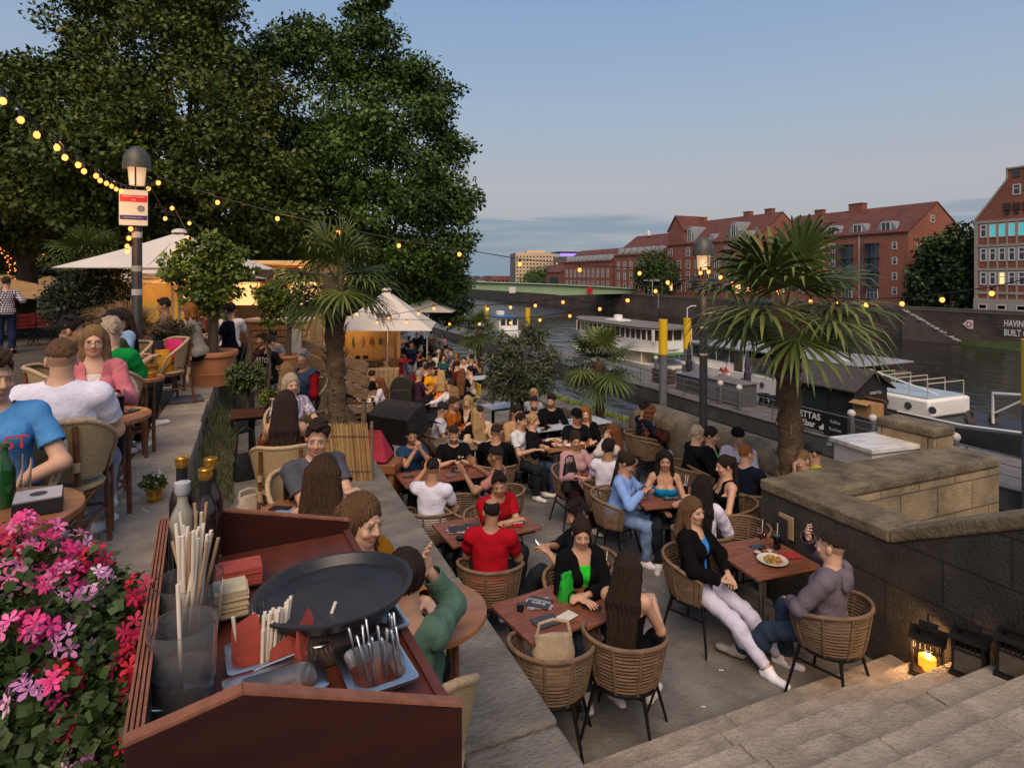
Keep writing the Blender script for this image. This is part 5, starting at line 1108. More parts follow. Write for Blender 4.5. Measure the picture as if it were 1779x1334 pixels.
GW = mat('grey_glass', (.075, .085, .10), .25, .3, .4, 0)
b = MB(); b.box((0, 0, 3), (15, 10, 9)); b.box((1.5, 0, 9.2), (11.5, 9, 3)); b.build('wall', GW, t, smooth=0); b = MB(); b.box((1.5, 0, 12.4), (13, 10, .5)); b.build('roof', DKFR, t); b = MB(); b.box((1.5, -4.6, 11.5), (10.8, .2, .8)); b.build('light_strip', PUR, t)
for i in range(5): q = MB(); q.box((-5 + i * 2.6, -5.05, 5.6 if i % 2 else 8.0), (1.3, .12, .8)); q.build('window', LIT, t, smooth=0)
t = thing('low_block', 'low russet block left of the office tower', 'building'); c = atd(868, 480, 280); t.location = (c.x, c.y, 0); b = MB(); b.box((0, 0, -.5), (11, 8, 8)); b.build('wall', BRICK, t);
for i in range(5): q = MB(); q.box((-4 + i * 2, -4.04, 1.3), (1, .1, .9)); q.build('window', PANE, t, smooth=0)
random.seed(14)
for i, (px, w) in enumerate([(845, 8), (827, 6), (812, 7)]):
 t = thing('far_house', ['tiny pale gabled house right of the maple', 'tiny grey roofed house beyond the bridge middle', 'tiny brown house beyond the bridge at left'][i], 'house', (0, 0, 0), 0, 'tiny houses past the bridge'); c = atd(px, 480, 300 + 8 * i); t.location = (c.x, c.y, 0)
 b = MB(); b.box((0, 0, -1), (w, 6, 5)); b.build('wall', mat('far_render_%d' % i, [(.42, .38, .34), (.2, .19, .18), (.22, .14, .1)][i], .8, .1, 1, 0), t); b = MB(); b.add([(-w / 2, -3.2, 1.5), (w / 2, -3.2, 1.5), (w / 2, 3.2, 1.5), (-w / 2, 3.2, 1.5), (0, -3.2, 3.6), (0, 3.2, 3.6)], [(0, 4, 5, 3), (1, 2, 5, 4), (0, 1, 4), (3, 5, 2)]); b.build('roof', mat('far_roof', (.10, .065, .055), .8, .2, 1, 0), t, smooth=0)
t = thing('bridge', 'pale green arched river bridge with thin railing', 'bridge'); yb_ = 114.5; GB = mat('pale_green_steel', (.28, .40, .23), .6, .12, .3, 0); xs = np.linspace(-40, 79, 40)
def zb(x): return .35 + 2.0 * (1 - ((x - 20) / 60) ** 2)
vs = []; fs = []
for x in xs:
 th = .75 + 1.5 * (abs(x - 20) / 60) ** 2 if x < 60 else lerp(2.2, .9, (x - 60) / 19)
 if x < 60: th = lerp(.8, 2.0, min(1, abs(x - 25) / 34)) if x > 25 else .9
 for y in (yb_, yb_ + 9): vs += [(x, y, zb(x)), (x, y, zb(x) - th)]
for i in range(39):
 o = i * 4; fs += [(o, o + 1, o + 5, o + 4), (o + 2, o + 6, o + 7, o + 3), (o + 1, o + 3, o + 7, o + 5)]
b = MB(); b.add(vs, fs); b.build('girder', GB, t, smooth=40)
b = MB(); b.add([(x, y, zb(x) + dz) for x in xs for y, dz in ((yb_ - .5, .01), (yb_ - .5, .22), (yb_ + 9.5, .22), (yb_ + 9.5, .01))], [(i * 4 + j, i * 4 + 4 + j, i * 4 + 4 + (j + 1) % 4, i * 4 + (j + 1) % 4) for i in range(39) for j in range(4)]); b.build('deck', mat('bridge_deck', (.36, .46, .33), .7, .1, .3, 0), t, smooth=40)
b = MB()
for x in xs[::1]: b.bar((x, yb_ - .4, zb(x) + .2), (x, yb_ - .4, zb(x) + 1.2), .07)
b.tube([(x, yb_ - .4, zb(x) + 1.2) for x in xs], .05, 5); b.tube([(x, yb_ - .4, zb(x) + .7) for x in xs], .025, 5); b.build('railing', DKFR, t)
b = MB(); slab(b, 26, 28, yb_ + 1, yb_ + 8, -6, 1.0); b.build('pier', QUAY, t)
for px, lb in ((975 + 63, 'red and white diamond sign hanging under the bridge'), (875, 'white plate sign hanging under the bridge')):
 p = atd(px, 505 if px > 900 else 503, 128); s_ = thing('bridge_sign', lb, 'sign', (p.x, yb_ - .75, p.z)); b = MB()
 if px > 900: b.prism([(-.9, 0), (0, -.9), (.9, 0), (0, .9)], 0, .05)
 else: b.prism([(-.7, -.6), (.7, -.6), (.7, .6), (-.7, .6)], 0, .05)
 o = b.build('plate', REDP if px > 900 else WP, s_); o.rotation_euler = (R(90), 0, 0)
PDK = mat('pontoon_deck', (.15, .135, .125), .8, .3, 1.2, .2); PHU = mat('pontoon_hull', (.075, .07, .065), .7, .4, .8, .2); GALV = mat('galvanised', (.20, .20, .205), .45, .2, 4, .05, .6)
t = thing('pontoon', 'long grey floating landing stage with railings along the river', 'pontoon'); b = MB()
for y0, y1 in ((-6, 15.2), (15.25, 34), (34.05, 52), (52.05, 84)): slab(b, 23.3, 27.4, y0, y1, -4.9, ZD - .06)
b.build('hull', PHU, t, smooth=0, bevel=.05); b = MB(); slab(b, 23.25, 27.45, -6, 84, ZD - .057, ZD); b.build('deck', PDK, t, smooth=0)
for y in np.arange(-4, 82, 2.2): b = MB(); b.tube([(23.45, y, ZD), (23.45, y, ZD + 1.02)], .03, 6); b.build('rail_post', GALV, t)
b = MB();
for z in (.35, .7, 1.02): b.tube([(23.45, -6, ZD + z), (23.45, 82, ZD + z)], .018 if z < 1 else .028, 6)
b.build('handrail', GALV, t)
YP = mat('pile_yellow', (.72, .44, .01), .5, .08, 2, .03); PST = mat('pile_grey', (.12, .12, .125), .6, .3, 2, .1)
for i, (px, pt, pyb) in enumerate([(845, 530, 620), (917, 535, 640), (1152, 555, 670), (1194, 553, 660), (1792, 590, 800)]):
 X = 22.9 if i in (2, 4) else 27.8; d = FPX * X / (math.cos(TH) * (px - 434)); p = ray(px) * d; zt = H - (pt - HY) * d / FPX
 s_ = thing('mooring_pile', ['yellow topped mooring pile farthest up the river', 'yellow topped mooring pile behind the oleander', 'yellow topped mooring pile in front of the white ship stern', 'yellow topped mooring pile with lamp left of the lamp post', 'yellow topped mooring pile at the right edge'][i], 'mooring pile', (p.x, p.y, -5), 0, 'yellow topped mooring piles'); L_ = zt + 5; b = MB(); b.tube([(0, 0, 0), (0, 0, L_ - 2.1)], .25, 14); b.build('shaft', PST, s_, smooth=60); b = MB(); b.tube([(0, 0, L_ - 2.1), (0, 0, L_)], .265, 14); b.build('yellow_top', YP, s_, smooth=60)
 if i == 3: b = MB(); b.tube([(0, 0, L_), (0, 0, L_ + .7), (.25, -.1, L_ + .85), (.6, -.2, L_ + .85)], .035, 6); b.build('lamp_arm', WP, s_)
def dk(px, py): return at(px, py, ZD)
p = dk(1440, 742); t = thing('cafe_banner', 'black banner with white cafe name hung on the pontoon rail', 'banner', (23.40, p.y, ZD + .56)); b = MB(); b.box((0, 0, 0), (.03, 2.5, .82)); b.build('panel', BLACKP, t); text('LORETTAS', .40, WP, t, (-.02, .18, .17), (R(90), 0, R(-90)), .004, bold=.006); text('Cafébar', .40, WP, t, (-.02, .15, -.2), (R(90), 0, R(-90)), .004, bold=.006)
b = MB(); b.add([(0, -1.1, -.3), (0, -.75, -.34), (0, -.68, -.22), (0, -.8, -.18), (0, -.9, -.05), (0, -1.05, -.18)], [(0, 5, 4, 3, 2, 1)]); b.build('ship_emblem', WP, t, (-.019, 0, 0), smooth=0)
p = dk(1495, 755); t = thing('menu_board', 'black chalk board beside the cafe banner', 'sign board', (23.40, p.y, ZD + .52)); b = MB(); b.box((0, 0, 0), (.04, 1.15, .95)); b.build('board', BLACKP, t); text('Kaffee', .2, mat('chalk_blue', (.35, .42, .5), .8, .1, 9, 0), t, (-.025, 0, .18), (R(90), 0, R(-90)), .003); text('Kuchen', .2, MATS['chalk_blue'], t, (-.025, 0, -.15), (R(90), 0, R(-90)), .003)
for i, (px, py) in enumerate([(1258, 702), (1281, 712), (1498, 762), (1535, 772), (1590, 778), (1732, 800), (1043, 657), (1108, 668)]):
 q = dk(px, py); s_ = thing('bollard_light', ['bollard light by the lamp post foot', 'bollard light behind the palm trunk left side', 'bollard light right of the chalk board', 'bollard light in front of the black hut', 'bollard light under the white deckhouse', 'bollard light nearest the right pile', 'bollard post before the white ship bow', 'bollard post before the white ship stern'][i], 'bollard', (23.75 if i < 6 else 26.9, q.y, ZD), 0, 'bollards on the pontoon'); b = MB(); b.tube([(0, 0, 0), (0, 0, 1.05)], .12, 12); b.build('post', GALV, s_, smooth=60); b = MB(); b.sph((0, 0, 1.16), .17, 14, 8); b.build('globe', mat('frosted_globe', (.5, .47, .42), .4, .1, 5, 0), s_, smooth=60)
p = dk(1308, 700); t = thing('deck_cabinet', 'grey metal service cabinet on the pontoon', 'cabinet', (24.7, p.y + .6, ZD)); b = MB(); b.box((0, 0, .6), (1.2, 2.6, 1.2)); b.build('body', GALV, t, bevel=.02); b = MB(); b.box((0, 0, 1.225), (1.35, 2.75, .05)); b.build('lid', PDK, t);
for s in (-1, 1): b = MB(); b.box((-.61, s * .65, .6), (.02, 1.2, 1.0)); b.build('door', mat('cabinet_door', (.16, .16, .165), .5, .1, 3, 0), t)
p = dk(1225, 690); t = thing('deck_cabinet', 'dark low service cabinet left of the lamp post', 'cabinet', (24.9, p.y + 1, ZD)); b = MB(); b.box((0, 0, .5), (1.1, 3.2, 1.0)); b.build('body', PHU, t, bevel=.02); b = MB(); b.box((0, 0, 1.02), (1.2, 3.3, .04)); b.build('lid', GALV, t)
p = dk(1172, 678); t = thing('wooden_crate', 'brown slatted wooden crate on the pontoon', 'crate', (25.2, p.y + 2.5, ZD)); b = MB();
for k in range(4): b.box((0, 0, .14 + .22 * k), (.9, 1.4, .17))
b.build('slats', BARK, t)
p = dk(1490, 745); t = thing('cafe_hut', 'black timber hut with pitched roof on the pontoon', 'hut', (26.0, p.y + 1.2, ZD)); b = MB(); b.box((0, 0, 1.0), (2.2, 3.4, 2.0)); BW = mat('black_timber', (.016, .014, .013), .7, .4, 3, .3, stretch=(1, 1, 6)); b.add([(-1.1, -1.7, 2), (1.1, -1.7, 2), (0, -1.7, 2.65), (-1.1, 1.7, 2), (1.1, 1.7, 2), (0, 1.7, 2.65)], [(0, 1, 2), (3, 5, 4)]); b.build('wall', BW, t, smooth=0)
b = MB()
for s in (-1, 1): b.add([(s * 1.35, -1.95, 1.86), (s * 1.35, 1.95, 1.86), (0, 1.95, 2.72), (0, -1.95, 2.72), (s * 1.35, -1.95, 1.93), (s * 1.35, 1.95, 1.93), (0, 1.95, 2.79), (0, -1.95, 2.79)], [(0, 1, 2, 3), (4, 7, 6, 5), (0, 4, 5, 1), (0, 3, 7, 4), (1, 5, 6, 2)])
b.build('roof', mat('felt_roof', (.06, .052, .048), .9, .3, 3, .2), t, smooth=0); b = MB(); b.box((-1.12, .5, 1.05), (.04, 1.6, .9)); b.build('shutter', mat('dark_green_paint', (.012, .02, .016), .6, .2, 3, 0), t); text('LORETTAS', .16, WP, t, (.3, -1.72, 1.72), (R(90), 0, 0), .003)
p = dk(1540, 757); t = thing('cardboard_box', 'open brown cardboard box on the dark counter by the hut', 'box', (25.2, p.y + .4, ZD + .85)); CB = mat('cardboard', (.36, .20, .085), .85, .15, 5, .1); b = MB(); b.box((0, 0, .3), (.8, .9, .6)); b.build('carton', CB, t); b = MB(); b.box((-.5, 0, .64), (.34, .88, .02), Matrix.Rotation(R(-20), 3, 'Y')); b.build('flap', CB, t); b = MB(); b.box((.5, 0, .68), (.34, .88, .02), Matrix.Rotation(R(30), 3, 'Y')); b.build('flap', CB, t)
t = thing('bar_counter', 'dark counter block carrying the cardboard box', 'counter', (25.2, p.y + .4, ZD)); b = MB(); b.box((0, 0, .4), (1.1, 2.4, .8)); b.build('body', PHU, t); b = MB(); b.box((0, 0, .822), (1.2, 2.5, .04)); b.build('top', BW, t)
for i, (px, py, c) in enumerate([(1297, 690, (.05, .04, .07)), (1403, 715, (.05, .04, .07)), (1196, 668, (.03, .03, .03))]):
 q = dk(px, py); s_ = thing('closed_parasol', ['closed purple parasol left of the palm trunk', 'closed purple parasol right of the palm trunk', 'closed black parasol beside the lamp pile'][i], 'parasol', (26.6, Yat(px, 26.6), ZD), 0, 'closed parasols on the pontoon'); b = MB(); b.tube([(0, 0, 0), (0, 0, .8)], .04, 8); b.build('pole', GALV, s_); b = MB(); b.lathe([(.10, .7), (.22, .95), (.20, 1.5), (.14, 1.55), (.17, 1.8), (.10, 2.4), (.02, 2.75), (0, 2.8)], 12); b.build('folded_canopy', mat('parasol_%d' % int(c[2] * 100), c, .8, .3, 9, .5, stretch=(6, 6, 1)), s_, smooth=40)
for i, (px, py) in enumerate([(1325, 705), (1343, 707), (1416, 718), (1437, 735)]):
 q = dk(px, py); s_ = thing('deck_table', ['black lounge seat beside the grey cabinet', 'second black lounge seat near the palm trunk', 'black bar table right of the closed parasol', 'black bar table left of the hut'][i], 'table', (25.9, Yat(px, 25.9), ZD), 0, 'black pontoon furniture'); b = MB(); b.lathe([(.3, .9 if i > 1 else .5), (.34, .92 if i > 1 else .55), (.34, .97 if i > 1 else .6), (0, .98 if i > 1 else .62)], 16); b.build('tabletop', BLACKP, s_); b = MB(); b.lathe([(.28, 0), (.2, .4), (.3, .9 if i > 1 else .5)], 12); b.build('cover', BLACKP, s_)
SHW = mat('ship_white', (.80, .76, .70), .45, .1, 1, .02); SHD = mat('ship_black', (.025, .026, .03), .5, .3, 1, .05); SROOF = mat('ship_roof', (.17, .145, .12), .7, .15, 1.5, .1); SBL = mat('ship_blue', (.03, .10, .22), .5, .2, 2, 0)
def hull(t, name, m, L_, W_, z0, z1, bow=.35, stern=.15, flare=.8, x0=0):
 """long axis +Y (bow at +Y)"""
 b = MB(); n = 22; vs = []
 for i in range(n):
  u = i / (n - 1); w = 1 - max(0, (u - (1 - bow)) / bow) ** 2.2; w *= 1 - .45 * max(0, (stern - u) / stern) ** 2; w = max(w, .02)
  for z, k in ((z0, flare), (lerp(z0, z1, .5), .95), (z1, 1)):
   for s in (-1, 1): vs.append((x0 + s * W_ / 2 * w * k, (u - .5) * L_ + (.03 * L_ * (z - z0) / (z1 - z0) if u > .9 else 0), z + (.25 * (u - .75) * (z == z1) if u > .75 else 0)))
 fs = []
 for i in range(n - 1):
  o = i * 6; p = o + 6; fs += [(o, o + 2, p + 2, p), (o + 2, o + 4, p + 4, p + 2), (o + 1, p + 1, p + 3, o + 3), (o + 3, p + 3, p + 5, o + 5), (o + 4, o + 5, p + 5, p + 4)]
 fs += [(0, 1, 3, 2), (2, 3, 5, 4)]; b.add(vs, fs); return b.build(name, m, t, smooth=35)
X = 30.6; ys_, ye = Yat(1150, X), Yat(1004, X + 1.2); L_ = ye - ys_; t = thing('passenger_ship', 'white river passenger ship with brown canopy roof moored by the yellow pile', 'ship', (X + 1.6, (ys_ + ye) / 2, 0))
hull(t, 'hull', SHW, L_ + 1.4, 4.6, ZW - .3, -3.95, .3, .25); hull(t, 'upper_bulwark', SHW, L_ - 1.0, 4.6, -2.95, -2.0, .3, .2, 1.0)
b = MB(); slab(b, -1.7, 1.7, -L_ / 2 + 2.6, L_ / 2 - 2.5, -3.94, -2.96); b.build('lower_cabin', mat('ship_cream', (.55, .45, .31), .6, .1, 1, 0), t)
b = MB(); slab(b, -1.75, 1.75, -L_ / 2 + 1.2, L_ / 2 - 2.0, -1.98, -1.08); b.build('saloon', mat('saloon_brown', (.09, .045, .028), .3, .3, 2, 0, spec=.6), t)
for k, y in enumerate(np.linspace(-L_ / 2 + .9, L_ / 2 - 2.4, 17)): b = MB(); b.box((-1.95, y, -1.55), (.07, .10, 1.0)); b.build('window_post', SHW, t)
for x in (-1.9, -.95, 0, .95, 1.9): b = MB(); b.box((x, -L_ / 2 + .75, -1.55), (.1, .07, 1.0)); b.build('window_post', SHW, t)
hull(t, 'roof', SROOF, L_ - .2, 4.9, -1.06, -.90, .3, .18, 1.0); b = MB(); b.box((0, 1.0, -.80), (1.4, 2.2, .14)); b.lathe([(.42, -.73), (.42, -.35), (.3, -.3), (0, -.3)], 14, (0, 1, 0)); b.build('skylight', SHW, t)
b = MB()
for s in (-1, 1):
 for y in (-L_ / 2 + .4, -L_ / 2 + 2.4): b.tube([(s * 1.95, y, -3.95), (s * 1.95, y, -3.2), (s * 1.7, y + .3, -2.98)], .05, 6)
b.tube([(-2.0, -L_ / 2 + .0, -3.35), (2.0, -L_ / 2 + .0, -3.35)], .03, 6); b.build('stern_rail', SHW, t)
b = MB(); b.box((0, -L_ / 2 - .02, -2.98), (4.4, 1.4, .05)); b.build('green_band', mat('green_band', (.05, .16, .05), .5, .1, 2, 0), t)
text('HANSEAT', .28, BLACKP, t, (-.2, -L_ / 2 + .46, -2.75), (R(90), 0, 0), .004, 'ship_name'); text('BREMEN', .34, BLACKP, t, (-.3, -L_ / 2 - .74, -4.18), (R(90), 0, 0), .004, 'ship_name')
b = MB(); b.box((.6, -L_ / 2 + 2.58, -3.45), (.9, .06, 1.0)); b.build('door', mat('cream_door', (.6, .5, .36), .6, .05, 1, 0), t)
X = 30; yb_ = Yat(868, X); t = thing('cabin_boat', 'small white cabin boat with blue stripe near the far palm', 'boat', (X, yb_, 0)); hull(t, 'hull', SHW, 8, 3.2, ZW - .3, -3.6); b = MB(); b.box((0, -.6, -2.75), (2.6, 4.6, 1.7)); b.build('cabin', SHW, t, bevel=.08); b = MB(); b.box((0, -.6, -1.83), (2.9, 5.0, .12)); b.build('roof', SBL, t); b = MB(); b.box((0, -.6, -3.58), (2.75, 4.75, .18)); b.build('stripe', SBL, t)
for s in (-.8, 0, .8): b = MB(); b.box((s, -2.92, -2.45), (.6, .05, .75)); b.build('window', PANE, t)
b = MB(); b.box((.2, .6, -1.5), (.9, .9, .55)); b.build('wheelhouse', SHW, t, bevel=.05)
X = 30.6; ya, ye = Yat(1555, X), Yat(1236, X); L_ = ye - ya; t = thing('houseboat', 'long white houseboat with flat grey roof behind the big palm', 'boat', (X, (ya + ye) / 2, 0)); hull(t, 'hull', SHW, L_ + 3, 4.4, ZW - .3, -2.75, .2, .2, .95)
b = MB(); slab(b, -1.9, 1.9, L_ / 2 - 5.2, L_ / 2, -2.74, -1.4); b.build('wheelhouse', SHW, t, bevel=.06)
for k in range(4): b = MB(); b.box((-1.93, L_ / 2 - .8 - 1.2 * k, -1.85), (.06, 1.05, .75)); b.build('window', PANE, t)
for x in (-1.1, 0, 1.1): b = MB(); b.box((x, L_ / 2 - 5.23, -1.85), (1.0, .06, .75)); b.build('window', PANE, t)
b = MB(); b.box((-1.94, L_ / 2 - 4.6, -2.2), (.05, .7, 1.4)); b.build('door', BARK, t)
b = MB(); slab(b, -2.1, 2.1, L_ / 2 - 5.6, L_ / 2 + .5, -1.39, -1.26); slab(b, -2.2, 2.2, -L_ / 2 + .5, L_ / 2 - 5.65, -1.30, -1.20); b.build('roof', mat('grey_roof', (.26, .25, .26), .5, .1, 1, 0), t, bevel=.03)
b = MB(); slab(b, -2.1, 2.1, -L_ / 2 + .8, L_ / 2 - 5.7, -2.02, -1.72); b.build('tarpaulin', mat('brown_tarp', (.12, .085, .065), .8, .3, 2, .2), t)
for y in np.linspace(-L_ / 2 + .6, L_ / 2 - 5.9, 6): b = MB(); b.tube([(-2.1, y, -2.75), (-2.1, y, -1.25)], .04, 6); b.build('awning_post', GALV, t)
for k in range(5): b = MB(); b.lathe([(.16, 0), (.16, .04), (0, .045)], 14); o = b.build('porthole', DKFR, t, (-2.19, -L_ / 2 + 2 + 1.6 * k, -3.2)); o.rotation_euler = (0, R(-90), 0)
b = MB(); b.tube([(.36 * math.cos(a), .36 * math.sin(a), 0) for a in np.linspace(0, 6.283, 17)[:-1]], .09, 8, closed=True); s_ = thing('lifebuoy', 'red lifebuoy hung on the white houseboat side', 'lifebuoy', (X - 2.32, Yat(1257, X - 2.3), -2.95)); o = b.build('ring', REDP, s_, smooth=60); o.rotation_euler = (0, R(90), 0)
for q in ((0, 0, .36), (0, 0, -.36), (0, .36, 0), (0, -.36, 0)): b = MB(); b.box((0, 0, 0), (.2, .2, .2)); b.build('white_band', WP, s_, q)
X = 29.6; ya = Yat(1775, X); ye = Yat(1560, X); L_ = ye - ya + 3; t = thing('barge', 'black hulled barge with low white deckhouse and railings at the right', 'boat', (X, (ya + ye) / 2 + .6, 0)); t.rotation_euler.z = R(180); hull(t, 'hull', SHD, L_ + 1, 4.2, ZW - .3, -3.1, .45, .2, .8)
b = MB(); slab(b, -1.5, 1.5, -L_ / 2 + .6, .4, -3.09, -2.25); b.build('deckhouse', SHW, t, bevel=.12); b = MB(); slab(b, -1.35, 1.35, -L_ / 2 + .8, .2, -2.24, -2.18); b.build('deckhouse_roof', mat('pale_blue_deck', (.33, .42, .48), .6, .1, 2, 0), t)
b = MB(); slab(b, -1.2, 1.2, -L_ / 2 - .6, -L_ / 2 + .9, -3.05, -1.6); b.build('black_cabin', SHD, t)
for k in range(4): b = MB(); b.lathe([(.17, 0), (.17, .03), (0, .035)], 14); o = b.build('porthole', DKFR, t, (1.515, -L_ / 2 + 1.4 + 1.1 * k, -2.65)); o.rotation_euler = (0, R(90), 0)
for y in np.linspace(-L_ / 2 + 1, .2, 5):
 b = MB(); b.tube([(1.3, y, -2.2), (1.3, y, -1.55), (-1.3, y, -1.55), (-1.3, y, -2.2)], .025, 6); b.build('deck_rail', mat('rail_cream', (.5, .44, .3), .5, .1, 3, 0), t)
b = MB(); b.tube([(0, -L_ / 2 - 1.8, -1.0), (0, .3, -2.3)], .05, 8); b.tube([(.1, 2.2, -3.0), (.1, 2.2, -1.7), (.1, 4.6, -1.45)], .06, 8); b.tube([(.1, 2.2, -2.6), (.1, 3.6, -1.6)], .045, 8); b.build('mast_and_davit', WP, t, smooth=60)
b = MB(); b.tube([(1.6, -1, -3.0), (1.9, 2, -2.95), (1.5, 4.5, -2.8)], .045, 6); b.build('rubbing_strake', WP, t)
for k in range(2): b = MB(); b.tube([(.26 * math.cos(a), 0, .26 * math.sin(a)) for a in np.linspace(0, 6.283, 15)[:-1]], .07, 6, closed=True); b.build('rope_coil', BARK, t, (.5 - k, 1.5 + k * .4, -2.85))
t = thing('gauge_post', 'black and white striped gauge post at the far quay wall', 'post', (XQ - .7, Yat(1144, XQ - .7), -5)); b = MB(); b.tube([(0, 0, 0), (0, 0, 5.2)], .16, 8); b.build('pole', SHD, t)
for k in range(8): b = MB(); b.box((-.17, 0, 2.2 + .36 * k), (.04, .26, .17)); b.build('stripe', WP, t)
t = thing('bus_shelter', 'white framed kiosk at the far end of the bridge', 'kiosk', (79, Yat(1133, 79), ZQ)); b = MB()
for sx in (-1, 1):
 for sy in (-1, 0, 1): b.box((sx * 1.2, sy * 1.5, 1.6), (.12, .12, 3.2))
b.build('frame', WFR, t); b = MB(); b.lathe([(2.4, 3.21), (2.3, 3.5), (0, 4.3)], 4); b.build('roof', GALV, t, smooth=0)
CANV = mat('cream_canvas', (.60, .545, .475), .85, .10, 1.5, .15, bscale=120)
CANVT = mat('tan_canvas', (.34, .20, .085), .85, .15, 1.5, .1)
OLDW = mat('weathered_wood', (.17, .115, .07), .8, .45, 3, .4, stretch=(1, 1, 8), detail=7)
POLEM = mat('pole_cream', (.50, .45, .38), .45, .1, 5, .02)
WARM = (1.0, .46, .11)
BULB = emit('bulb_glow', (1.0, .235, .045), 2.6); BULBS = emit('bulb_glow_far', (1.0, .26, .05), 2.2)
def parasol(label, loc, w, ze, za, rz, m=CANV, vent=True, val=.16, logo=False, base=True, group='market parasols'):
 """square parasol; loc z = ground; ze/za absolute heights of edge and apex"""
 z0 = loc[2]; t = thing('parasol', label, 'parasol', loc, rz, group); h = w / 2; e, a = ze - z0, za - z0; b = MB(); n = 8; vs = []; fs = []
 for s in range(4):      # four sagging panels, doubled for thickness
  c0 = V(((-1, -1), (1, -1), (1, 1), (-1, 1))[s] + (0,)) * h; c1 = V(((1, -1), (1, 1), (-1, 1), (-1, -1))[s] + (0,)) * h
  for th in (0, -.012):
   o = len(vs)
   for i in range(n + 1):
    u = lerp(.06, 1, i / n)
    for j in range(n + 1):
     v = j / n; p = c0.lerp(c1, v) * u; sag = -.035 * w * math.sin(math.pi * u) * (.5 + .5 * math.sin(math.pi * v)) ; vs.append((p.x * (1 - .03 * math.sin(math.pi * v) * u), p.y * (1 - .03 * math.sin(math.pi * v) * u), lerp(a, e, u) + sag * .5 + th))
   for i in range(n):
    for j in range(n):
     q = o + i * (n + 1) + j; f = (q, q + 1, q + n + 2, q + n + 1); fs.append(f[::-1] if th == 0 else f)
 b.add(vs, fs); cv = b.build('canopy', m, t, smooth=25)
 if vent: b = MB(); b.lathe([(w * .05, a - .02), (w * .045, a + .03), (w * .02, a + .06), (0, a + .065)], 14, cap=False); b.build('vent_cap', m, cv, smooth=30)
 b = MB(); b.tube([(0, 0, 0), (0, 0, a - .02)], .032, 10); b.build('pole', POLEM, t, smooth=60)
 for k in range(8):
  an = k * math.pi / 4 + math.pi / 4; r = h * (1.38 if k % 2 == 0 else .98); b = MB(); b.tube([(0, 0, a - .06), (r * math.cos(an), r * math.sin(an), e - .02)], .013, 6); b.tube([(0, 0, lerp(e, a, -.12)), (r * .5 * math.cos(an), r * .5 * math.sin(an), lerp(a, e, .5) - .04)], .011, 6); b.build('rib', POLEM, t, smooth=60)
 if base: b = MB(); b.box((0, 0, .03), (.7, .7, .06)); b.build('base', DARKMESH, t, bevel=.01)
 return t
def P3(px, d, z): p = ray(px) * d; return (p.x, p.y, z)
parasol('largest cream parasol left of the citrus tree', P3(312, 12, ZP), 2.95, 3.50, 4.22, -R(16))
parasol('cream parasol behind and below the largest one', P3(345, 14.6, ZP), 3.4, 3.30, 3.75, -R(12))
parasol('low cream parasol under the other two at the kiosk', P3(300, 13.4, ZP), 2.1, 3.20, 3.42, -R(22), val=0)
t = parasol('white parasol with oval emblem over the far tables', P3(672, 19, slope(17)), 2.95, 1.78, 2.93, -R(19))
p = MB(); LG_ = mat('emblem_ink', (.20, .13, .16), .8, .1, 5, 0); p.tube([(.44 * math.cos(a), .21 * math.sin(a), 0) for a in np.linspace(0, 6.283, 33)[:-1]], .008, 5, closed=True)
o = p.build('oval_emblem', LG_, t); zc = 1.78 - slope(17); ang = math.atan2(1.15, 1.475); M_ = Matrix.Translation((.05, -1.475 * .66, zc + 1.15 * .34 + .03)) @ Matrix.Rotation(ang, 4, 'X'); o.matrix_local = M_
o = text('MA', .30, LG_, t, (0, 0, 0), (0, 0, 0), .003, 'emblem_letters', bold=.01); o.matrix_local = M_ @ Matrix.Translation((0, .03, .003)); o = text('502', .09, LG_, t, (0, 0, 0), (0, 0, 0), .003, 'emblem_letters'); o.matrix_local = M_ @ Matrix.Translation((0, -.15, .003))
parasol('small white parasol peeping out behind the emblem parasol', P3(742, 24, slope(22)), 2.3, 2.0, 2.5, -R(25))
parasol('tan parasol at the left edge beneath the fairy lights', P3(10, 17, ZP), 4.6, 2.78, 3.32, R(10), CANVT, val=.1)
parasol('small tan parasol further back beside the conifer bush', P3(92, 24, ZP), 2.2, 3.0, 3.4, R(10), CANVT)
kx = P3(425, 15.5, ZP); kz = -R(20)
t = thing('food_kiosk', 'warmly lit snack kiosk with dark sign board beyond the citrus tree', 'kiosk', kx, kz); b = MB(); DW = mat('dark_brown_wood', (.035, .02, .013), .7, .3, 3, .2)
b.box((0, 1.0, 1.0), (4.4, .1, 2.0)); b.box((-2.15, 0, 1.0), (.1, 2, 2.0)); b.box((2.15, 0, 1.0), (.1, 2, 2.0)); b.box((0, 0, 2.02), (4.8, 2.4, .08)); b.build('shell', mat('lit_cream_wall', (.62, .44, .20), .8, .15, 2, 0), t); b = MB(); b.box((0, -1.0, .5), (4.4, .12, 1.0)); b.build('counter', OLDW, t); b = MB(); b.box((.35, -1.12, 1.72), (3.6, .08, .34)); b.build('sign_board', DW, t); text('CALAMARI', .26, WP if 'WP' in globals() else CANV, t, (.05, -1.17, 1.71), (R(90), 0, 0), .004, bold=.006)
for x in (-1.6, -.3, 1.2): b = MB(); b.box((x, .94, 1.25), (.7, .02, .8)); b.build('menu_panel', emit('lit_menu_panel', (1, .62, .25), .8, (.5, .35, .15)), t)
for x in (-1.2, .2, 1.5): b = MB(); b.sph((x, -.4, 1.85), .07, 12, 8); b.build('lamp_bulb', BULB, t, smooth=60)
def lamp(loc, e, r=.15): l = bpy.data.lights.new('lamp', 'POINT'); l.energy = e; l.color = (1, .52, .18); l.shadow_soft_size = r; o = bpy.data.objects.new('lamp', l); o.location = loc; COL.objects.link(o)
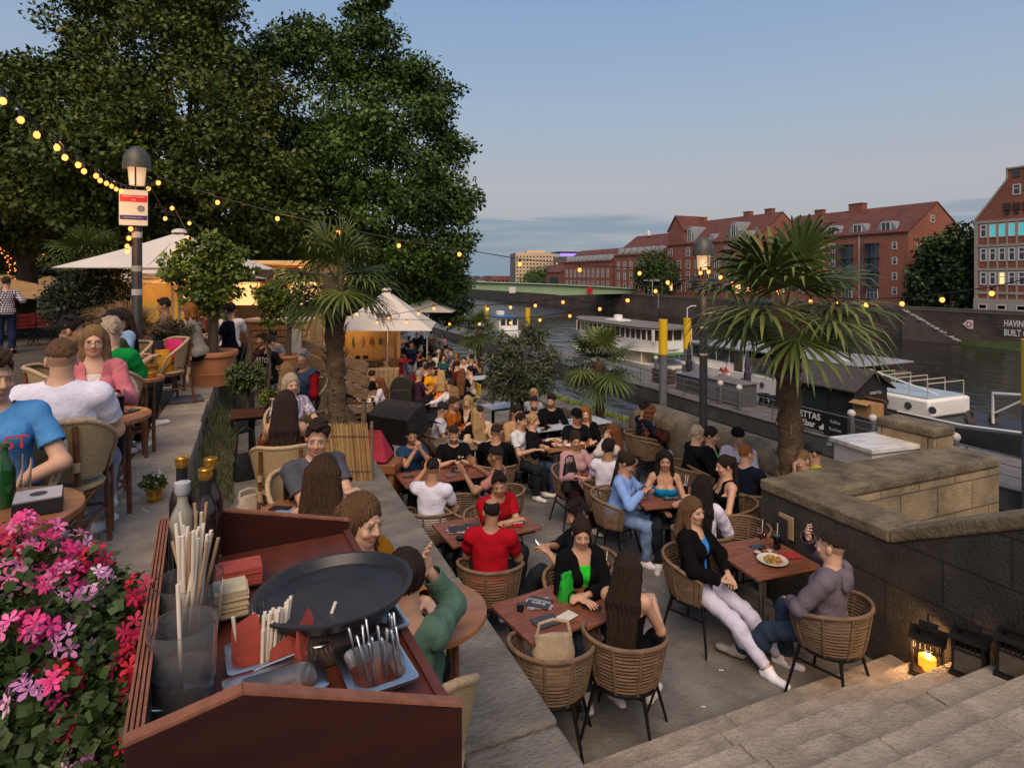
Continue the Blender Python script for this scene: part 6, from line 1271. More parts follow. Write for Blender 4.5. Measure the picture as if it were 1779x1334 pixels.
K4 = Matrix.Translation(kx) @ Matrix.Rotation(kz, 4, 'Z')
for x in (-1.2, 1.3): lamp(K4 @ V((x, -.3, 1.6)), 14)
lamp(K4 @ V((0, -2.6, 1.75)), 24); lamp(P3(300, 12.2, 3.15), 22)
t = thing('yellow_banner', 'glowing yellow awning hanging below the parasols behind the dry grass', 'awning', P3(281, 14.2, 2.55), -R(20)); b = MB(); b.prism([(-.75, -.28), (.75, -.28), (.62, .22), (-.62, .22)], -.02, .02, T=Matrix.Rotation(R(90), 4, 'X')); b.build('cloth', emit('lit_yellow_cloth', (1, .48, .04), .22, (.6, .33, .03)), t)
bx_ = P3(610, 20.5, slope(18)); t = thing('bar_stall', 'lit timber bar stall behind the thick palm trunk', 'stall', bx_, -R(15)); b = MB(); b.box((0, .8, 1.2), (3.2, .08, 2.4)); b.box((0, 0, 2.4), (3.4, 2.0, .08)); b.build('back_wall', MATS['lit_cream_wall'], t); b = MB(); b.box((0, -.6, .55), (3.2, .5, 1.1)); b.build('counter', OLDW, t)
for x in (-1.5, 1.5): b = MB(); b.box((x, -.8, 1.2), (.08, .08, 2.4)); b.build('post', OLDW, t)
for k, x in enumerate(np.linspace(-1.2, 1.2, 9)): b = MB(); b.lathe([(.04, 0), (.04, .2), (.015, .26), (.015, .32)], 8); b.build('bar_bottle', mat('bar_bottle_%d' % (k % 3), [(.25, .12, .02), (.05, .12, .04), (.4, .36, .28)][k % 3], .2, .1, 5, 0), t, (x, .68, 1.45))
B4 = Matrix.Translation(bx_) @ Matrix.Rotation(-R(15), 4, 'Z'); lamp(B4 @ V((0, -.1, 2.1)), 12); lamp(B4 @ V((1.8, -1.6, 2.0)), 14)
p = P3(486, 13.2, 1.2); t = thing('slatted_counter', 'slatted timber counter with pale top behind the small citrus pot', 'counter', p, -R(20)); b = MB()
for k in range(8): b.box((0, 0, .12 + .135 * k), (1.15, .55, .115))
b.build('slats', mat('honey_timber', (.30, .155, .065), .7, .3, 3, .2, stretch=(6, 6, 1)), t, bevel=.006); b = MB(); b.box((0, 0, 1.22), (1.3, .65, .05)); b.build('top', CANV, t)
b = MB(); b.box((.42, -.29, .78), (.24, .02, .5)); b.build('white_panel', PAPER, t)
t = thing('plank_fence', 'weathered plank fence sloping down beside the thick palm', 'fence', P3(536, 13.0, .75)); t.rotation_euler.z = -R(40)
for k in range(3): b = MB(); b.box((.5, 0, .95 - .27 * k), (1.9, .035, .22), Matrix.Rotation(R(16), 3, 'Y')); b.build('plank', OLDW, t, bevel=.004)
for x in (-.35, .35, 1.3): b = MB(); b.box((x, .05, .45 - .2 * x), (.09, .06, 1.3)); b.build('post', OLDW, t)
t = thing('plank_counter', 'tan plank bar front under the white parasol', 'counter', P3(655, 17.6, slope(16)), -R(16)); b = MB()
for k in range(9): b.box((-.55 + .138 * k, 0, .55), (.13, .5, 1.1))
b.build('boards', mat('tan_boards', (.30, .20, .10), .75, .3, 3, .2, stretch=(1, 1, 6)), t, bevel=.005)
for i, (px, d, h, r) in enumerate([(694, 21, 1.0, .42), (684, 20.4, .62, .28), (703, 20, .5, .26), (668, 21.2, .8, .3), (715, 20.6, .5, .26)]):
 p = P3(px, d, slope(19)); s_ = thing('red_table' if i == 0 else 'red_stool', ['round red bar table behind the parasol pole', 'red cube stool in front of the red bar table', 'red cube stool right of the red bar table', 'red box seat left of the parasol pole', 'red cube stool next to the navy polo man'][i], 'table' if i == 0 else 'stool', p, .3, 'red plastic bar furniture')
 b = MB(); b.lathe([(r, h - .05), (r * 1.05, h - .03), (r, h), (0, h)], 20) if i == 0 else b.box((0, 0, h - .03), (2 * r, 2 * r, .06)); b.build('top', REDP, s_, bevel=.005); b = MB(); (b.lathe([(r * .7, 0), (r * .35, .1), (r * .3, h - .06)], 14) if i == 0 else b.box((0, 0, h / 2 - .03), (1.9 * r, 1.9 * r, h - .07))); b.build('body', REDP, s_, bevel=.01)
t = thing('litter_bin', 'black domed litter bin left of the standing navy polo man', 'bin', P3(698, 15.8, slope(14.5)), -R(20)); b = MB(); b.box((0, 0, .42), (.55, .5, .84)); b.build('body', mat('bin_black', (.015, .014, .013), .6, .3, 6, .1), t, bevel=.03); b = MB(); pr = [(.275 * math.cos(a), .84 + .30 * math.sin(a)) for a in np.linspace(0, math.pi, 13)]; b.prism(pr, -.25, .25, T=Matrix.Rotation(R(90), 4, 'X')); b.build('hood', MATS['bin_black'], t, smooth=40)
WKB = brickmat('black_wicker', (.022, .019, .016), (.03, .026, .022), (.004, .004, .004), bw=.07, bh=.022, msize=.006, bump=1.0, rough=.5, dirt=.3)
t = thing('hooded_beach_chair', 'black wicker hooded beach chair with brown timber side and red cushion', 'beach chair', P3(698, 10.4, slope(9.8)), -R(52)); t.scale = (.8, .8, .8); MAHO = mat('mahogany', (.075, .024, .013), .38, .35, 3, .12, stretch=(1, 1, 6), detail=7)
for s in (-1, 1): b = MB(); b.prism([(-.42, 0), (.40, 0), (.40, .62), (.10, .95), (-.30, 1.12), (-.42, 1.02)], -.02, .02, T=Matrix.Translation((s * .56, 0, 0)) @ Matrix.Rotation(R(90), 4, 'Z') @ Matrix.Rotation(R(90), 4, 'X')); b.build('side_panel', MAHO, t, bevel=.004)
hd = MB(); hd.prism([(-.05, -.34), (.52, -.42), (.60, -.10), (.58, .22), (-.05, .34)], -.53, .53, T=Matrix.Translation((0, -.02, 1.12)) @ Matrix.Rotation(R(90), 4, 'Z') @ Matrix.Rotation(R(90), 4, 'X') @ Matrix.Rotation(R(118), 4, 'Z')); hd.build('hood', WKB, t, bevel=.02)
b = MB(); b.box((0, -.12, .40), (1.08, .60, .14)); b.build('seat_cushion', mat('crimson_cloth', (.34, .02, .045), .85, .2, 8, .3), t, bevel=.03); b = MB(); b.box((0, -.1, .20), (1.08, .62, .26)); b.build('seat_box', MAHO, t); b = MB(); b.box((0, .5, 1.30), (1.06, .5, .012), Matrix.Rotation(R(-22), 3, 'X')); b.build('sun_flap', mat('plum_cloth', (.06, .03, .05), .8, .2, 8, .2), t)
t = thing('red_cover', 'crimson folded seat cover left of the beach chair hood', 'cushion', P3(644, 8.6, .78), -R(30)); b = MB(); b.add([(-.30, -.2, 0), (.30, -.2, 0), (.30, .2, .02), (-.30, .2, .02), (-.03, -.05, .42), (.12, .1, .40)], [(0, 3, 2, 1), (0, 1, 5, 4), (1, 2, 5), (2, 3, 4, 5), (3, 0, 4)]); b.build('cover', MATS['crimson_cloth'], t, bevel=.03)
t = thing('timber_bench', 'low orange timber bench carrying the crimson cover', 'bench', P3(645, 8.6, 0.0), -R(30)); b = MB(); b.box((0, 0, .70), (.8, .42, .12)); b.build('seat', ORWOOD, t, bevel=.006)
for s in (-1, 1): b = MB(); b.box((s * .34, 0, .32), (.07, .36, .64)); b.build('leg', ORWOOD, t)
t = thing('reed_screen', 'golden reed screen standing at the end of the stone tier', 'screen', P3(600, 7.0, ZT)); t.rotation_euler.z = -R(24); b = MB(); random.seed(12)
for i in range(86): x = -.31 + .62 * i / 85; b.tube([(x + .0, random.uniform(-.012, .012), 0), (x - .06, random.uniform(-.01, .01), .66 + random.uniform(-.03, .02))], .0045, 5, m=random.choice((0, 0, 1, 2)))
b.build('reeds', [mat('reed_a', (.36, .22, .08), .8, .2, 9, 0), mat('reed_b', (.27, .155, .055), .8, .2, 9, 0), mat('reed_c', (.45, .30, .13), .8, .2, 9, 0)], t); b = MB(); b.box((.30, .02, .33), (.03, .04, .70)); b.build('end_post', OLDW, t)
for z in (.12, .52): b = MB(); b.tube([(-.32, -.016, z), (.3, -.016, z)], .004, 5); b.build('wire', BLACKM, t)
LPM = mat('lamp_post_paint', (.035, .032, .03), .5, .3, 6, .08, .2); DOME = mat('lamp_dome', (.085, .085, .072), .5, .35, 6, .1, .4); OPAL = emit('opal_glass', (1.0, .62, .30), .30, (.62, .52, .42))
def lamp_post(label, loc, h):
 t = thing('street_lamp', label, 'street lamp', loc, 0, 'domed street lamps'); b = MB(); b.lathe([(.09, 0), (.09, .08), (.062, .12), (.058, h - .78), (.035, h - .70)], 16); b.build('post', LPM, t, smooth=40); b = MB()
 for k in range(3): a = k * 2.094 + .5; b.tube([(.03 * math.cos(a), .03 * math.sin(a), h - .74), (.105 * math.cos(a), .105 * math.sin(a), h - .50), (.105 * math.cos(a), .105 * math.sin(a), h - .28)], .009, 6)
 b.build('cage', LPM, t, smooth=60); b = MB(); b.lathe([(0, h - .50), (.085, h - .50), (.105, h - .27), (0, h - .27)], 20); b.build('opal_glass', OPAL, t, smooth=40); b = MB(); b.lathe([(.10, h - .275), (.165, h - .29), (.165, h - .24), (.15, h - .14), (.11, h - .06), (.05, h - .01), (0, h)], 24); b.build('dome', DOME, t, smooth=50); return t
L1 = P3(238, 7.8, ZP); L2 = P3(1222, 9.3, .93)
t = lamp_post('domed street lamp on the plaza with a notice fixed to its post', L1, 3.35); t2 = lamp_post('domed street lamp standing on the river parapet', L2, 3.02)
for z in (1.22, 1.63): b = MB(); b.lathe([(.062, z), (.062, z + .03)], 14, cap=False); b.build('band', CANV, t2)
for z, c in ((2.18, (.5, .48, .44)), (1.75, (.3, .29, .27)), (1.45, (.4, .4, .36))): b = MB(); b.lathe([(.0615, z), (.0615, z + .075)], 14, cap=False); b.build('sticker', mat('sticker_%d' % int(c[0] * 100), c, .7, .3, 12, 0), t)
s_ = thing('notice_sign', 'white notice with red and blue bands on the left street lamp', 'sign', atd(232, 361, 7.7)); s_.rotation_euler.z = vyaw(232, 0) + math.pi; b = MB(); b.prism([(-.155, -.225), (.155, -.225), (.155, .225), (-.155, .225)], -.006, .006, T=Matrix.Rotation(R(90), 4, 'X')); b.build('plate', mat('sign_white', (.62, .55, .46), .5, .05, 5, 0), s_, bevel=.003)
for z, hh, m in ((.115, .085, REDP), (-.125, .055, mat('sign_blue', (.02, .022, .12), .5, .05, 5, 0))): b = MB(); b.box((0, -.0075, z), (.295, .003, hh)); b.build('band', m, s_)
text('VERANSTALTUNGEN', .026, PAPER, s_, (0, -.0095, .137), (R(90), 0, 0), .0005); text('2022', .026, PAPER, s_, (0, -.0095, .095), (R(90), 0, 0), .0005); text('Bitte Rücksicht nehmen', .021, PAPER, s_, (0, -.0095, -.125), (R(90), 0, 0), .0005); b = MB(); b.lathe([(.042, 0), (.042, .002), (0, .002)], 20); o = b.build('seal', GALV if 'GALV' in globals() else STEEL, s_, (.08, -.007, -.01)); o.rotation_euler = (R(90), 0, 0)
def string(label, pts, dd, ends=None, wire=True, r=.027, m=BULB, sag=.06, extra=None):
 """pts: bulbs along a cable as seen; dd: distances at both ends"""
 t = thing('string_lights', label, 'string lights', (0, 0, 0), 0, 'festoon lights'); n = len(pts); Q = [atd(x, y, 1 / lerp(1 / dd[0], 1 / dd[1], i / max(1, n - 1))) for i, (x, y) in enumerate(pts)]
 t.location = Q[0]; Q = [q - Q[0] for q in Q]; W_ = [q + V((0, 0, .075)) for q in Q]; W_ = ([V(ends[0]) - t.location] if ends and ends[0] else []) + W_ + ([V(ends[1]) - t.location] if ends and ends[1] else [])
 b = MB(); b.tube(W_, .0065, 5); b.build('cable', BLACKM, t, smooth=60)
 for q in Q:
  b = MB(); b.tube([q + V((0, 0, .075)), q + V((0, 0, .025))], .013, 6); s_ = b.build('socket', BLACKM, t); b = MB(); b.sph(q, r, 12, 8, sc=(1, 1, 1.15)); b.build('bulb', m, s_, smooth=60)
 return t
tl1 = V(L1) + V((0, 0, 2.66)); tl2 = V(L2) + V((0, 0, 2.42))
string('string of warm bulbs sweeping from the top left to the left street lamp', [(-40, 145), (5, 176), (36, 209), (64, 235), (99, 257), (113, 274), (136, 287), (146, 298), (167, 306), (174, 314), (185, 319), (194, 324), (202, 329), (211, 332), (220, 333)], (3.6, 7.7), (None, tl1), r=.020)
string('long string of warm bulbs between the two street lamps', [(275, 318), (378, 352), (482, 380), (588, 404), (693, 427), (798, 442), (903, 459), (1007, 469), (1111, 475), (1160, 491)], (7.9, 9.2), (tl1, tl2))
string('string of warm bulbs from the left street lamp to the largest parasol', [(258, 328), (287, 380), (329, 388), (358, 412)], (8.2, 11), (tl1, None))
string('two warm bulbs by the parasol peak', [(299, 362), (326, 412)], (9, 11.5))
string('short drop of warm bulbs hanging under the notice sign', [(227, 398), (224, 414), (221, 428), (221, 437)], (7.7, 7.7))
string('string of warm bulbs from the right street lamp past the big palm', [(1217, 474), (1231, 472), (1252, 482), (1273, 493), (1302, 503), (1352, 508), (1409, 524), (1452, 528), (1505, 530), (1567, 528), (1637, 521), (1723, 510), (1800, 492)], (9.2, 7.0), (tl2, None))
string('string of warm bulbs low across the water to the right street lamp', [(620, 546), (675, 553), (727, 545), (754, 536), (847, 537), (887, 534), (930, 531), (978, 525), (1042, 537), (1090, 522), (1139, 506)], (15, 9.6), (None, tl2))
string('string of warm bulbs above the oleander', [(655, 560), (706, 560), (781, 563), (833, 563), (887, 561), (938, 556), (990, 549), (1091, 522)], (17, 11))
string('cluster of warm bulbs in the trees behind the thick palm', [(478, 480), (490, 490), (527, 483), (535, 479), (558, 487), (600, 483), (510, 516), (567, 533), (555, 506), (607, 505)], (14, 16), r=.035)
string('row of warm bulbs along the kiosk roof', [(300, 470), (312, 478), (345, 497), (395, 498), (420, 499), (447, 497), (461, 497)], (13, 14.4), r=.035)
for px, py, d, e in ((90, 250, 4.6, 7), (190, 318, 7.2, 9), (300, 385, 9.5, 9), (482, 390, 8.3, 6), (590, 540, 14, 12), (700, 550, 15, 10), (1215, 480, 9.1, 7)): lamp(atd(px, py, d) + V((0, -.15, -.2)), e, .08)
t = thing('fairy_light_tree', 'bare tree wrapped in dense golden fairy lights at the left edge', 'light tree', P3(18, 19.5, ZP)); B_ = V(t.location); random.seed(77)
br = [[(18, 500), (20, 470), (22, 450), (24, 425), (28, 408)], [(22, 452), (10, 440), (-4, 432), (-20, 425)], [(23, 440), (38, 432), (52, 440), (66, 443)], [(26, 418), (14, 412), (4, 415)], [(28, 412), (46, 410), (56, 408)], [(19, 500), (18, 530), (18, 600)]]
b = MB(); lt = MB()
for q in br:
 Pn = [atd(x, y, 19.5) - B_ for x, y in q]; b.tube(Pn, [.10] + [.06] * (len(Pn) - 1), 7)
 if q[-1][1] > 590: continue
 for i in range(len(Pn) - 1):
  for k in range(26): c = Pn[i].lerp(Pn[i + 1], random.random()) + V((random.gauss(0, .06), random.gauss(0, .06), random.gauss(0, .06))); lt.sph(c, .017, 5, 4)
b.build('trunk', BARK, t, smooth=60); o = lt.build('fairy_lights', BULBS, t); o['kind'] = 'stuff'
t = thing('brick_house', 'dark brick town house with white windows behind the tan parasol', 'house', P3(60, 34, ZP - .5), -R(4)); b = MB(); b.box((0, 2, 4.0), (18, 4, 9)); b.build('wall', brickmat('dark_brick', (.09, .035, .03), (.075, .03, .026), (.05, .035, .03), bw=.3, bh=.1, dirt=.3), t)
for i in range(5):
 for z in (1.6, 4.6): q = MB(); q.box((-5 + 2.6 * i, -.04, z), (1.3, .1, 1.4)); f = q.build('window', WP, t); q = MB(); q.box((-5 + 2.6 * i - .3, -.1, z), (.5, .06, 1.2)); q.box((-5 + 2.6 * i + .3, -.1, z), (.5, .06, 1.2)); q.build('pane', PANE, f)
t = thing('picket_fence', 'white picket fence under the tan parasol', 'fence', P3(38, 20, ZP)); b = MB()
for i in range(8): b.box((-.6 + i * .17, 0, 1.05), (.06, .03, .8))
b.box((0, .03, 1.3), (1.4, .03, .07)); b.box((0, .03, .8), (1.4, .03, .07)); b.build('pickets', WP, t);
for s in (-1, 1): b = MB(); b.box((s * .68, .02, .7), (.08, .08, 1.4)); b.build('post', WP, t)
for i, (px, py) in enumerate([(38, 588), (62, 574), (78, 585)]): chair('r', at(px, py + 14, ZP), R(40 + 90 * i), ['dark chair under the tan parasol nearest the plaid shirt', 'dark chair in the middle under the tan parasol', 'dark chair right end under the tan parasol'][i], 'dark chairs under the tan parasol')
LNB = mat('lantern_black', (.02, .018, .018), .45, .3, 8, .1, .3)
def lantern(label, loc, s, lit, rz):
 t = thing('lantern', label, 'lantern', loc, rz, 'black lanterns on the steps'); w, h = .15 * s, .20 * s; b = MB(); b.box((0, 0, .008), (w * 1.25, w * 1.25, .016)); b.box((0, 0, .0225), (w * 1.1, w * 1.1, .012))
 for sx in (-1, 1):
  for sy in (-1, 1): b.box((sx * w / 2, sy * w / 2, h / 2 + .025), (.014, .014, h))
 for sx in (-1, 1):
  b.box((sx * w / 2, 0, h * .80), (.012, w - .014, .012)); b.box((0, sx * w / 2, h * .80), (w - .014, .012, .012))
  for k in range(6): u = (k - 2.5) / 6 * w; b.box((sx * w / 2, u, h * .90), (.008, .008, h * .2)); b.box((u, sx * w / 2, h * .90), (.008, .008, h * .2))
 b.build('frame', LNB, t); b = MB(); b.box((0, 0, h + .03), (w * 1.3, w * 1.3, .014)); b.box((0, 0, h + .065), (w * .5, w * .5, .056)); b.box((0, 0, h + .10), (w * .68, w * .68, .012)); b.tube([(-w * .3, 0, h + .10), (-w * .34, 0, h + .17), (0, 0, h + .20), (w * .34, 0, h + .17), (w * .3, 0, h + .10)], .004, 5); b.build('roof', LNB, t)
 for sx in () if lit else (-1, 1): b = MB(); b.box((sx * (w / 2 - .004), 0, h * .42 + .02), (.003, w - .016, h * .72)); b.box((0, sx * (w / 2 - .004), h * .42 + .02), (w - .016, .003, h * .72)); b.build('glass_panes', mat('grey_reflection_pane', (.105, .085, .07), .15, .3, 9, 0, spec=.6), t)  # opaque grey colour stands in for the reflection on unlit glass
 for i, (x, y, hh) in enumerate(((-.02, -.01, .095), (.03, .02, .075))):
  b = MB(); b.lathe([(0, .03), (.036 * s, .03), (.036 * s, .03 + hh), (.03 * s, .035 + hh), (0, .028 + hh)], 16, (x, y, 0)); c = b.build('candle', emit('lit_candle', (1.0, .20, .012), 1.7, (.5, .16, .02)) if lit else mat('wax', (.30, .26, .2), .5, .1, 5, 0), t, smooth=50)
  if lit: b = MB(); b.sph((x, y, .05 + hh), .008, 8, 6, sc=(1, 1, 2)); b.build('flame', emit('flame', (1, .6, .15), 60), c)
 if lit: l = Matrix.Translation(loc) @ V((0, 0, .19)); lamp(l, 6, .05); lamp(Matrix.Translation(loc) @ Matrix.Rotation(rz, 4, 'Z') @ V((-.13, .14, .2)), 1.4, .04)
def onstep(x, k): return (x, 3.50 - .285 * (k - 1) - .155, .15 * k + .003)
lantern('black lantern with two lit candles at the foot of the dark wall', onstep(4.80, 2), 1.25, True, .5); lantern('taller unlit black lantern right of the candle lantern', onstep(4.83, 3), 1.2, False, .35); lantern('unlit black lantern at the right edge of the steps', onstep(4.84, 4), 1.15, False, .3)
t = thing('white_cabinet', 'low white cabinet with marbled top behind the stone wall', 'cabinet', P3(1524, 8.1, .12), -R(5)); b = MB(); b.box((0, 0, .5), (.85, .6, 1.0)); b.build('body', WP, t, bevel=.01); b = MB(); b.box((0, 0, 1.03), (.95, .68, .06)); b.build('top', mat('white_marble', (.66, .64, .62), .35, .35, 3.5, 0, stretch=(1, 3, 1)), t, bevel=.008)
O = at(800, 1222, 2.495); sa = R(4.0)      # local: x right, y away, origin right front corner at floor level
SW_, SL_ = .55, 1.03; t = thing('waiter_station', 'dark red mahogany waiter station with raised side boards in the foreground', 'waiter station', (O.x, O.y, ZT), sa); SM = mat('station_wood', (.034, .009, .007), .42, .25, 3.0, .06, stretch=(1, 6, 6), spec=.25); SE = mat('station_edge', (.23, .085, .045), .5, .3, 4, .1, stretch=(8, 8, 1))
za, zb_, dk_ = 2.646 - ZT, 2.495 - ZT, 2.47 - ZT
def board(name, prof, y, th=.02):
 b = MB(); b.prism(prof, -th / 2, th / 2, T=Matrix.Translation((0, y, 0)) @ Matrix.Rotation(R(90), 4, 'X')); o = b.build(name, SM, t, bevel=.003)
 tp = [p for p in prof if p[1] > .3]; e = MB()
 tp.sort()
 for (x0, z0), (x1, z1) in zip(tp, tp[1:]): e.bar((x0, y, z0 + .0035), (x1, y, z1 + .0035), th + .004, .006)
 e.build('edge_strip', SE, o)
board('front_board', [(-SW_ - .02, .1), (.0, .1), (.0, zb_), (-.40, za), (-SW_ - .02, za - .03)], 0, .022)
board('back_board', [(-.40, .1), (.0, .1), (.0, zb_), (-.40, 2.60 - ZT)], SL_, .02)
b = MB(); b.box((-SW_ - .01, SL_ / 2, (za - .04 + .1) / 2), (.022, SL_ - .026, za - .14)); b.build('side_board', SM, t); b = MB();
for k in range(4): b.box((-SW_ - .022 + .008 * k, SL_ / 2, za - .038), (.005, SL_ - .03, .010))
b.build('ribbed_side_edge', SE, t)
b = MB(); b.box((-.01, SL_ / 2, (dk_ + .1) / 2), (.022, SL_ - .026, dk_ - .1)); b.build('right_side', mat('station_red_side', (.10, .026, .015), .45, .25, 3, .08, stretch=(6, 1, 6)), t); b = MB(); b.box((-SW_ / 2, SL_ / 2, dk_ - .025), (SW_ - .03, SL_ - .03, .03)); b.build('deck', MATS['station_red_side'], t); b = MB(); b.box((-SW_ / 2, SL_ / 2, .08), (SW_, SL_, .14)); b.build('plinth', SM, t)
DZ = 2.478
def dks(px, py, dz=0.0): return at(px, py, DZ + dz)
STW = (.72, .64, .52); STB = (.40, .26, .15)
def tumbler(label, px, py, r, h, water, straws, col=None, thick=.018):
 t = thing('glass_jar', label, 'jar', dks(px, py)); b = MB(); b.lathe([(0, 0), (r * .88, 0), (r * .92, thick), (r, h), (r - .003, h), (r * .89, thick + .004), (0, thick)], 28); b.build('glass', glassmat('jar_glass', (.9, .91, .94), .01, 1.28, .93) if not col else glassmat('smoked_glass', col, .02, 1.15), t, smooth=40)  # small diffuse white share, also in the water, stands in for reflected sky
 if water: b = MB(); b.lathe([(0, thick + .002), (r * .885, thick + .006), (lerp(r * .89, r, water) - .004, h * water), (0, h * water)], 28); b.build('water', glassmat('water_glass', (.9, .93, .97), .01, 1.06, .91), t, smooth=40)
 random.seed(int(px))
 for k in range(straws):
  a = random.uniform(0, 6.28); q = r * .7 * math.sqrt(random.random()); l = random.uniform(.20, .25); tx, ty = (random.uniform(-.55, .5) * r * 1.15, random.uniform(-.4, .5) * r); b = MB(); b.tube([(q * math.cos(a) * .6, q * math.sin(a) * .6, thick + .012), (q * math.cos(a) * .6 + tx, q * math.sin(a) * .6 + ty, thick + l)], .0042, 8); b.build('straw', mat('paper_straw', STW, .7, .05, 9, 0) if straws == 1 or random.random() < .62 else mat('brown_straw', STB, .7, .1, 9, 0), t, smooth=60)
 return t
tumbler('big clear glass jar of water with one white straw', 318, 1216, .066, .16, .42, 1)
tumbler('wide glass jar crammed with white and brown straws', 328, 1100, .078, .135, 0, 24)
tumbler('smoky glass holding a few upright straws behind the crammed jar', 338, 1032, .052, .14, 0, 5, (.35, .3, .36))
GOLD = mat('gold_cap', (.62, .33, .06), .3, .15, 20, .1, .9); SYR = mat('syrup_dark', (.02, .008, .008), .08, .1, 5, 0, spec=.8)
for i, (px, py, h) in enumerate([(317, 985, .255), (357, 990, .30), (316, 960, .30), (366, 962, .30)]):
 s_ = thing('syrup_bottle', ['clear syrup bottle with white pourer by the stone kerb', 'dark syrup bottle with black neck and gold cap nearest the back board', 'syrup bottle with gold cap behind the clear bottle', 'dark syrup bottle with gold cap touching the back board'][i], 'bottle', dks(px, py), 0, 'syrup bottles on the waiter station'); r = .036; b = MB(); b.lathe([(0, 0), (r, 0), (r, h * .55), (r * .8, h * .64), (r * .42, h * .76), (r * .38, h * .93), (0, h * .93)], 20); b.build('body', SYR if i else mat('syrup_clear', (.30, .29, .24), .1, .3, 5, 0, spec=.8), s_, smooth=50)
 if i: b = MB(); b.lathe([(r * .43, h * .78), (r * .43, h * .92), (r * .55, h * .925), (r * .55, h * .955), (r * .5, h * .96), (r * .56, h * .965), (r * .56, h), (r * .48, h * 1.01), (0, h * 1.01)], 18); b.build('cap', [GOLD], s_, smooth=30); b = MB(); b.lathe([(r * .46, h * .70), (r * .45, h * .90)], 16, cap=False); b.build('neck_sleeve', BLACKP, s_)
 else: b = MB(); b.lathe([(r * .5, h * .86), (r * .62, h * .9), (r * .62, h * 1.0), (0, h * 1.02)], 18); b.build('pourer', mat('grey_pourer', (.42, .42, .45), .4, .1, 9, 0), s_, smooth=40)
TRB = mat('tray_black', (.024, .023, .026), .38, .5, 3, .05, spec=.5, detail=8); s_ = thing('serving_tray', 'large round black serving tray lying on the waiter station', 'tray', at(582, 1036, 2.535), .3); b = MB(); R_ = .192; b.lathe([(0, 0), (R_ * .92, 0), (R_ * .985, .022), (R_ * 1.03, .024), (R_ * 1.03, .030), (R_ * .965, .030), (R_ * .895, .006), (0, .006)], 56); b.build('tray_body', TRB, s_, smooth=22); s_.rotation_euler = (R(-3), R(-2), .3)
RN = mat('red_napkin', (.36, .065, .045), .85, .15, 14, .3); CN = mat('cream_napkin', (.58, .47, .30), .85, .15, 30, .2, stretch=(1, 1, 8))
for i, (px, py, n, m) in enumerate([(415, 1012, 10, RN), (402, 1062, 14, CN)]):
 s_ = thing('napkin_stack', ['flat stack of brick red napkins by the back board', 'folded stack of cream napkins next to the straw jar'][i], 'napkins', dks(px, py), sa); b = MB(); random.seed(i)
 for k in range(n): b.box((random.uniform(-.003, .003), random.uniform(-.003, .003), .003 + .005 * k), (.115 if i == 0 else .075, .08, .0042))
 b.build('sheets', m, s_)
def pan(label, px, py, w, l, rz):
 t = thing('steel_pan', label, 'pan', dks(px, py), rz, 'steel inset pans'); b = MB()
 def ring(ix, iy, z, r):
  o = []
  for cx, cy, a0 in ((1, 1, 0), (-1, 1, 90), (-1, -1, 180), (1, -1, 270)):
   for k in range(5): a = R(a0 + 22.5 * k); o.append((cx * (ix - r) + r * math.cos(a), cy * (iy - r) + r * math.sin(a), z))
  return o
 L_ = [ring(w / 2, l / 2, .0, .012), ring(w / 2, l / 2, .006, .012), ring(w / 2 - .004, l / 2 - .004, .009, .014), ring(w / 2 - .018, l / 2 - .018, .006, .03), ring(w / 2 - .026, l / 2 - .026, -.02, .03), ring(w / 2 - .035, l / 2 - .035, -.085, .028)]; n = 20
 vs = [p for q in L_ for p in q]; fs = [(i * n + j, i * n + (j + 1) % n, (i + 1) * n + (j + 1) % n, (i + 1) * n + j) for i in range(5) for j in range(n)] + [tuple(5 * n + j for j in range(n))]; b.add(vs, fs); b.build('pan_body', STEEL, t, (0, 0, .012), smooth=50); return t
pz = sa + R(2)
pan('steel pan nearest the front board holding nothing', 478, 1200, .20, .13, pz); pan('steel pan crammed with napkins straws and wooden discs', 490, 1132, .24, .13, pz); p3 = pan('steel pan holding knives at the right', 650, 1165, .145, .19, pz); pan('empty steel pan between cutlery and tray', 655, 1085, .13, .13, pz)
b_ = dks(468, 1142); s_ = thing('straw_bundle', 'bundle of white paper straws wrapped with red napkins in the pan', 'straws', b_); random.seed(9)
for k in range(28): b = MB(); x, y = random.gauss(.0, .026), random.gauss(0, .02); b.tube([(x, y, -.05), (x * 1.5 + .012, y * 1.4 + .02, .10 + random.uniform(-.015, .012))], .0042, 8); b.build('straw', MATS['paper_straw'], s_, smooth=60)
for i, (px, py, lab) in enumerate([(427, 1146, 'red napkin roll with fork at the left of the pan'), (492, 1156, 'small red napkin peak before the straw bundle'), (532, 1146, 'tall folded red napkin beside the wooden discs')]):
 s_ = thing('folded_napkin', lab, 'napkin', dks(px, py), .4 * i, 'folded red napkins'); h = (.10, .06, .11)[i]; b = MB(); b.add([(-.03, -.02, -.03), (.035, -.018, -.03), (.04, .02, -.03), (-.028, .018, -.03), (-.03, 0, h * .8), (.02, .01, h), (.045, .01, h * .55)], [(0, 1, 6, 5, 4), (1, 2, 6), (2, 3, 4, 5, 6), (3, 0, 4)]); b.build('cloth', RN, s_, smooth=20)
s_ = thing('disc_stack', 'fan of dark round coasters leaning in the steel pan', 'coasters', dks(566, 1138), .2)
for k in range(6): b = MB(); b.lathe([(0, -.002), (.046, -.002), (.046, .002), (0, .002)], 28); o = b.build('coaster', [mat('coaster_dark', (.03, .018, .014), .7, .2, 9, .1)], s_, (.010 * k, 0, .025)); o.rotation_euler = (R(66 - 2 * k), R(20), 0); b = MB(); b.lathe([(.0462, -.0016), (.0462, .0016)], 28, cap=False); b.build('pale_edge', CANERIM, o)
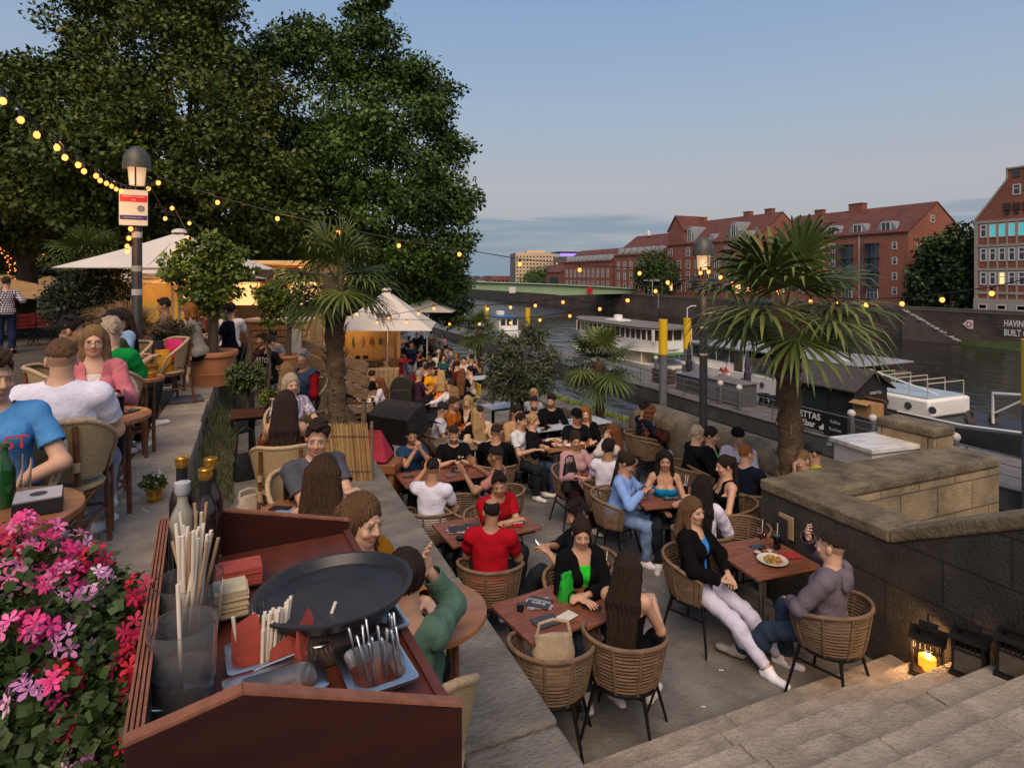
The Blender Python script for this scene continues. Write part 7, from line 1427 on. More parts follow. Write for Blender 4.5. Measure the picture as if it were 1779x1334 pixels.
s_ = thing('cutlery', 'sheaf of upright steel knives in the right hand pan', 'cutlery', dks(668, 1160), pz); random.seed(4)
for k in range(14):
 x, y = random.uniform(-.045, .05), random.uniform(-.05, .05); d_ = V((random.uniform(-.28, .0), random.uniform(-.1, .35), 1)).normalized(); p0 = V((x, y, -.06)); b = MB(); b.tube([p0, p0 + d_ * .10, p0 + d_ * .155, p0 + d_ * .158], [.004, .0046, .0075, .003], 6, flat=.5); b.build('knife', STEEL, s_, smooth=60)
s_ = thing('fork_bundle', 'two forks sticking up beside the straw bundle', 'cutlery', dks(440, 1132))
for k in range(2):
 b = MB(); b.tube([(.01 * k, 0, -.05), (.012 * k, .01, .06)], .004, 6, flat=.6)
 for j in range(4): b.tube([(.012 * k - .009 + .006 * j, .01, .06), (.012 * k - .009 + .006 * j, .016, .105)], .0014, 5)
 b.build('fork', STEEL, s_)
s_ = thing('spoon', 'spoon lying over the front steel pan', 'cutlery', dks(500, 1150, .02)); b = MB(); b.tube([(-.07, 0, 0), (.05, .02, .01)], .003, 6); b.sph((.07, .024, .012), .02, 12, 6, sc=(1.2, .8, .25)); b.build('spoon_body', STEEL, s_, smooth=60)
def geranium(label, heads, clumps, cols, seed, n):
 random.seed(seed); B = atd(*clumps[0][:3]); B.z = ZP - .02; t = thing('geranium', label, 'flower plant', B, 0, 'geraniums in the corner')
 v, f, mi = leaf_cloud([(atd(x, y, d) - B, (r, r, r * .9)) for x, y, d, r in clumps], int(n * 2.7), .025, 3, .9, .15, 1.05); npmesh('foliage', v, f, [leafm('ger_a', (.030, .055, .014)), leafm('ger_b', (.05, .09, .022)), leafm('ger_c', (.075, .11, .03))], mi, parent=t)
 st = MB()
 for x, y, d, r, ci in heads:
  c = atd(x, y, d) - B; st.tube([c + V((random.uniform(-.05, .05), .03, -.22)), c], .0022, 4); b = MB(); view = (V((0, 0, H)) - (c + B)).normalized()
  for k in range(11):
   o = V((random.gauss(0, 1), random.gauss(0, 1), random.gauss(0, .8))).normalized(); o = (o + view * .5 + V((0, 0, .25))).normalized(); p = c + o * r * random.uniform(.75, 1.05); st.tube([c, p], .0009, 3)
   a1 = o.cross(V((.3, .2, 1))).normalized(); a2 = o.cross(a1); m = random.choice(cols[ci])
   for j in range(5):
    a = j * 1.2566 + k; dr = a1 * math.cos(a) + a2 * math.sin(a); sd = a2 * math.cos(a) - a1 * math.sin(a); L_ = r * random.uniform(.42, .55); e = p + dr * L_ + o * L_ * .25; w = L_ * .27; md = p + dr * L_ * .62 + o * L_ * .2; b.add([p, md - sd * w, e - sd * w * .5, e + sd * w * .5, md + sd * w], [(0, 1, 2, 3, 4)], m)
  b.build('flower_head', PETALS, t, smooth=0)
 st.build('stems', LC[1], t)
PETALS = [mat('petal_hot_pink', (.68, .035, .20), .6, .2, 60, 0), mat('petal_pink', (.72, .16, .36), .6, .2, 60, 0), mat('petal_pale', (.70, .42, .55), .6, .25, 60, 0), mat('petal_lilac', (.50, .20, .42), .6, .2, 60, 0), mat('petal_red', (.52, .01, .03), .6, .2, 60, 0), mat('petal_crimson', (.36, .01, .055), .6, .2, 60, 0)]
pk, ll, cr = [0, 0, 1], [3, 3, 2], [4, 5, 5]
geranium('pink flowering geranium filling the bottom left corner', [(42, 910, 1.5, .032, 0), (78, 934, 1.5, .042, 0), (125, 957, 1.5, .042, 3), (94, 975, 1.45, .045, 0), (10, 1005, 1.4, .045, 3), (76, 1012, 1.4, .04, 0), (108, 1010, 1.4, .04, 0), (31, 1100, 1.25, .042, 0), (70, 1093, 1.28, .042, 0), (35, 960, 1.5, .035, 3)], [(60, 1045, 1.42, .14), (20, 1120, 1.35, .14), (90, 1120, 1.35, .13), (40, 1220, 1.28, .14), (110, 1010, 1.5, .10), (20, 1300, 1.22, .13)], [pk, pk, pk, [2, 2, 1]], 1, 1700)
geranium('lilac flowering geranium in the middle of the corner bed', [(167, 1010, 1.45, .034, 0), (153, 1050, 1.42, .045, 0), (122, 1042, 1.4, .04, 0), (129, 1113, 1.3, .042, 0), (54, 1214, 1.2, .045, 0), (135, 1322, 1.15, .03, 0), (185, 1085, 1.42, .022, 0)], [(150, 1110, 1.38, .13), (110, 1190, 1.3, .13), (170, 1200, 1.32, .13), (100, 1290, 1.22, .13), (190, 1060, 1.48, .09)], [ll], 2, 1500)
geranium('crimson flowering geranium trailing along the waiter station', [(9, 938, 1.5, .035, 0), (30, 950, 1.5, .035, 0), (158, 978, 1.5, .045, 0), (249, 1024, 1.4, .036, 0), (240, 1092, 1.36, .04, 0), (226, 1162, 1.3, .045, 0), (222, 1195, 1.28, .036, 0), (97, 1188, 1.22, .042, 1), (115, 1273, 1.18, .03, 0), (208, 1306, 1.18, .03, 1), (238, 1125, 1.33, .03, 0)], [(215, 1130, 1.4, .09), (200, 1260, 1.26, .11), (225, 1060, 1.45, .06), (160, 1300, 1.2, .11)], [cr, [0, 4]], 3, 1000)
t = thing('flower_trough', 'dark trough holding the geraniums', 'planter', (-.62, 1.75, ZP)); t.rotation_euler.z = .1; b = MB(); b.box((0, 0, .13), (.36, .95, .26), taper=1.15); b.build('trough_body', mat('dark_clay', (.05, .032, .024), .8, .3, 6, .2), t, bevel=.01); b = MB(); b.box((0, 0, .262), (.37, 1.0, .01)); b.build('soil', SOIL, t)
PEOPLE = 'guests at the terrace tables'
def floor_at(px, py, top): # floor height near a seated person whose crown is at py
 z = 0
 for _ in range(5):
  d = FPX * (H - z - 1.28) / (py - HY); p = ray(px) * d; z = slope(p.y)
 return z
def seat(label, px, py, phi, ch='w', clab=None, F=None, group=PEOPLE, chphi=None, **k):
 F = floor_at(px, py, 0) if F is None else F
 r, yw, loc = figure(label, px, py, F, phi, group=group, **k)
 if ch: chair(ch, (loc.x, loc.y, loc.z), yw if chphi is None else vyaw(px, chphi), clab or ('round wicker chair under the ' + label.replace('person ', 'one ', 1)))
 return r, yw, loc
S_ = seat
S_('person in navy T-shirt resting chin on clasped hands', 716, 743, 22, clab='wicker tub chair behind the navy T-shirt man with clasped hands', top=('tee', '24435f'), hair=('short', 'black'), beard=.45, A=('clasp', 'clasp'), hp=12, lod=1, tone='tan', hy=14)
S_('person with beard in black T-shirt smiling down at a phone', 789, 742, 8, clab='wicker tub chair of the bearded black T-shirt phone reader', top=('tee', '0e0e10'), hair=('fade', 'dark'), beard=.7, A=('phone', 'phone'), hp=20, tone='light', build=1.06, extra=[('print', '♦▬', 'c8c8c0', .045, .36, False, -.08), ('phone', 'l', 'phone held by the bearded man in black T-shirt')])
S_('person in white T-shirt from behind gesturing with raised left hand', 752, 798, 163, clab='wicker tub chair carrying the gesturing man in white T-shirt', top=('tee', 'd0cfe0'), hair=('fade', 'black'), A=('raise', 'table'), hy=-12, tone='tan', build=1.08)
S_('person in dusty pink shirt with black strap talking with both hands', 860, 777, -105, clab='wicker tub chair hidden under the pink shirt man', top=('tee', 'a5716c'), hair=('fade', 'black'), A=('talk', 'talk'), hy=8, tone='brown', beard=.4)
S_('person in red T-shirt leaning on folded arms facing us', 866, 823, 30, clab='wicker tub chair behind the red T-shirt man with folded arms', top=('tee', '9a0d1c'), hair=('short', 'black'), A=('fold', 'fold'), hy=24, hp=12, ht=6, lean=18, tone='olive', beard=.2, build=1.06)
S_('person in red T-shirt seen from behind with balding crown', 853, 866, 172, clab='wicker tub chair under the balding man in red', top=('tee', 'a00f20'), hair=('bald', 'black'), A=('table', 'table'), hy=-25, hp=12, tone='olive', beard=.5, lod=0, build=1.1)
S_('person in dark navy shirt with beard reading a bright phone', 998, 872, -82, clab='wicker tub chair behind the navy shirt man with bright phone', top=('rolled', '14161f'), hair=('short', 'black'), A=('phone', 'phone'), hp=20, tone='tan', beard=.85, lod=0, Lg=('cross', 'sit'), extra=[('phone', 'r', 'phone with bright white screen in bearded man\'s hand', 1)])
S_('person in black blazer with bright green top and earrings', 1011, 903, 22, clab='wicker tub chair behind the black blazer woman', fem=True, top=('long', '0b0b0d'), inner='27c834', hair=('bun', 'dark'), A=('fold', 'table'), hy=14, hp=12, tone='light', lod=0, bot=('long', '4a5d78', 'd'))
S_('person with long brown hair in black tank top seen from behind', 1090, 957, 166, clab='wicker tub chair at the front under the black tank top woman', fem=True, top=('tank', '0c0b0c'), hair=('vlong', 'dark'), A=('chin', 'table'), hy=-22, hp=4, tone='light', lod=0, bot=('long', '0b0b0d'), lean=8)
S_('person in black zip jacket and white trousers with long straight hair', 1204, 865, 62, clab='wicker tub chair of the white trousers woman', fem=True, top=('long', '0d0b0d'), inner='3d86d6', hair=('long', 'lbrown'), A=('lap', 'lap'), hy=14, hp=6, tone='fair', lod=0, bot=('long', 'c9c6dc'), shoes='e6e4ee', Lg=('out', 'out'), lean=-4)
S_('person in grey hooded sweatshirt shielding the brow with one hand', 1446, 925, -112, clab='wicker tub chair beside the dark wall under the grey hoodie man', top=('hoodie', '6a626c'), hair=('fade', 'dark'), A=('lap', 'brow'), hy=-6, hp=2, tone='fair', lod=0, bot=('long', '2f3c50', 'd'), shoes='8f8a84', Lg=('out', 'sit'), lean=-2)
S_('person in light blue long sleeved top bent over a phone', 1097, 790, 74, clab='wicker tub chair under the light blue top woman', fem=True, top=('long', '7d9fd8'), hair=('pony', 'dark'), A=('phone', 'phone'), hp=30, tone='tan', lod=0, lean=14, bot=('long', '6f87ad', 'd'), shoes='dedbe2', extra=[('phone', 'r', 'white phone in the hands of the light blue top woman', 1)])
S_('person with long black hair in turquoise strapless top facing us', 1155, 783, 6, clab='wicker tub chair behind the turquoise top woman', fem=True, top=('tube', '1684b8'), hair=('long', 'black'), A=('table', 'lap'), tone='tan', lod=0, hp=6)
S_('person with very long black hair in white shirt seen from behind', 1222, 826, 168, clab='wicker tub chair under the long black hair and white shirt', fem=True, top=('long', 'd3cde0'), hair=('vlong', 'black'), A=('chin', 'table'), tone='light', lod=0, bot=('long', '2b3a5c', 'd'))
S_('person in black tank top facing left with dark ponytail', 1258, 792, -68, clab='wicker tub chair by the wall end under the black tank top side sitter', fem=True, top=('tank', '0a0a0b'), hair=('pony', 'dark'), A=('lap', 'table'), tone='light', lod=0, hy=-6, bot=('long', '34507e', 'd'))
S_('person with pale cropped hair in black polo leaning over the table', 1214, 742, 112, clab='wicker tub chair under the black polo man with pale hair', top=('polo', '121216'), hair=('short', 'gblond'), A=('fold', 'fold'), hp=10, lean=14, tone='fair', lod=1, build=1.12)
S_('person in black jacket over green top half hidden by the polo man', 1237, 748, 72, clab='wicker chair of the green top half hidden guest', top=('long', '0f1012'), inner='2bd035', hair=('bun', 'dark'), fem=True, A=('table', 'table'), tone='light', d=8.7)
S_('person in pale lilac hooded top with black beanie and glasses', 1282, 745, -12, ch=None, top=('hoodie', 'b9b4c8'), hair=('short', 'blond'), A=('table', 'table'), hy=-22, tone='fair', extra=[('cap', '15161a', 'none'), ('glasses', '0c0c0e')])
S_('person with ginger cropped hair in dark navy jumper seen from behind', 1297, 772, 152, clab='wicker chair of the ginger cropped navy jumper man', top=('long', '161b2c'), hair=('buzz', 'ginger'), A=('table', 'table'), hy=20, tone='fair', build=1.1)
S_('person in bright yellow T-shirt and grey cap behind the wall', 1412, 776, -80, ch=None, top=('tee', 'd3cf1f'), hair=('short', 'dark'), A=('table', 'table'), hp=4, tone='light', extra=[('cap', '3c3e42', 'brim')], d=7.7)
S_('person with shaved head in orange shirt behind the palm trunk', 1392, 789, -40, ch=None, top=('tee', 'd98a14'), hair=('buzz', 'dblond'), A=('chin', 'table'), tone='fair', d=7.2, F=0)
S_('person with long curly dark hair in brown off shoulder top with phone', 1132, 705, 108, clab='wicker tub chair near the parapet under the curly haired woman', fem=True, top=('offsh', '3a1c16'), hair=('curly', 'auburn'), A=('phone', 'phone'), hp=14, tone='tan', bot=('long', '7f96ba', 'd'), extra=[('phone', 'r', 'glowing phone held by the curly haired woman', 1)])
S_('person in navy jumper behind the curly haired woman', 1122, 699, 118, clab='wicker tub chair under the navy jumper guest by the grass', top=('long', '141a2a'), hair=('short', 'black'), A=('table', 'table'), tone='tan', d=10.5, F=-.1)
S_('person with wavy auburn hair in black cardigan looking at us', 1017, 707, 4, clab='wicker tub chair behind the auburn haired woman', fem=True, top=('long', '0b0a0b'), inner='6e6862', hair=('long', 'ginger'), A=('table', 'table'), hp=6, tone='fair')
S_('person with reddish hair in cream blouse resting cheek on hand', 1062, 738, -82, clab='wicker tub chair under the cream blouse woman', fem=True, top=('long', 'bdb4ac'), hair=('vlong', 'auburn'), A=('face', 'table'), hp=8, tone='fair')
S_('person in white polo shirt with black hair seen from behind', 1057, 764, 160, clab='wicker tub chair under the white polo shirt man', top=('polo', 'cfccd6'), hair=('short', 'black'), A=('table', 'table'), hy=-10, tone='olive', lod=1, bot=('long', '1a1c22'))
S_('person with dark hair in pink blouse beside a black rucksack', 1000, 751, 26, clab='wicker tub chair under the pink blouse woman', fem=True, top=('long', 'ae8a8c'), hair=('bun', 'dark'), A=('lap', 'table'), hy=14, tone='tan', bot=('long', '2a1416'))
S_('person in black padded jacket with blond ponytail', 926, 719, 80, clab='wicker tub chair under the black padded jacket', fem=True, top=('puffer', '101014'), hair=('pony', 'blond'), A=('table', 'lap'), hp=4, tone='fair', bot=('long', '2c3d5e', 'd'), shoes='d9b6bc', Lg=('out', 'sit'))
S_('person in white T-shirt with cropped hair behind the padded jacket', 906, 721, 60, clab='wicker chair of the cropped white T-shirt guest', top=('tee', 'c9c7cc'), hair=('buzz', 'black'), A=('table', 'table'), tone='tan', d=9.8, F=-.15)
S_('person in sand coloured long sleeved shirt with black curls', 898, 706, 40, clab='wicker chair of the sand shirt guest', top=('long', 'a9885f'), hair=('short', 'black'), A=('table', 'table'), tone='olive', hp=14, lod=2)
S_('person with beard in black sweater behind the long pale table', 928, 690, 4, clab='wicker chair of the black sweater beard', top=('long', '0d0d10'), hair=('fade', 'black'), beard=.8, A=('table', 'lap'), tone='tan', lod=2)
S_('person in black sweatshirt with small chest print looking right', 958, 686, 14, clab='wicker chair of the black sweatshirt guest looking right', top=('long', '0b0b0c'), hair=('short', 'black'), beard=.6, A=('lap', 'table'), hy=40, tone='tan', lod=2)
S_('person in dark polo facing the grey haired neighbour', 915, 668, 40, clab='wicker chair of the dark polo guest', top=('polo', '15151a'), hair=('short', 'black'), beard=.5, A=('table', 'table'), hp=14, tone='tan', lod=2)
S_('person with blond hair in pale grey top seen from behind by the shrub', 928, 675, 155, clab='pale chair of the blond guest by the shrub', fem=True, top=('tee', '8f979c'), hair=('bun', 'blond'), A=('table', 'table'), tone='fair', lod=2)
S_('person smiling in cream button shirt with short beard', 833, 707, 10, clab='wicker tub chair of the smiling cream shirt man', top=('long', 'c7ad90'), hair=('fade', 'dark'), beard=.5, A=('table', 'table'), hp=12, tone='light')
S_('person in white T-shirt and grey cap with tattooed arm', 771, 700, 88, clab='wicker chair of the capped white T-shirt guest', top=('tee', 'c8c5cf'), hair=('short', 'dark'), A=('table', 'table'), hp=12, tone='tan', lean=14, extra=[('cap', '2a2b30', 'none')], bot=('long', '6c86ad', 'd'), lod=2)
S_('person with brown curls in rust shirt leaning to the cap wearer', 789, 691, 62, clab='chair of the rust shirt curly guest', top=('long', 'a1561d'), hair=('short', 'brown'), A=('table', 'table'), hp=10, tone='tan', lod=2, beard=.4)
S_('person with blond hair in black jacket over a white top', 812, 688, -20, clab='chair of the blond guest in black jacket', fem=True, top=('long', '101014'), inner='cbbfb8', hair=('long', 'blond'), A=('table', 'table'), tone='fair', hp=10, lod=2)
S_('person with long pale hair in black seen from behind', 826, 697, -150, clab='chair of the long pale haired guest in black', fem=True, top=('long', '101013'), hair=('vlong', 'blond'), A=('table', 'table'), tone='fair', lod=2, d=10.6)
S_('person in big black jacket from behind with cropped hair', 862, 738, 172, clab='wicker chair under the big black jacket', top=('jacket', '08080a'), hair=('fade', 'dark'), A=('table', 'table'), tone='tan', build=1.12)
S_('person in black cap peeping out behind the auburn haired woman', 1002, 706, 20, ch=None, top=('tee', '101114'), hair=('short', 'black'), A=('table', 'table'), tone='tan', d=10.3, F=-.2, extra=[('cap', '0c0c0e', 'brim')], lod=2)
p = at(1125, 700, -.15)
chair('w', atf(957, 1292), vyaw(957, 172), 'empty wicker tub chair at the front with a beige tote on its seat')
chair('w', atf(1285, 1040), vyaw(1285, -55), 'empty wicker tub chair pushed in beside the dark wall')
chair('w', atf(815, 985), vyaw(822, 60), 'empty wicker tub chair beside the red T-shirt man with folded arms')
TIER = 'guests on the stone tier'
S_('person in grey T-shirt looking right over folded arms', 553, 739, 28, 'b', 'cane chair hidden behind the grey T-shirt man', F=ZT, group=TIER, top=('tee', '4c4e56'), hair=('short', 'dark'), A=('fold', 'fold'), hy=34, hp=6, lean=14, tone='light', lod=0, d=4.45, build=1.06)
S_('person with long wavy brown hair and bare shoulders seen from behind', 563, 792, 172, 'b', 'cane chair under the wavy haired bare shouldered woman', F=ZT, group=TIER, fem=True, top=('tube', '14110f'), hair=('vlong', 'brown'), A=('reach', 'chin'), tone='tan', lod=0, lean=10, hp=14)
S_('person with sleek black hair to the waist seen from behind', 497, 699, 172, 'b', 'tan cane chair under the sleek black haired woman', F=ZT, group=TIER, fem=True, top=('offsh', '6b3d22'), hair=('vlong', 'dark'), A=('table', 'lap'), tone='tan', lod=0, d=5.6, hp=4)
S_('person with greying curls in purple floral blouse', 506, 672, 8, 'b', 'cane chair of the floral blouse woman', F=ZT - .1, group=TIER, fem=True, top=('tee', 'ffffff', FLORAL), hair=('bob', 'gblond'), A=('lap', 'table'), hy=-12, tone='fair', lod=1, d=7.2)
S_('person with ash blond hair seen from behind next to the blue vest', 502, 654, 170, 'b', 'cane chair of the ash blond guest', F=ZT - .1, group=TIER, fem=True, top=('long', '2a3a55'), hair=('vlong', 'dblond'), A=('table', 'table'), tone='fair', lod=1, d=8.2)
S_('person in blue vest with red sleeves looking left', 527, 627, -48, 'b', 'cane chair of the blue vest man', F=ZT, group=TIER, top=('vest', '3d4c66', CLOTH, '8e1020'), hair=('short', 'grey'), A=('lap', 'table'), hy=-18, tone='tan', lod=1, d=8.6, bot=('long', '1d2740', 'd'), extra=[('glasses', '222222')])
S_('person with straight ginger hair in mustard jacket behind the wooden station', 634, 862, 46, 'b', 'cane chair of the mustard jacket woman', F=ZT, group=TIER, fem=True, top=('long', '9c6512'), inner='121214', hair=('long', 'lbrown'), A=('table', 'table'), hy=4, hp=10, tone='fair', lod=0, lean=10)
S_('person in sage green dress with dark bun and crossed sandalled foot', 704, 957, 176, 'b', 'cane chair at the front under the sage green dress', F=ZT, group=TIER, fem=True, s=.94, build=.88, top=('long', '54705f'), hair=('bun', 'dark'), A=('table', ((.10, .19, 1.13), (.5, .3, -1), (-.1, -.3, 1), .4)), hy=-8, hp=4, tone='light', lod=0, bot=('long', '54705f'), shoes='1c1c20', Lg=('sit', (.06, .78, .36)), lean=4)
S_('person in black T-shirt with white lettering across the back', 470, 617 - 38, 128, None, F=ZT - .05, group=TIER, top=('tee', '101014'), hair=('short', 'dark'), A=('lap', 'lap'), tone='tan', lod=1, d=11.2, extra=[('print', 'ARTO', 'c8c4b8', .13, .33, True)], bot=('long', '10131b'))
S_('person with bearded profile in dark red vest beyond the pot', 455, 585, -60, None, F=ZT - .1, group=TIER, top=('long', '3b2024'), hair=('short', 'dark'), beard=.6, A=('lap', 'lap'), tone='tan', lod=2, d=12.2)
S_('person in white hooded top behind the lettered black T-shirt', 474, 577, 150, None, F=ZT - .1, group=TIER, top=('hoodie', 'b9b5b0'), hair=('short', 'dark'), A=('lap', 'lap'), tone='tan', lod=2, d=12.9)
PLZ = 'guests on the upper plaza'
S_('person in sky blue T-shirt with red lettering at the left edge', -10, 628, -8, 'b', 'cane chair of the sky blue T-shirt man', F=ZP, group=PLZ, top=('tee', '4f8cc4'), hair=('short', 'brown'), A=('lap', 'lap'), hy=-30, hp=10, tone='light', lod=0, build=1.02, d=3.1, extra=[('print', 'COAST', 'd8354a', .095, .335), ('print', 'TEAM', 'd8356e', .035, .265)])
S_('person in white T-shirt with faded haircut seen from behind', 108, 590, 162, 'b', 'tan cane chair in front under the broad white T-shirt back', F=ZP, group=PLZ, top=('tee', 'd6d4e4'), hair=('fade', 'lbrown'), A=('table', 'table'), hy=-14, hp=4, tone='light', lod=0, build=1.22, bot=('long', '8b8b98'), shoes='dcd6d2', d=3.7)
S_('person with glasses and long blond hair in pink and white jacket', 163, 604, -2, 'b', 'cane chair of the pink and white jacket woman', F=ZP, group=PLZ, fem=True, top=('long', 'c06f78'), inner='d8d0cc', hair=('long', 'dblond'), A=('table', 'table'), hp=4, tone='fair', lod=0, d=4.8, extra=[('glasses', '8a7a6a')])
S_('person in bright green jumper with cropped blond hair', 195, 573, 155, 'b', 'cane chair under the bright green jumper', F=ZP, group=PLZ, top=('long', '0a7d37'), hair=('short', 'gblond'), A=('table', 'table'), hy=-14, tone='fair', lod=0, d=5.6)
S_('person in olive T-shirt behind the green jumper', 200, 562, 120, 'b', 'cane chair of the olive T-shirt man', F=ZP, group=PLZ, top=('tee', '33391f'), hair=('short', 'black'), A=('table', 'table'), tone='tan', lod=1, d=6.6)
S_('person in pale blue T-shirt facing left before the dry grass', 207, 549, -58, 'b', 'cane chair of the pale blue T-shirt woman', F=ZP, group=PLZ, fem=True, top=('tee', '7d9cc0'), hair=('long', 'dark'), A=('table', 'table'), tone='tan', lod=1, d=7.4)
S_('person with thick black hair in dark navy top in profile', 125, 556, 84, 'b', 'cane chair of the navy top man in profile', F=ZP, group=PLZ, top=('long', '141a28'), hair=('short', 'black'), A=('table', 'table'), tone='olive', lod=1, d=5.7)
S_('person with copper hair in grey knit top leaning left', 327, 553, -120, None, None, F=ZP, group=PLZ, fem=True, top=('long', '8d857c'), hair=('bob', 'ginger'), A=('table', 'table'), tone='fair', lod=1, d=9.2, lean=14)
S_('person in white T-shirt bending over a table beyond the citrus pot', 402, 543, 170, None, F=ZP - .1, group=PLZ, top=('tee', 'cfc8c6'), hair=('short', 'black'), A=('table', 'table'), tone='tan', lod=2, d=11, lean=12)
S_('person in black and purple T-shirt with bare forearm by the trunk', 392, 552, -100, None, F=ZP - .1, group=PLZ, top=('tee', '16121f'), hair=('short', 'black'), A=('table', 'table'), tone='tan', lod=2, d=10.4)
S_('person in coral pink top standing half behind the citrus trunk', 350, 528, 100, None, F=ZP - .3, group=PLZ, stand=True, top=('tee', 'd27c5e'), hair=('short', 'dark'), A=('hang', 'hang'), tone='light', lod=2, d=12.5)
S_('person in brown sweater with dark hair behind the dry grass', 284, 540, -90, None, F=ZP, group=PLZ, top=('long', '6e5347'), hair=('short', 'black'), A=('table', 'table'), tone='brown', lod=2, d=10.5)
figure('person standing in black and white plaid shirt and jeans seen from behind', 11, 519, ZP, 172, group=PLZ, stand=True, top=('long', 'ffffff', PLAID), hair=('short', 'dark'), A=('hang', 'hang'), tone='light', lod=2, d=13.4, bot=('long', '1c2740', 'd'), shoes='14100e')
figure('person in denim jacket mostly outside the left edge beside the geraniums', -150, 700, ZP, 100, group=PLZ, fem=True, top=('long', '3f6f96', DENIM), hair=('long', 'dark'), A=('lap', 'lap'), tone='fair', lod=1, d=1.9, bot=('long', '46759c', 'd'))
CR = 'crowd at the far tables'
figure('person standing in navy polo with red cuffs and white shorts', 715, 593, slope(17) - .15, 6, group=CR, stand=True, top=('polo', '1b2740'), bot=('short', 'cfcbc8'), hair=('short', 'black'), A=('hang', 'hang'), tone='tan', lod=1, Lg=('sit', 'step'), hp=14)
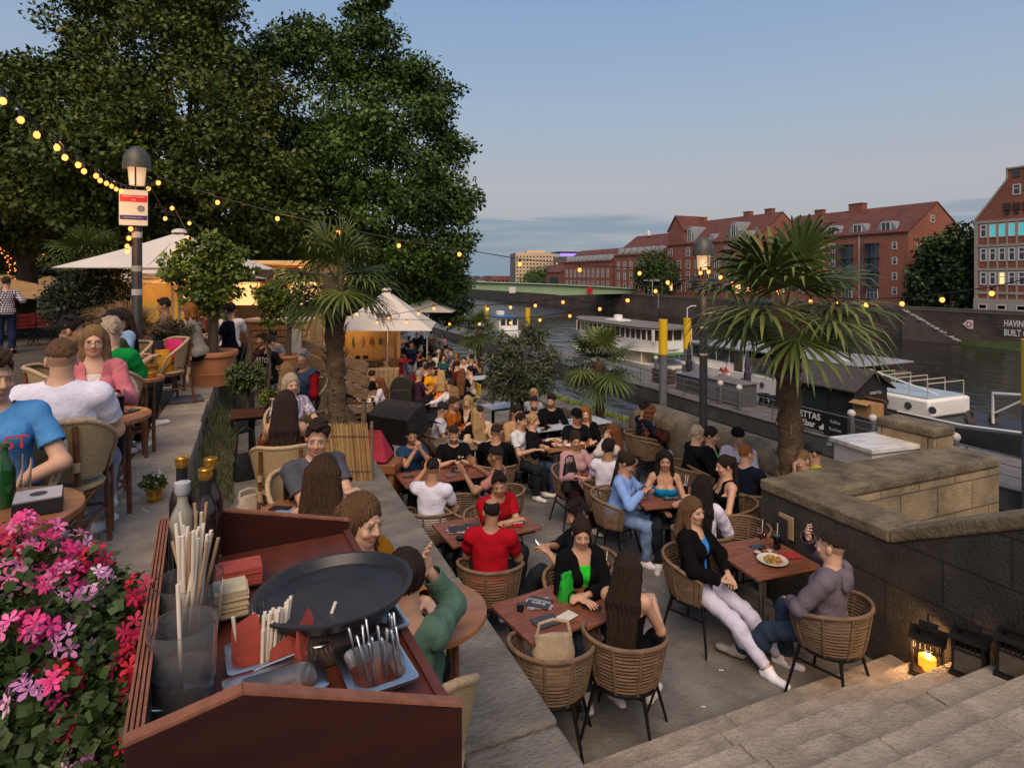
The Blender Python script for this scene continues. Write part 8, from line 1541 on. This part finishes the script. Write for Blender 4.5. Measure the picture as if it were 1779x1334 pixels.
far = [  # label, px, py, phi, d, kwargs
('person in mustard yellow T-shirt with cap', 752, 637, 10, dict(top=('tee', 'cf9312'), hair=('short', 'brown'), beard=.5)),
('person with pale blond hair in orange top seen from behind', 767, 643, 175, dict(fem=True, top=('tank', 'd9741f'), hair=('long', 'blond'))),
('person in black T-shirt with dark hair next to the orange top', 741, 634, 160, dict(top=('tee', '111113'), hair=('short', 'black'))),
('person lounging in white shirt with one arm along the chair', 783, 662, -60, dict(top=('long', 'cfcbd2'), hair=('short', 'dark'), lean=-14)),
('person with honey hair in grey blouse behind the loungers', 791, 672, 165, dict(fem=True, top=('long', '53504e'), hair=('long', 'dblond'))),
('person in peach top facing us behind the bin', 738, 624, 5, dict(fem=True, top=('tee', 'c08a76'), hair=('bun', 'brown'))),
('person in white vest top on a folding chair seen from behind', 762, 608, 170, dict(top=('tee', 'd3cdc8'), hair=('short', 'gblond'))),
('person in tan strappy top leaning over a table', 776, 600, 110, dict(fem=True, top=('tank', '2a2a2a'), hair=('bun', 'black'), lean=18)),
('person in pale peach blouse waving one arm up high', 697, 580, 20, dict(fem=True, top=('tee', 'c79a70'), hair=('short', 'dark'))),
('person in black top raising a wrist band', 724, 578, -10, dict(top=('tee', '141416'), hair=('short', 'dark'), A=('up', 'table'))),
('person with dark bob in black jacket by the water', 741, 590, 130, dict(fem=True, top=('long', '0e0e12'), hair=('bob', 'black'))),
('person with grey cropped hair in khaki shirt', 765, 593, 60, dict(top=('long', '6b6150'), hair=('short', 'grey'))),
('person in sleeveless navy top nearest the far palm', 793, 612, -20, dict(fem=True, top=('tank', '1e2a44'), hair=('long', 'dblond'))),
('person in white blouse facing us by the pale table', 806, 620, 0, dict(fem=True, top=('long', 'c9c0b4'), hair=('bun', 'dark'))),
('person bald in cream jacket beside the far palm', 818, 607, 30, dict(top=('long', 'b3a58c'), hair=('buzz', 'gblond'))),
('person in black vest on the wooden chair', 820, 616, 150, dict(top=('tank', '121214'), hair=('short', 'black'))),
('person in red checked shirt with dark hair by the pale table', 795, 628, 120, dict(top=('tee', '5a2020'), hair=('short', 'black'))),
('person with brown hair in dark dress under the white parasol', 651, 606, -30, dict(fem=True, top=('tank', '151012'), hair=('long', 'brown'))),
('person in grey T-shirt at the lit bar under the parasol', 621, 605, 110, dict(top=('tee', '8d99a8'), hair=('short', 'grey'))),
('person with red shawl at the lit bar', 607, 597, 60, dict(fem=True, top=('long', '6b1f18'), hair=('long', 'brown'))),
('person with auburn hair in black under the parasol pole', 641, 601, 10, dict(fem=True, top=('tee', '171315'), hair=('bob', 'auburn'))),
('person in white shirt bending over the long dinner table', 622, 619, 100, dict(top=('long', 'c5c0cc'), hair=('short', 'black'), lean=14)),
('person in dark top with bun cutting food at the dinner table', 637, 618, 80, dict(fem=True, top=('long', '3a2c26'), hair=('bun', 'dark'))),
('person with cascading dark hair at the dinner table', 651, 632, 150, dict(fem=True, top=('long', '23201e'), hair=('vlong', 'dark'))),
('person in black leaning over a straw at the dinner table', 644, 644, -110, dict(fem=True, top=('long', '101012'), hair=('bun', 'dark'), lean=20)),
('person in white blouse with maroon hair drinking at the dinner table', 658, 656, -105, dict(fem=True, top=('long', 'cfc6d2'), hair=('long', 'auburn'), lean=14)),
('person in black behind the palm trunk with raised forearm', 600, 630, -20, dict(top=('tee', '141214'), hair=('short', 'black'), A=('table', 'raise'))),
('person in dark vest behind the waving guests', 711, 585, 40, dict(top=('tee', '23252c'), hair=('short', 'dark'))),
('person with honey curls beside the far river rail', 757, 586, 100, dict(fem=True, top=('tee', '8a8072'), hair=('curly', 'dblond'))),
('person in teal dress between the white vest and the strappy top', 770, 615, 30, dict(fem=True, top=('tee', '2c5a5a'), hair=('long', 'dark'))),
('person in plum shirt with grey hair nearest the litter bin', 729, 644, 120, dict(top=('tee', '3c2236'), hair=('short', 'grey'))),
('person in black top with long auburn hair behind the yellow chair', 803, 640, 165, dict(fem=True, top=('tee', '131215'), hair=('vlong', 'auburn'))),
('person in cream vest with dark bun near the pale table edge', 815, 636, -70, dict(fem=True, top=('tank', 'b8a990'), hair=('bun', 'black'))),
('person in denim shirt with black hair under the palm at left', 604, 612, 70, dict(top=('rolled', '44607e'), hair=('short', 'black'))),
('person in ochre sweater beside the dinner table corner', 628, 634, 40, dict(top=('long', '7a5216'), hair=('short', 'dark'))),
('person in white tank with tanned shoulders at the dinner table head', 668, 622, -20, dict(fem=True, top=('tank', 'c9c3bd'), hair=('bun', 'lbrown'))),
('person in charcoal shirt behind the peach top', 746, 614, -40, dict(top=('tee', '2b2b30'), hair=('short', 'black'))),
('person in brick red dress near the river rail', 728, 600, 60, dict(fem=True, top=('tee', '6e1d18'), hair=('long', 'black'))),
('person in khaki jacket at the farthest river table', 750, 577, 20, dict(top=('long', '5a5038'), hair=('short', 'dark'))),
('person in pale pink shirt at the farthest river table', 769, 580, -30, dict(fem=True, top=('tee', 'b98f8c'), hair=('bob', 'brown'))),
('person in navy hooded top left of the farthest river table', 733, 573, 90, dict(top=('long', '1b2236'), hair=('short', 'brown'))),
('person in striped grey top by the far river rail', 782, 604, -120, dict(top=('long', '5f6266'), hair=('short', 'brown'))),
]
for i, (lb, px, py, phi, k) in enumerate(far):
 z = -.25
 for _ in range(6):
  d = FPX * (H - z - 1.27) / (py - HY); z = slope((ray(px) * d).y) - .02
 k.setdefault('A', ('table', 'table')); k.setdefault('tone', ('tan', 'light', 'fair')[i % 3])
 seat(lb, px, py, phi, None if i % 4 else 'ryw'[i % 9 // 3], ('dark red garden chair of the ', 'yellow slatted chair of the ', 'wicker chair of the ')[i % 9 // 3] + lb[7:].split(' in ')[-1], F=z, group=CR, lod=2 if d < 14 else 3, **k)
TZ = .742
def tp(px, py, base=None): return atf(px, py, TZ) if base is None else at(px, py, base + TZ)
def fl(px, py, base=None): p = tp(px, py, base); p.z -= TZ; return p
rect_table('reddish slatted table with magazines in front of the black blazer', fl(945, 1062), .62, .62, R(8)); rect_table('reddish slatted table with green handbag between the two women', fl(1030, 1038), .60, .62, R(8), ped=True)
rect_table('reddish slatted table between the two men in red', fl(845, 913), 1.02, .62, R(4)); rect_table('reddish slatted table of the navy and black T-shirt men', fl(768, 823), 1.2, .62, R(2))
rect_table('reddish slatted table under the big plate of food by the dark wall', fl(1325, 965), .72, .70, R(-4), ped=True); rect_table('dark wooden table with cocktails among the long haired women', fl(1160, 862), .85, .62, R(-12))
rect_table('grey wooden table with drinks by the palm trunk', fl(1330, 815), 1.0, .75, R(0), GREYWOOD); rect_table('wooden table with tall drink by the pink blouse', fl(1030, 808), .72, .66, R(5)); rect_table('wooden table with pizza plate before the auburn haired woman', fl(985, 768), 1.15, .7, R(5), ORWOOD)
round_table('round slatted wooden table with blue menus behind the black T-shirt', fl(800, 768), .46, OLDW, legs=False); round_table('small round pale table by the parapet with open menu', fl(1172, 750), .36, OLDW, legs=False)
rect_table('long pale blue table before the black sweater beard', fl(985, 735), 1.7, .6, R(4), PALETOP, False); rect_table('pale blue table beside the oleander tub', fl(880, 703), 1.0, .6, R(4), PALETOP, False); rect_table('pale blue table among the yellow chairs', fl(838, 655), 1.0, .6, R(4), PALETOP, False); rect_table('small pale blue table of the orange top guests', fl(756, 664), .7, .6, R(4), OLDW)
rect_table('long crowded dinner table beside the thick palm', fl(638, 682), .8, 2.2, R(0), OLDW, False); rect_table('dinner table end with salad beside the reed screen', fl(640, 708), .8, .9, R(0), OLDW, False)
rect_table('dark little table behind the floral blouse woman', fl(437, 715, ZT - .1), .5, .5, R(0), MAHO, False)
round_table('round tan table with red drink on the stone tier', fl(535, 885, ZT), .34); round_table('round tan table beside the sage green dress', fl(738, 1058, ZT), .30)
round_table('round brown table with ashtray at the left edge', fl(-32, 893, ZP), .34); round_table('round brown table of the pink jacket woman', fl(166, 722, ZP), .33); round_table('round table of the green jumper on the plaza', fl(240, 655, ZP), .22)
YL = (.55, .42, .05)
menu('pile of magazines with dark cover on the front table', tp(937, 1050), R(-25), n=3, w=.19, l=.15, words='COCKTAIL\nKARTE'); menu('closed dark menu folder on the front table', tp(948, 1079), R(4), (.05, .042, .045), .20, .15); menu('colourful booklet on the front table', tp(985, 1071), R(20), (.62, .58, .5), .15, .10)
t = menu('small yellow and white leaflet by the green handbag', tp(1005, 1036), R(-10), (.55, .5, .3), .08, .06)
b = MB(); b.box((.01, .012, .0105), (.05, .04, .001)); b.build('picture', REDP, t)
phone('dark phone lying next to the black tank top woman', tp(1028, 1055), R(50)); ashbox('white topped ashtray box between the two women', tp(1035, 1035), R(-5), .95)
drink('small black sugar jar on the front table corner', tp(904, 1062), (.03, .02, .018), .08, .03, 0); drink('orange spritz in a stemmed glass by the black tank top woman', tp(1053, 1012), (.75, .13, .02), .19, .036, 1, True)
t = bag('bright green pointed handbag on the table before the black blazer', tp(984, 1040), R(20), (.015, .36, .03), .14, .21, .09, .0, name='handbag'); bag('beige canvas tote on the empty front chair', atf(962, 1185, .46), R(-15), (.40, .30, .20), .34, .34, .16, .10, name='tote_bag')
menu('pile of magazines on the red men\'s table', tp(795, 922), R(-20), n=4, w=.20, l=.15); drink('black round tin on the red men\'s table', tp(800, 939), (.02, .02, .02), .05, .05, 0); phone('phone beside the magazine pile on the red men\'s table', tp(820, 912), R(80)); t = ashbox('red cigarette box in front of the folded arms', tp(898, 912), R(-12), .9, (.42, .012, .02), (.45, .35, .35))
menu('black folded menu before the black T-shirt man', tp(798, 818), R(-30), w=.24, l=.14, words='MENU'); menu('round edged brochure before the black T-shirt man', tp(783, 826), R(10), (.16, .12, .14), .14, .12); phone('phone near the navy T-shirt elbows', tp(709, 829), R(70)); phone('wallet sized black phone at the table edge of the navy T-shirt man', tp(708, 819), R(10)); drink('pale iced drink with straw in front of the black T-shirt man', tp(824, 812), (.62, .55, .42), .15, .034, 1)
t = plate('large plate of food before the auburn haired woman', tp(962, 767), r=.15); drink('red topped sauce bottle on the pizza table', tp(984, 760), (.5, .02, .02), .17, .03, 0, fill=.9); drink('milky cocktail with two straws on the pizza table', tp(992, 762), (.62, .45, .34), .17, .034, 2); plate('small white plate at the auburn haired woman', tp(990, 775), False, .09)
drink('amber iced tea in front of the pink blouse', tp(1016, 800), (.55, .28, .03), .16, .036, 1); phone('phone on the table of the white polo man', tp(1013, 811), R(60)); menu('white slip of paper by the white polo man', tp(1036, 803), R(30), (.6, .56, .55), .12, .1); drink('small clear tumbler by the white polo man', tp(1024, 805), (.5, .5, .5), .09, .03, 0)
menu('dark menu with white border among the cocktails', tp(1166, 865), R(-12), (.04, .037, .04), .22, .15, 'KARTE'); drink('orange cocktail before the light blue top', tp(1153, 853), (.75, .17, .02), .13, .04, 1); drink('turquoise cocktail before the turquoise top', tp(1170, 848), (.15, .55, .52), .13, .04, 1); drink('tall milky cocktail with two straws by the white shirt', tp(1190, 862), (.55, .50, .47), .18, .04, 2); plate('small snack dish before the light blue top', tp(1144, 857), True, .07)
t = bag('green handbag on a blue cloth beside the light blue top woman', atf(1148, 893, .52), R(30), (.02, .23, .04), .30, .14, .2, 0)
plate('big pale plate of pasta and fries by the grey hoodie', tp(1342, 975), r=.135); drink('tall stemmed crimson cocktail with white straw', tp(1324, 955), (.42, .008, .03), .21, .036, 1, True); drink('deep turquoise cocktail with lemon beside the menus', tp(1350, 954), (.02, .25, .30), .17, .036, 1)
for i, (dx, c, lb) in enumerate([(0, (.03, .028, .03), 'upright black menu board on the pasta table'), (.09, (.42, .28, .17), 'upright tan menu folder on the pasta table'), (.17, (.26, .05, .03), 'upright reddish menu card on the pasta table')]):
 p = tp(1357, 938); t = thing('standing_menu', lb, 'menu', (p.x + dx, p.y + .02 * i, p.z), R(-4 + 6 * i), 'upright menus'); b = MB(); b.box((0, 0, .115), (.013, .17, .23)); b.build('cover', mat('menu_cover_%d' % i, c, .5, .15, 9, .05), t, bevel=.002)
drink('pale dip bowl next to the pasta plate', tp(1316, 963), (.6, .5, .38), .03, .035, 0); drink('second dip bowl next to the pasta plate', tp(1329, 961), (.4, .1, .05), .03, .03, 0); phone('blue phone on the pasta table', tp(1316, 950), R(75)); menu('white folded card on the pasta table', tp(1336, 957), R(20), (.55, .5, .5), .06, .05); menu('red napkin under the menus', tp(1372, 965), R(-20), (.36, .03, .04), .18, .12)
for px, py, c, lb, st in [(1311, 800, (.5, .5, .5), 'clear tumbler with straw on the grey table', 1), (1330, 810, (.5, .22, .05), 'amber drink with straws on the grey table', 2), (1350, 812, (.35, .3, .28), 'smoky drink with straw near the palm trunk', 1)]: drink(lb, tp(px, py), c, .15, .034, st)
menu('black menu on the grey table', tp(1348, 822), R(-20), w=.2, l=.15); t = thing('posy', 'small posy of red flowers on the grey table', 'flowers', tp(1342, 806)); b = MB(); b.lathe([(.035, 0), (.045, .09), (.04, .09), (.03, .01)], 14); b.build('vase', BLACKP, t); v, f, mi = leaf_cloud([(V((0, 0, .14)), .07)], 90, .03); npmesh('petals', v, f, [REDP], parent=t); v, f, mi = leaf_cloud([(V((0, 0, .10)), .05)], 80, .03); npmesh('leaves', v, f, LC, mi, parent=t)
drink('empty tumbler left on the parapet', at(1441, 772, .965), (.45, .42, .36), .1, .04, 0, fill=.15)
menu('open white menu on the round parapet table', tp(1180, 745), R(20), (.55, .5, .47), .3, .2); ashbox('black box on the round parapet table', tp(1166, 745), R(20), .9)
menu('blue menu on the round slatted table', tp(790, 765), R(-10), (.16, .26, .36), .26, .18); menu('second blue menu on the round slatted table', tp(830, 768), R(20), (.18, .28, .38), .24, .16); drink('white mug on the round slatted table', tp(822, 762), (.6, .58, .55), .09, .035, 0, fill=1); t = drink('red and green soft drink can on the round slatted table', tp(831, 755), (.5, .03, .03), .13, .033, 0, fill=.95)
for i, px in enumerate((958, 985, 1010)): menu(['dark folded menu at the left of the long pale table', 'blue cloth on the middle of the long pale table', 'black pouch at the right of the long pale table'][i], tp(px, 734 - i * 2), R(20 * i), [(.03, .03, .03), (.2, .3, .42), (.02, .02, .02)][i], .24, .16)
drink('white bowl on the pale table by the oleander', tp(878, 697), (.6, .57, .5), .09, .05, 0, fill=.9)
t = thing('yellow_menu_stand', 'yellow card stand on the pale table by the oleander', 'menu stand', tp(895, 699)); b = MB(); b.box((0, 0, .11), (.16, .02, .22)); b.build('card', YELLOW, t)
random.seed(19)
for i in range(22):
 px, py = random.uniform(612, 668), random.uniform(668, 716); c = random.choice([(.5, .26, .04), (.5, .48, .42), (.4, .06, .04), (.12, .2, .05), (.55, .5, .4)])
 q = tp(px, py); nm = 'dinner table item %s' % i
 if i % 4 == 3: plate('white plate among the drinks on the crowded dinner table', q, i % 8 == 3, .11)['group'] = 'plates on the crowded dinner table'
 else: drink('drink glass among the plates on the crowded dinner table', q, c, .14, .034, i % 3)['group'] = 'glasses on the crowded dinner table'
drink('bright red drink with two straws before the grey T-shirt', tp(502, 868, ZT), (.72, .05, .03), .19, .042, 2); phone('phone under the wrist of the wavy haired woman', tp(488, 884, ZT), R(60)); menu('blue folded paper on the round tier table', tp(497, 889, ZT), R(20), (.2, .27, .38), .14, .1)
bag('black leather handbag standing on the stone tier', at(427, 832, ZT), R(15), (.008, .008, .009), .30, .30, .15, .30); bag('black rucksack leaning under the grass planter', at(424, 735, ZT + .05), R(-10), (.010, .010, .012), .34, .52, .24, .0, name='rucksack'); bag('smaller black bag on the ground by the rucksack', at(418, 750, ZT), R(30), (.009, .009, .01), .34, .24, .26, .0, name='rucksack'); bag('cream cloth bag tied at the top beside the wooden back board', at(432, 905, ZT + .05), R(20), (.52, .44, .35), .24, .24, .16, .06, name='cloth_bag')
bag('black rucksack hung beside the pink blouse woman', atf(990, 850, .55), R(20), (.012, .012, .013), .26, .36, .18, .1, name='rucksack')
pot('yellow flower pot on the dark little table', at(463, 703, ZT + .64), .06, .12, mat('yellow_pot', (.45, .30, .06), .6, .1, 5, 0))
ashbox('black ashtray box on the round table at the left edge', tp(67, 885, ZP), R(12), 1.35, (.02, .016, .016), (.34, .32, .36)); bottle('green beer bottle at the left edge', tp(8, 880, ZP), (.012, .07, .015), .26, .034, (.05, .1, .04)); drink('empty slim beer glass with bright rim on the left edge table', tp(24, 872, ZP), (.45, .40, .34), .2, .032, 0, fill=.1); drink('second empty slim beer glass on the left edge table', tp(40, 876, ZP), (.45, .40, .34), .19, .03, 0, fill=.1)
drink('tall dark cola before the pink jacket woman', tp(205, 718, ZP), (.03, .008, .006), .17, .042, 0, fill=.7); phone('pen like black phone on the pink jacket table', tp(222, 716, ZP), R(-40)); t = drink('glowing yellow candle glass on the green jumper table', tp(233, 655, ZP), (.6, .36, .04), .09, .035, 0, fill=.9); pot('small brass pot on the green jumper table', tp(262, 655, ZP), .07, .12, GOLD)
menu('folded black magazine lying on the stone kerb', at(252, 888, ZP), R(-65), (.03, .028, .03), .14, .24, 'GASTRO'); t = pot('brass pot of white flowers on the stone kerb', at(268, 872, ZP), .062, .115, GOLD); P_ = V(t.location); v, f, mi = leaf_cloud([(V((0, 0, .15)), (.075, .075, .05))], 260, .035); npmesh('leaves', v, f, LC, mi, parent=t); v, f, mi = leaf_cloud([(V((.02, 0, .20)), .026), (V((-.05, -.02, .17)), .018), (V((.05, .01, .17)), .014)], 160, .02, elong=1.2); npmesh('blossoms', v, f, [mat('white_petal', (.66, .64, .52), .6, .1, 9, 0)], parent=t)
c1 = at(285, 705, ZP); chair('b', c1, vyaw(285, -62), 'tan cane chair loaded with a yellow bag and pink cushion on the kerb'); bag('mustard yellow cloth bag on the loaded cane chair', (c1.x - .06, c1.y - .10, ZP + .46), R(20), (.62, .30, .008), .36, .28, .24, .0, name='cloth_bag'); t = bag('pink polka dot cushion on the loaded cane chair', (c1.x + .12, c1.y + .06, ZP + .62), R(-30), (.55, .025, .14), .30, .24, .10, 0, name='cushion'); bag('navy and white jacket heaped on the loaded cane chair', (c1.x - .16, c1.y + .14, ZP + .50), R(30), (.022, .024, .036), .36, .34, .2, 0, name='jacket')
t = thing('seat_pad', 'flat grey seat pad lying on the kerb below the terracotta pot', 'cushion', at(322, 697, ZP), R(10)); b = MB(); b.box((0, 0, .025), (.42, .42, .045)); b.build('pad', mat('grey_pad', (.095, .088, .09), .9, .2, 9, .3), t, bevel=.02)
t = thing('blue_cloth', 'light blue packet tucked into the terracotta pot', 'packet', at(349, 612, ZP + .5)); b = MB(); b.box((0, 0, .05), (.22, .10, .10), R(20)); b.build('packet', mat('packet_blue', (.26, .42, .58), .6, .2, 9, .1), t, bevel=.01)
t = thing('ash_tin', 'small white cup on the ground by the kerb', 'cup', at(308, 659, ZP)); b = MB(); b.lathe([(.03, 0), (.035, .07), (.03, .07)], 14); b.build('cup', WP, t)
b = MB(); random.seed(33)
for k in range(150):
 p = (random.uniform(1.7, 6.5), random.uniform(2.9, 11)); a = random.uniform(0, 3.14); l = random.uniform(.008, .022); b.tube([(p[0] - l * math.cos(a), p[1] - l * math.sin(a), slope(p[1]) + .006), (p[0] + l * math.cos(a), p[1] + l * math.sin(a), slope(p[1]) + .007)], .0045, 5, m=random.choice((0, 0, 1)))
o = b.build('litter', [PAPER, mat('leaf_litter', (.16, .09, .03), .9, .3, 9, 0)]); o['kind'] = 'stuff'
SKY_STRENGTH = 0.12; SUN_STRENGTH = 2.2; EXPOSURE = 0.6
w = bpy.data.worlds.new('World'); SC.world = w; w.use_nodes = True
t = w.node_tree; N = t.nodes; L = t.links; bg = N['Background']
SUN_EL, SUN_AZ = R(4.0), R(205)
sk = N.new('ShaderNodeTexSky'); sk.sky_type = 'NISHITA'; sk.sun_disc = False; sk.sun_elevation = SUN_EL; sk.sun_rotation = SUN_AZ
sk.air_density = 1.0; sk.dust_density = 1.5; sk.ozone_density = 2.5
tc = N.new('ShaderNodeTexCoord'); sx = N.new('ShaderNodeSeparateXYZ'); L.new(tc.outputs['Generated'], sx.inputs[0])
mp = N.new('ShaderNodeMapping'); mp.inputs['Scale'].default_value = (1.2, 1.2, 16); L.new(tc.outputs['Generated'], mp.inputs['Vector'])
nz = N.new('ShaderNodeTexNoise'); nz.inputs['Scale'].default_value = 2.2; nz.inputs['Detail'].default_value = 6; nz.inputs['Distortion'].default_value = 0.4
L.new(mp.outputs['Vector'], nz.inputs['Vector'])
el = N.new('ShaderNodeMapRange'); el.inputs[1].default_value = 0.02; el.inputs[2].default_value = 0.17; el.inputs[3].default_value = 0.34; el.inputs[4].default_value = -0.30
L.new(sx.outputs[2], el.inputs[0])
ad = N.new('ShaderNodeMath'); L.new(nz.outputs['Fac'], ad.inputs[0]); L.new(el.outputs[0], ad.inputs[1])
cm = N.new('ShaderNodeMapRange'); cm.interpolation_type = 'SMOOTHSTEP'; cm.inputs[1].default_value = 0.52; cm.inputs[2].default_value = 0.70; cm.inputs[3].default_value = 0; cm.inputs[4].default_value = 0.75
L.new(ad.outputs[0], cm.inputs[0])
rp = N.new('ShaderNodeValToRGB'); e = rp.color_ramp.elements
e[0].position = 0.0; e[0].color = (0.26, 0.30, 0.36, 1); e[1].position = 1.0; e[1].color = (0.15, 0.23, 0.40, 1)
for p, c in ((0.07, (0.33, 0.335, 0.37)), (0.14, (0.365, 0.355, 0.385)), (0.25, (0.29, 0.355, 0.445)), (0.42, (0.205, 0.30, 0.47))):
 q = e.new(p); q.color = (*c, 1)
L.new(sx.outputs[2], rp.inputs['Fac'])
sc = N.new('ShaderNodeVectorMath'); sc.operation = 'SCALE'; sc.inputs['Scale'].default_value = 0.12; L.new(sk.outputs['Color'], sc.inputs[0])
mx = N.new('ShaderNodeMix'); mx.data_type = 'RGBA'; mx.inputs[0].default_value = 0.82
L.new(sc.outputs[0], mx.inputs[6]); L.new(rp.outputs['Color'], mx.inputs[7])
m2 = N.new('ShaderNodeMix'); m2.data_type = 'RGBA'; L.new(cm.outputs[0], m2.inputs[0]); L.new(mx.outputs[2], m2.inputs[6]); m2.inputs[7].default_value = (0.15, 0.215, 0.285, 1)
s3 = N.new('ShaderNodeVectorMath'); s3.operation = 'SCALE'; s3.inputs['Scale'].default_value = 0.92 / 0.12; L.new(m2.outputs[2], s3.inputs[0]); L.new(s3.outputs[0], bg.inputs['Color']); bg.inputs['Strength'].default_value = SKY_STRENGTH
sl = bpy.data.lights.new('sun', 'SUN'); sl.energy = SUN_STRENGTH; sl.angle = R(48); sl.color = (1.0, 0.76, 0.55)
so = bpy.data.objects.new('sun', sl); COL.objects.link(so)
el_ = R(50); dirv = V((math.sin(SUN_AZ) * math.cos(el_), math.cos(SUN_AZ) * math.cos(el_), math.sin(el_)))
so.rotation_euler = dirv.to_track_quat('Z', 'Y').to_euler()
cd = bpy.data.cameras.new('camera'); cam = bpy.data.objects.new('camera', cd); COL.objects.link(cam)
cd.sensor_fit = 'HORIZONTAL'; cd.sensor_width = 36; cd.lens = 36 * FPX / 1779; cd.shift_y = -(667 - HY) / 1779
cd.clip_start = 0.05; cd.clip_end = 3000
cam.location = (0, 0, H); cam.rotation_euler = (R(90), 0, -TH); SC.camera = cam
vs = SC.view_settings; vs.view_transform = 'Standard'; vs.look = 'None'; vs.exposure = EXPOSURE; vs.gamma = 1.0
cy = SC.cycles; cy.use_denoising = True; cy.max_bounces = 8; cy.transparent_max_bounces = 8; cy.caustics_reflective = False; cy.caustics_refractive = False
cy.sample_clamp_indirect = 4.0
try: cy.denoiser = 'OPENIMAGEDENOISE'
except Exception: pass
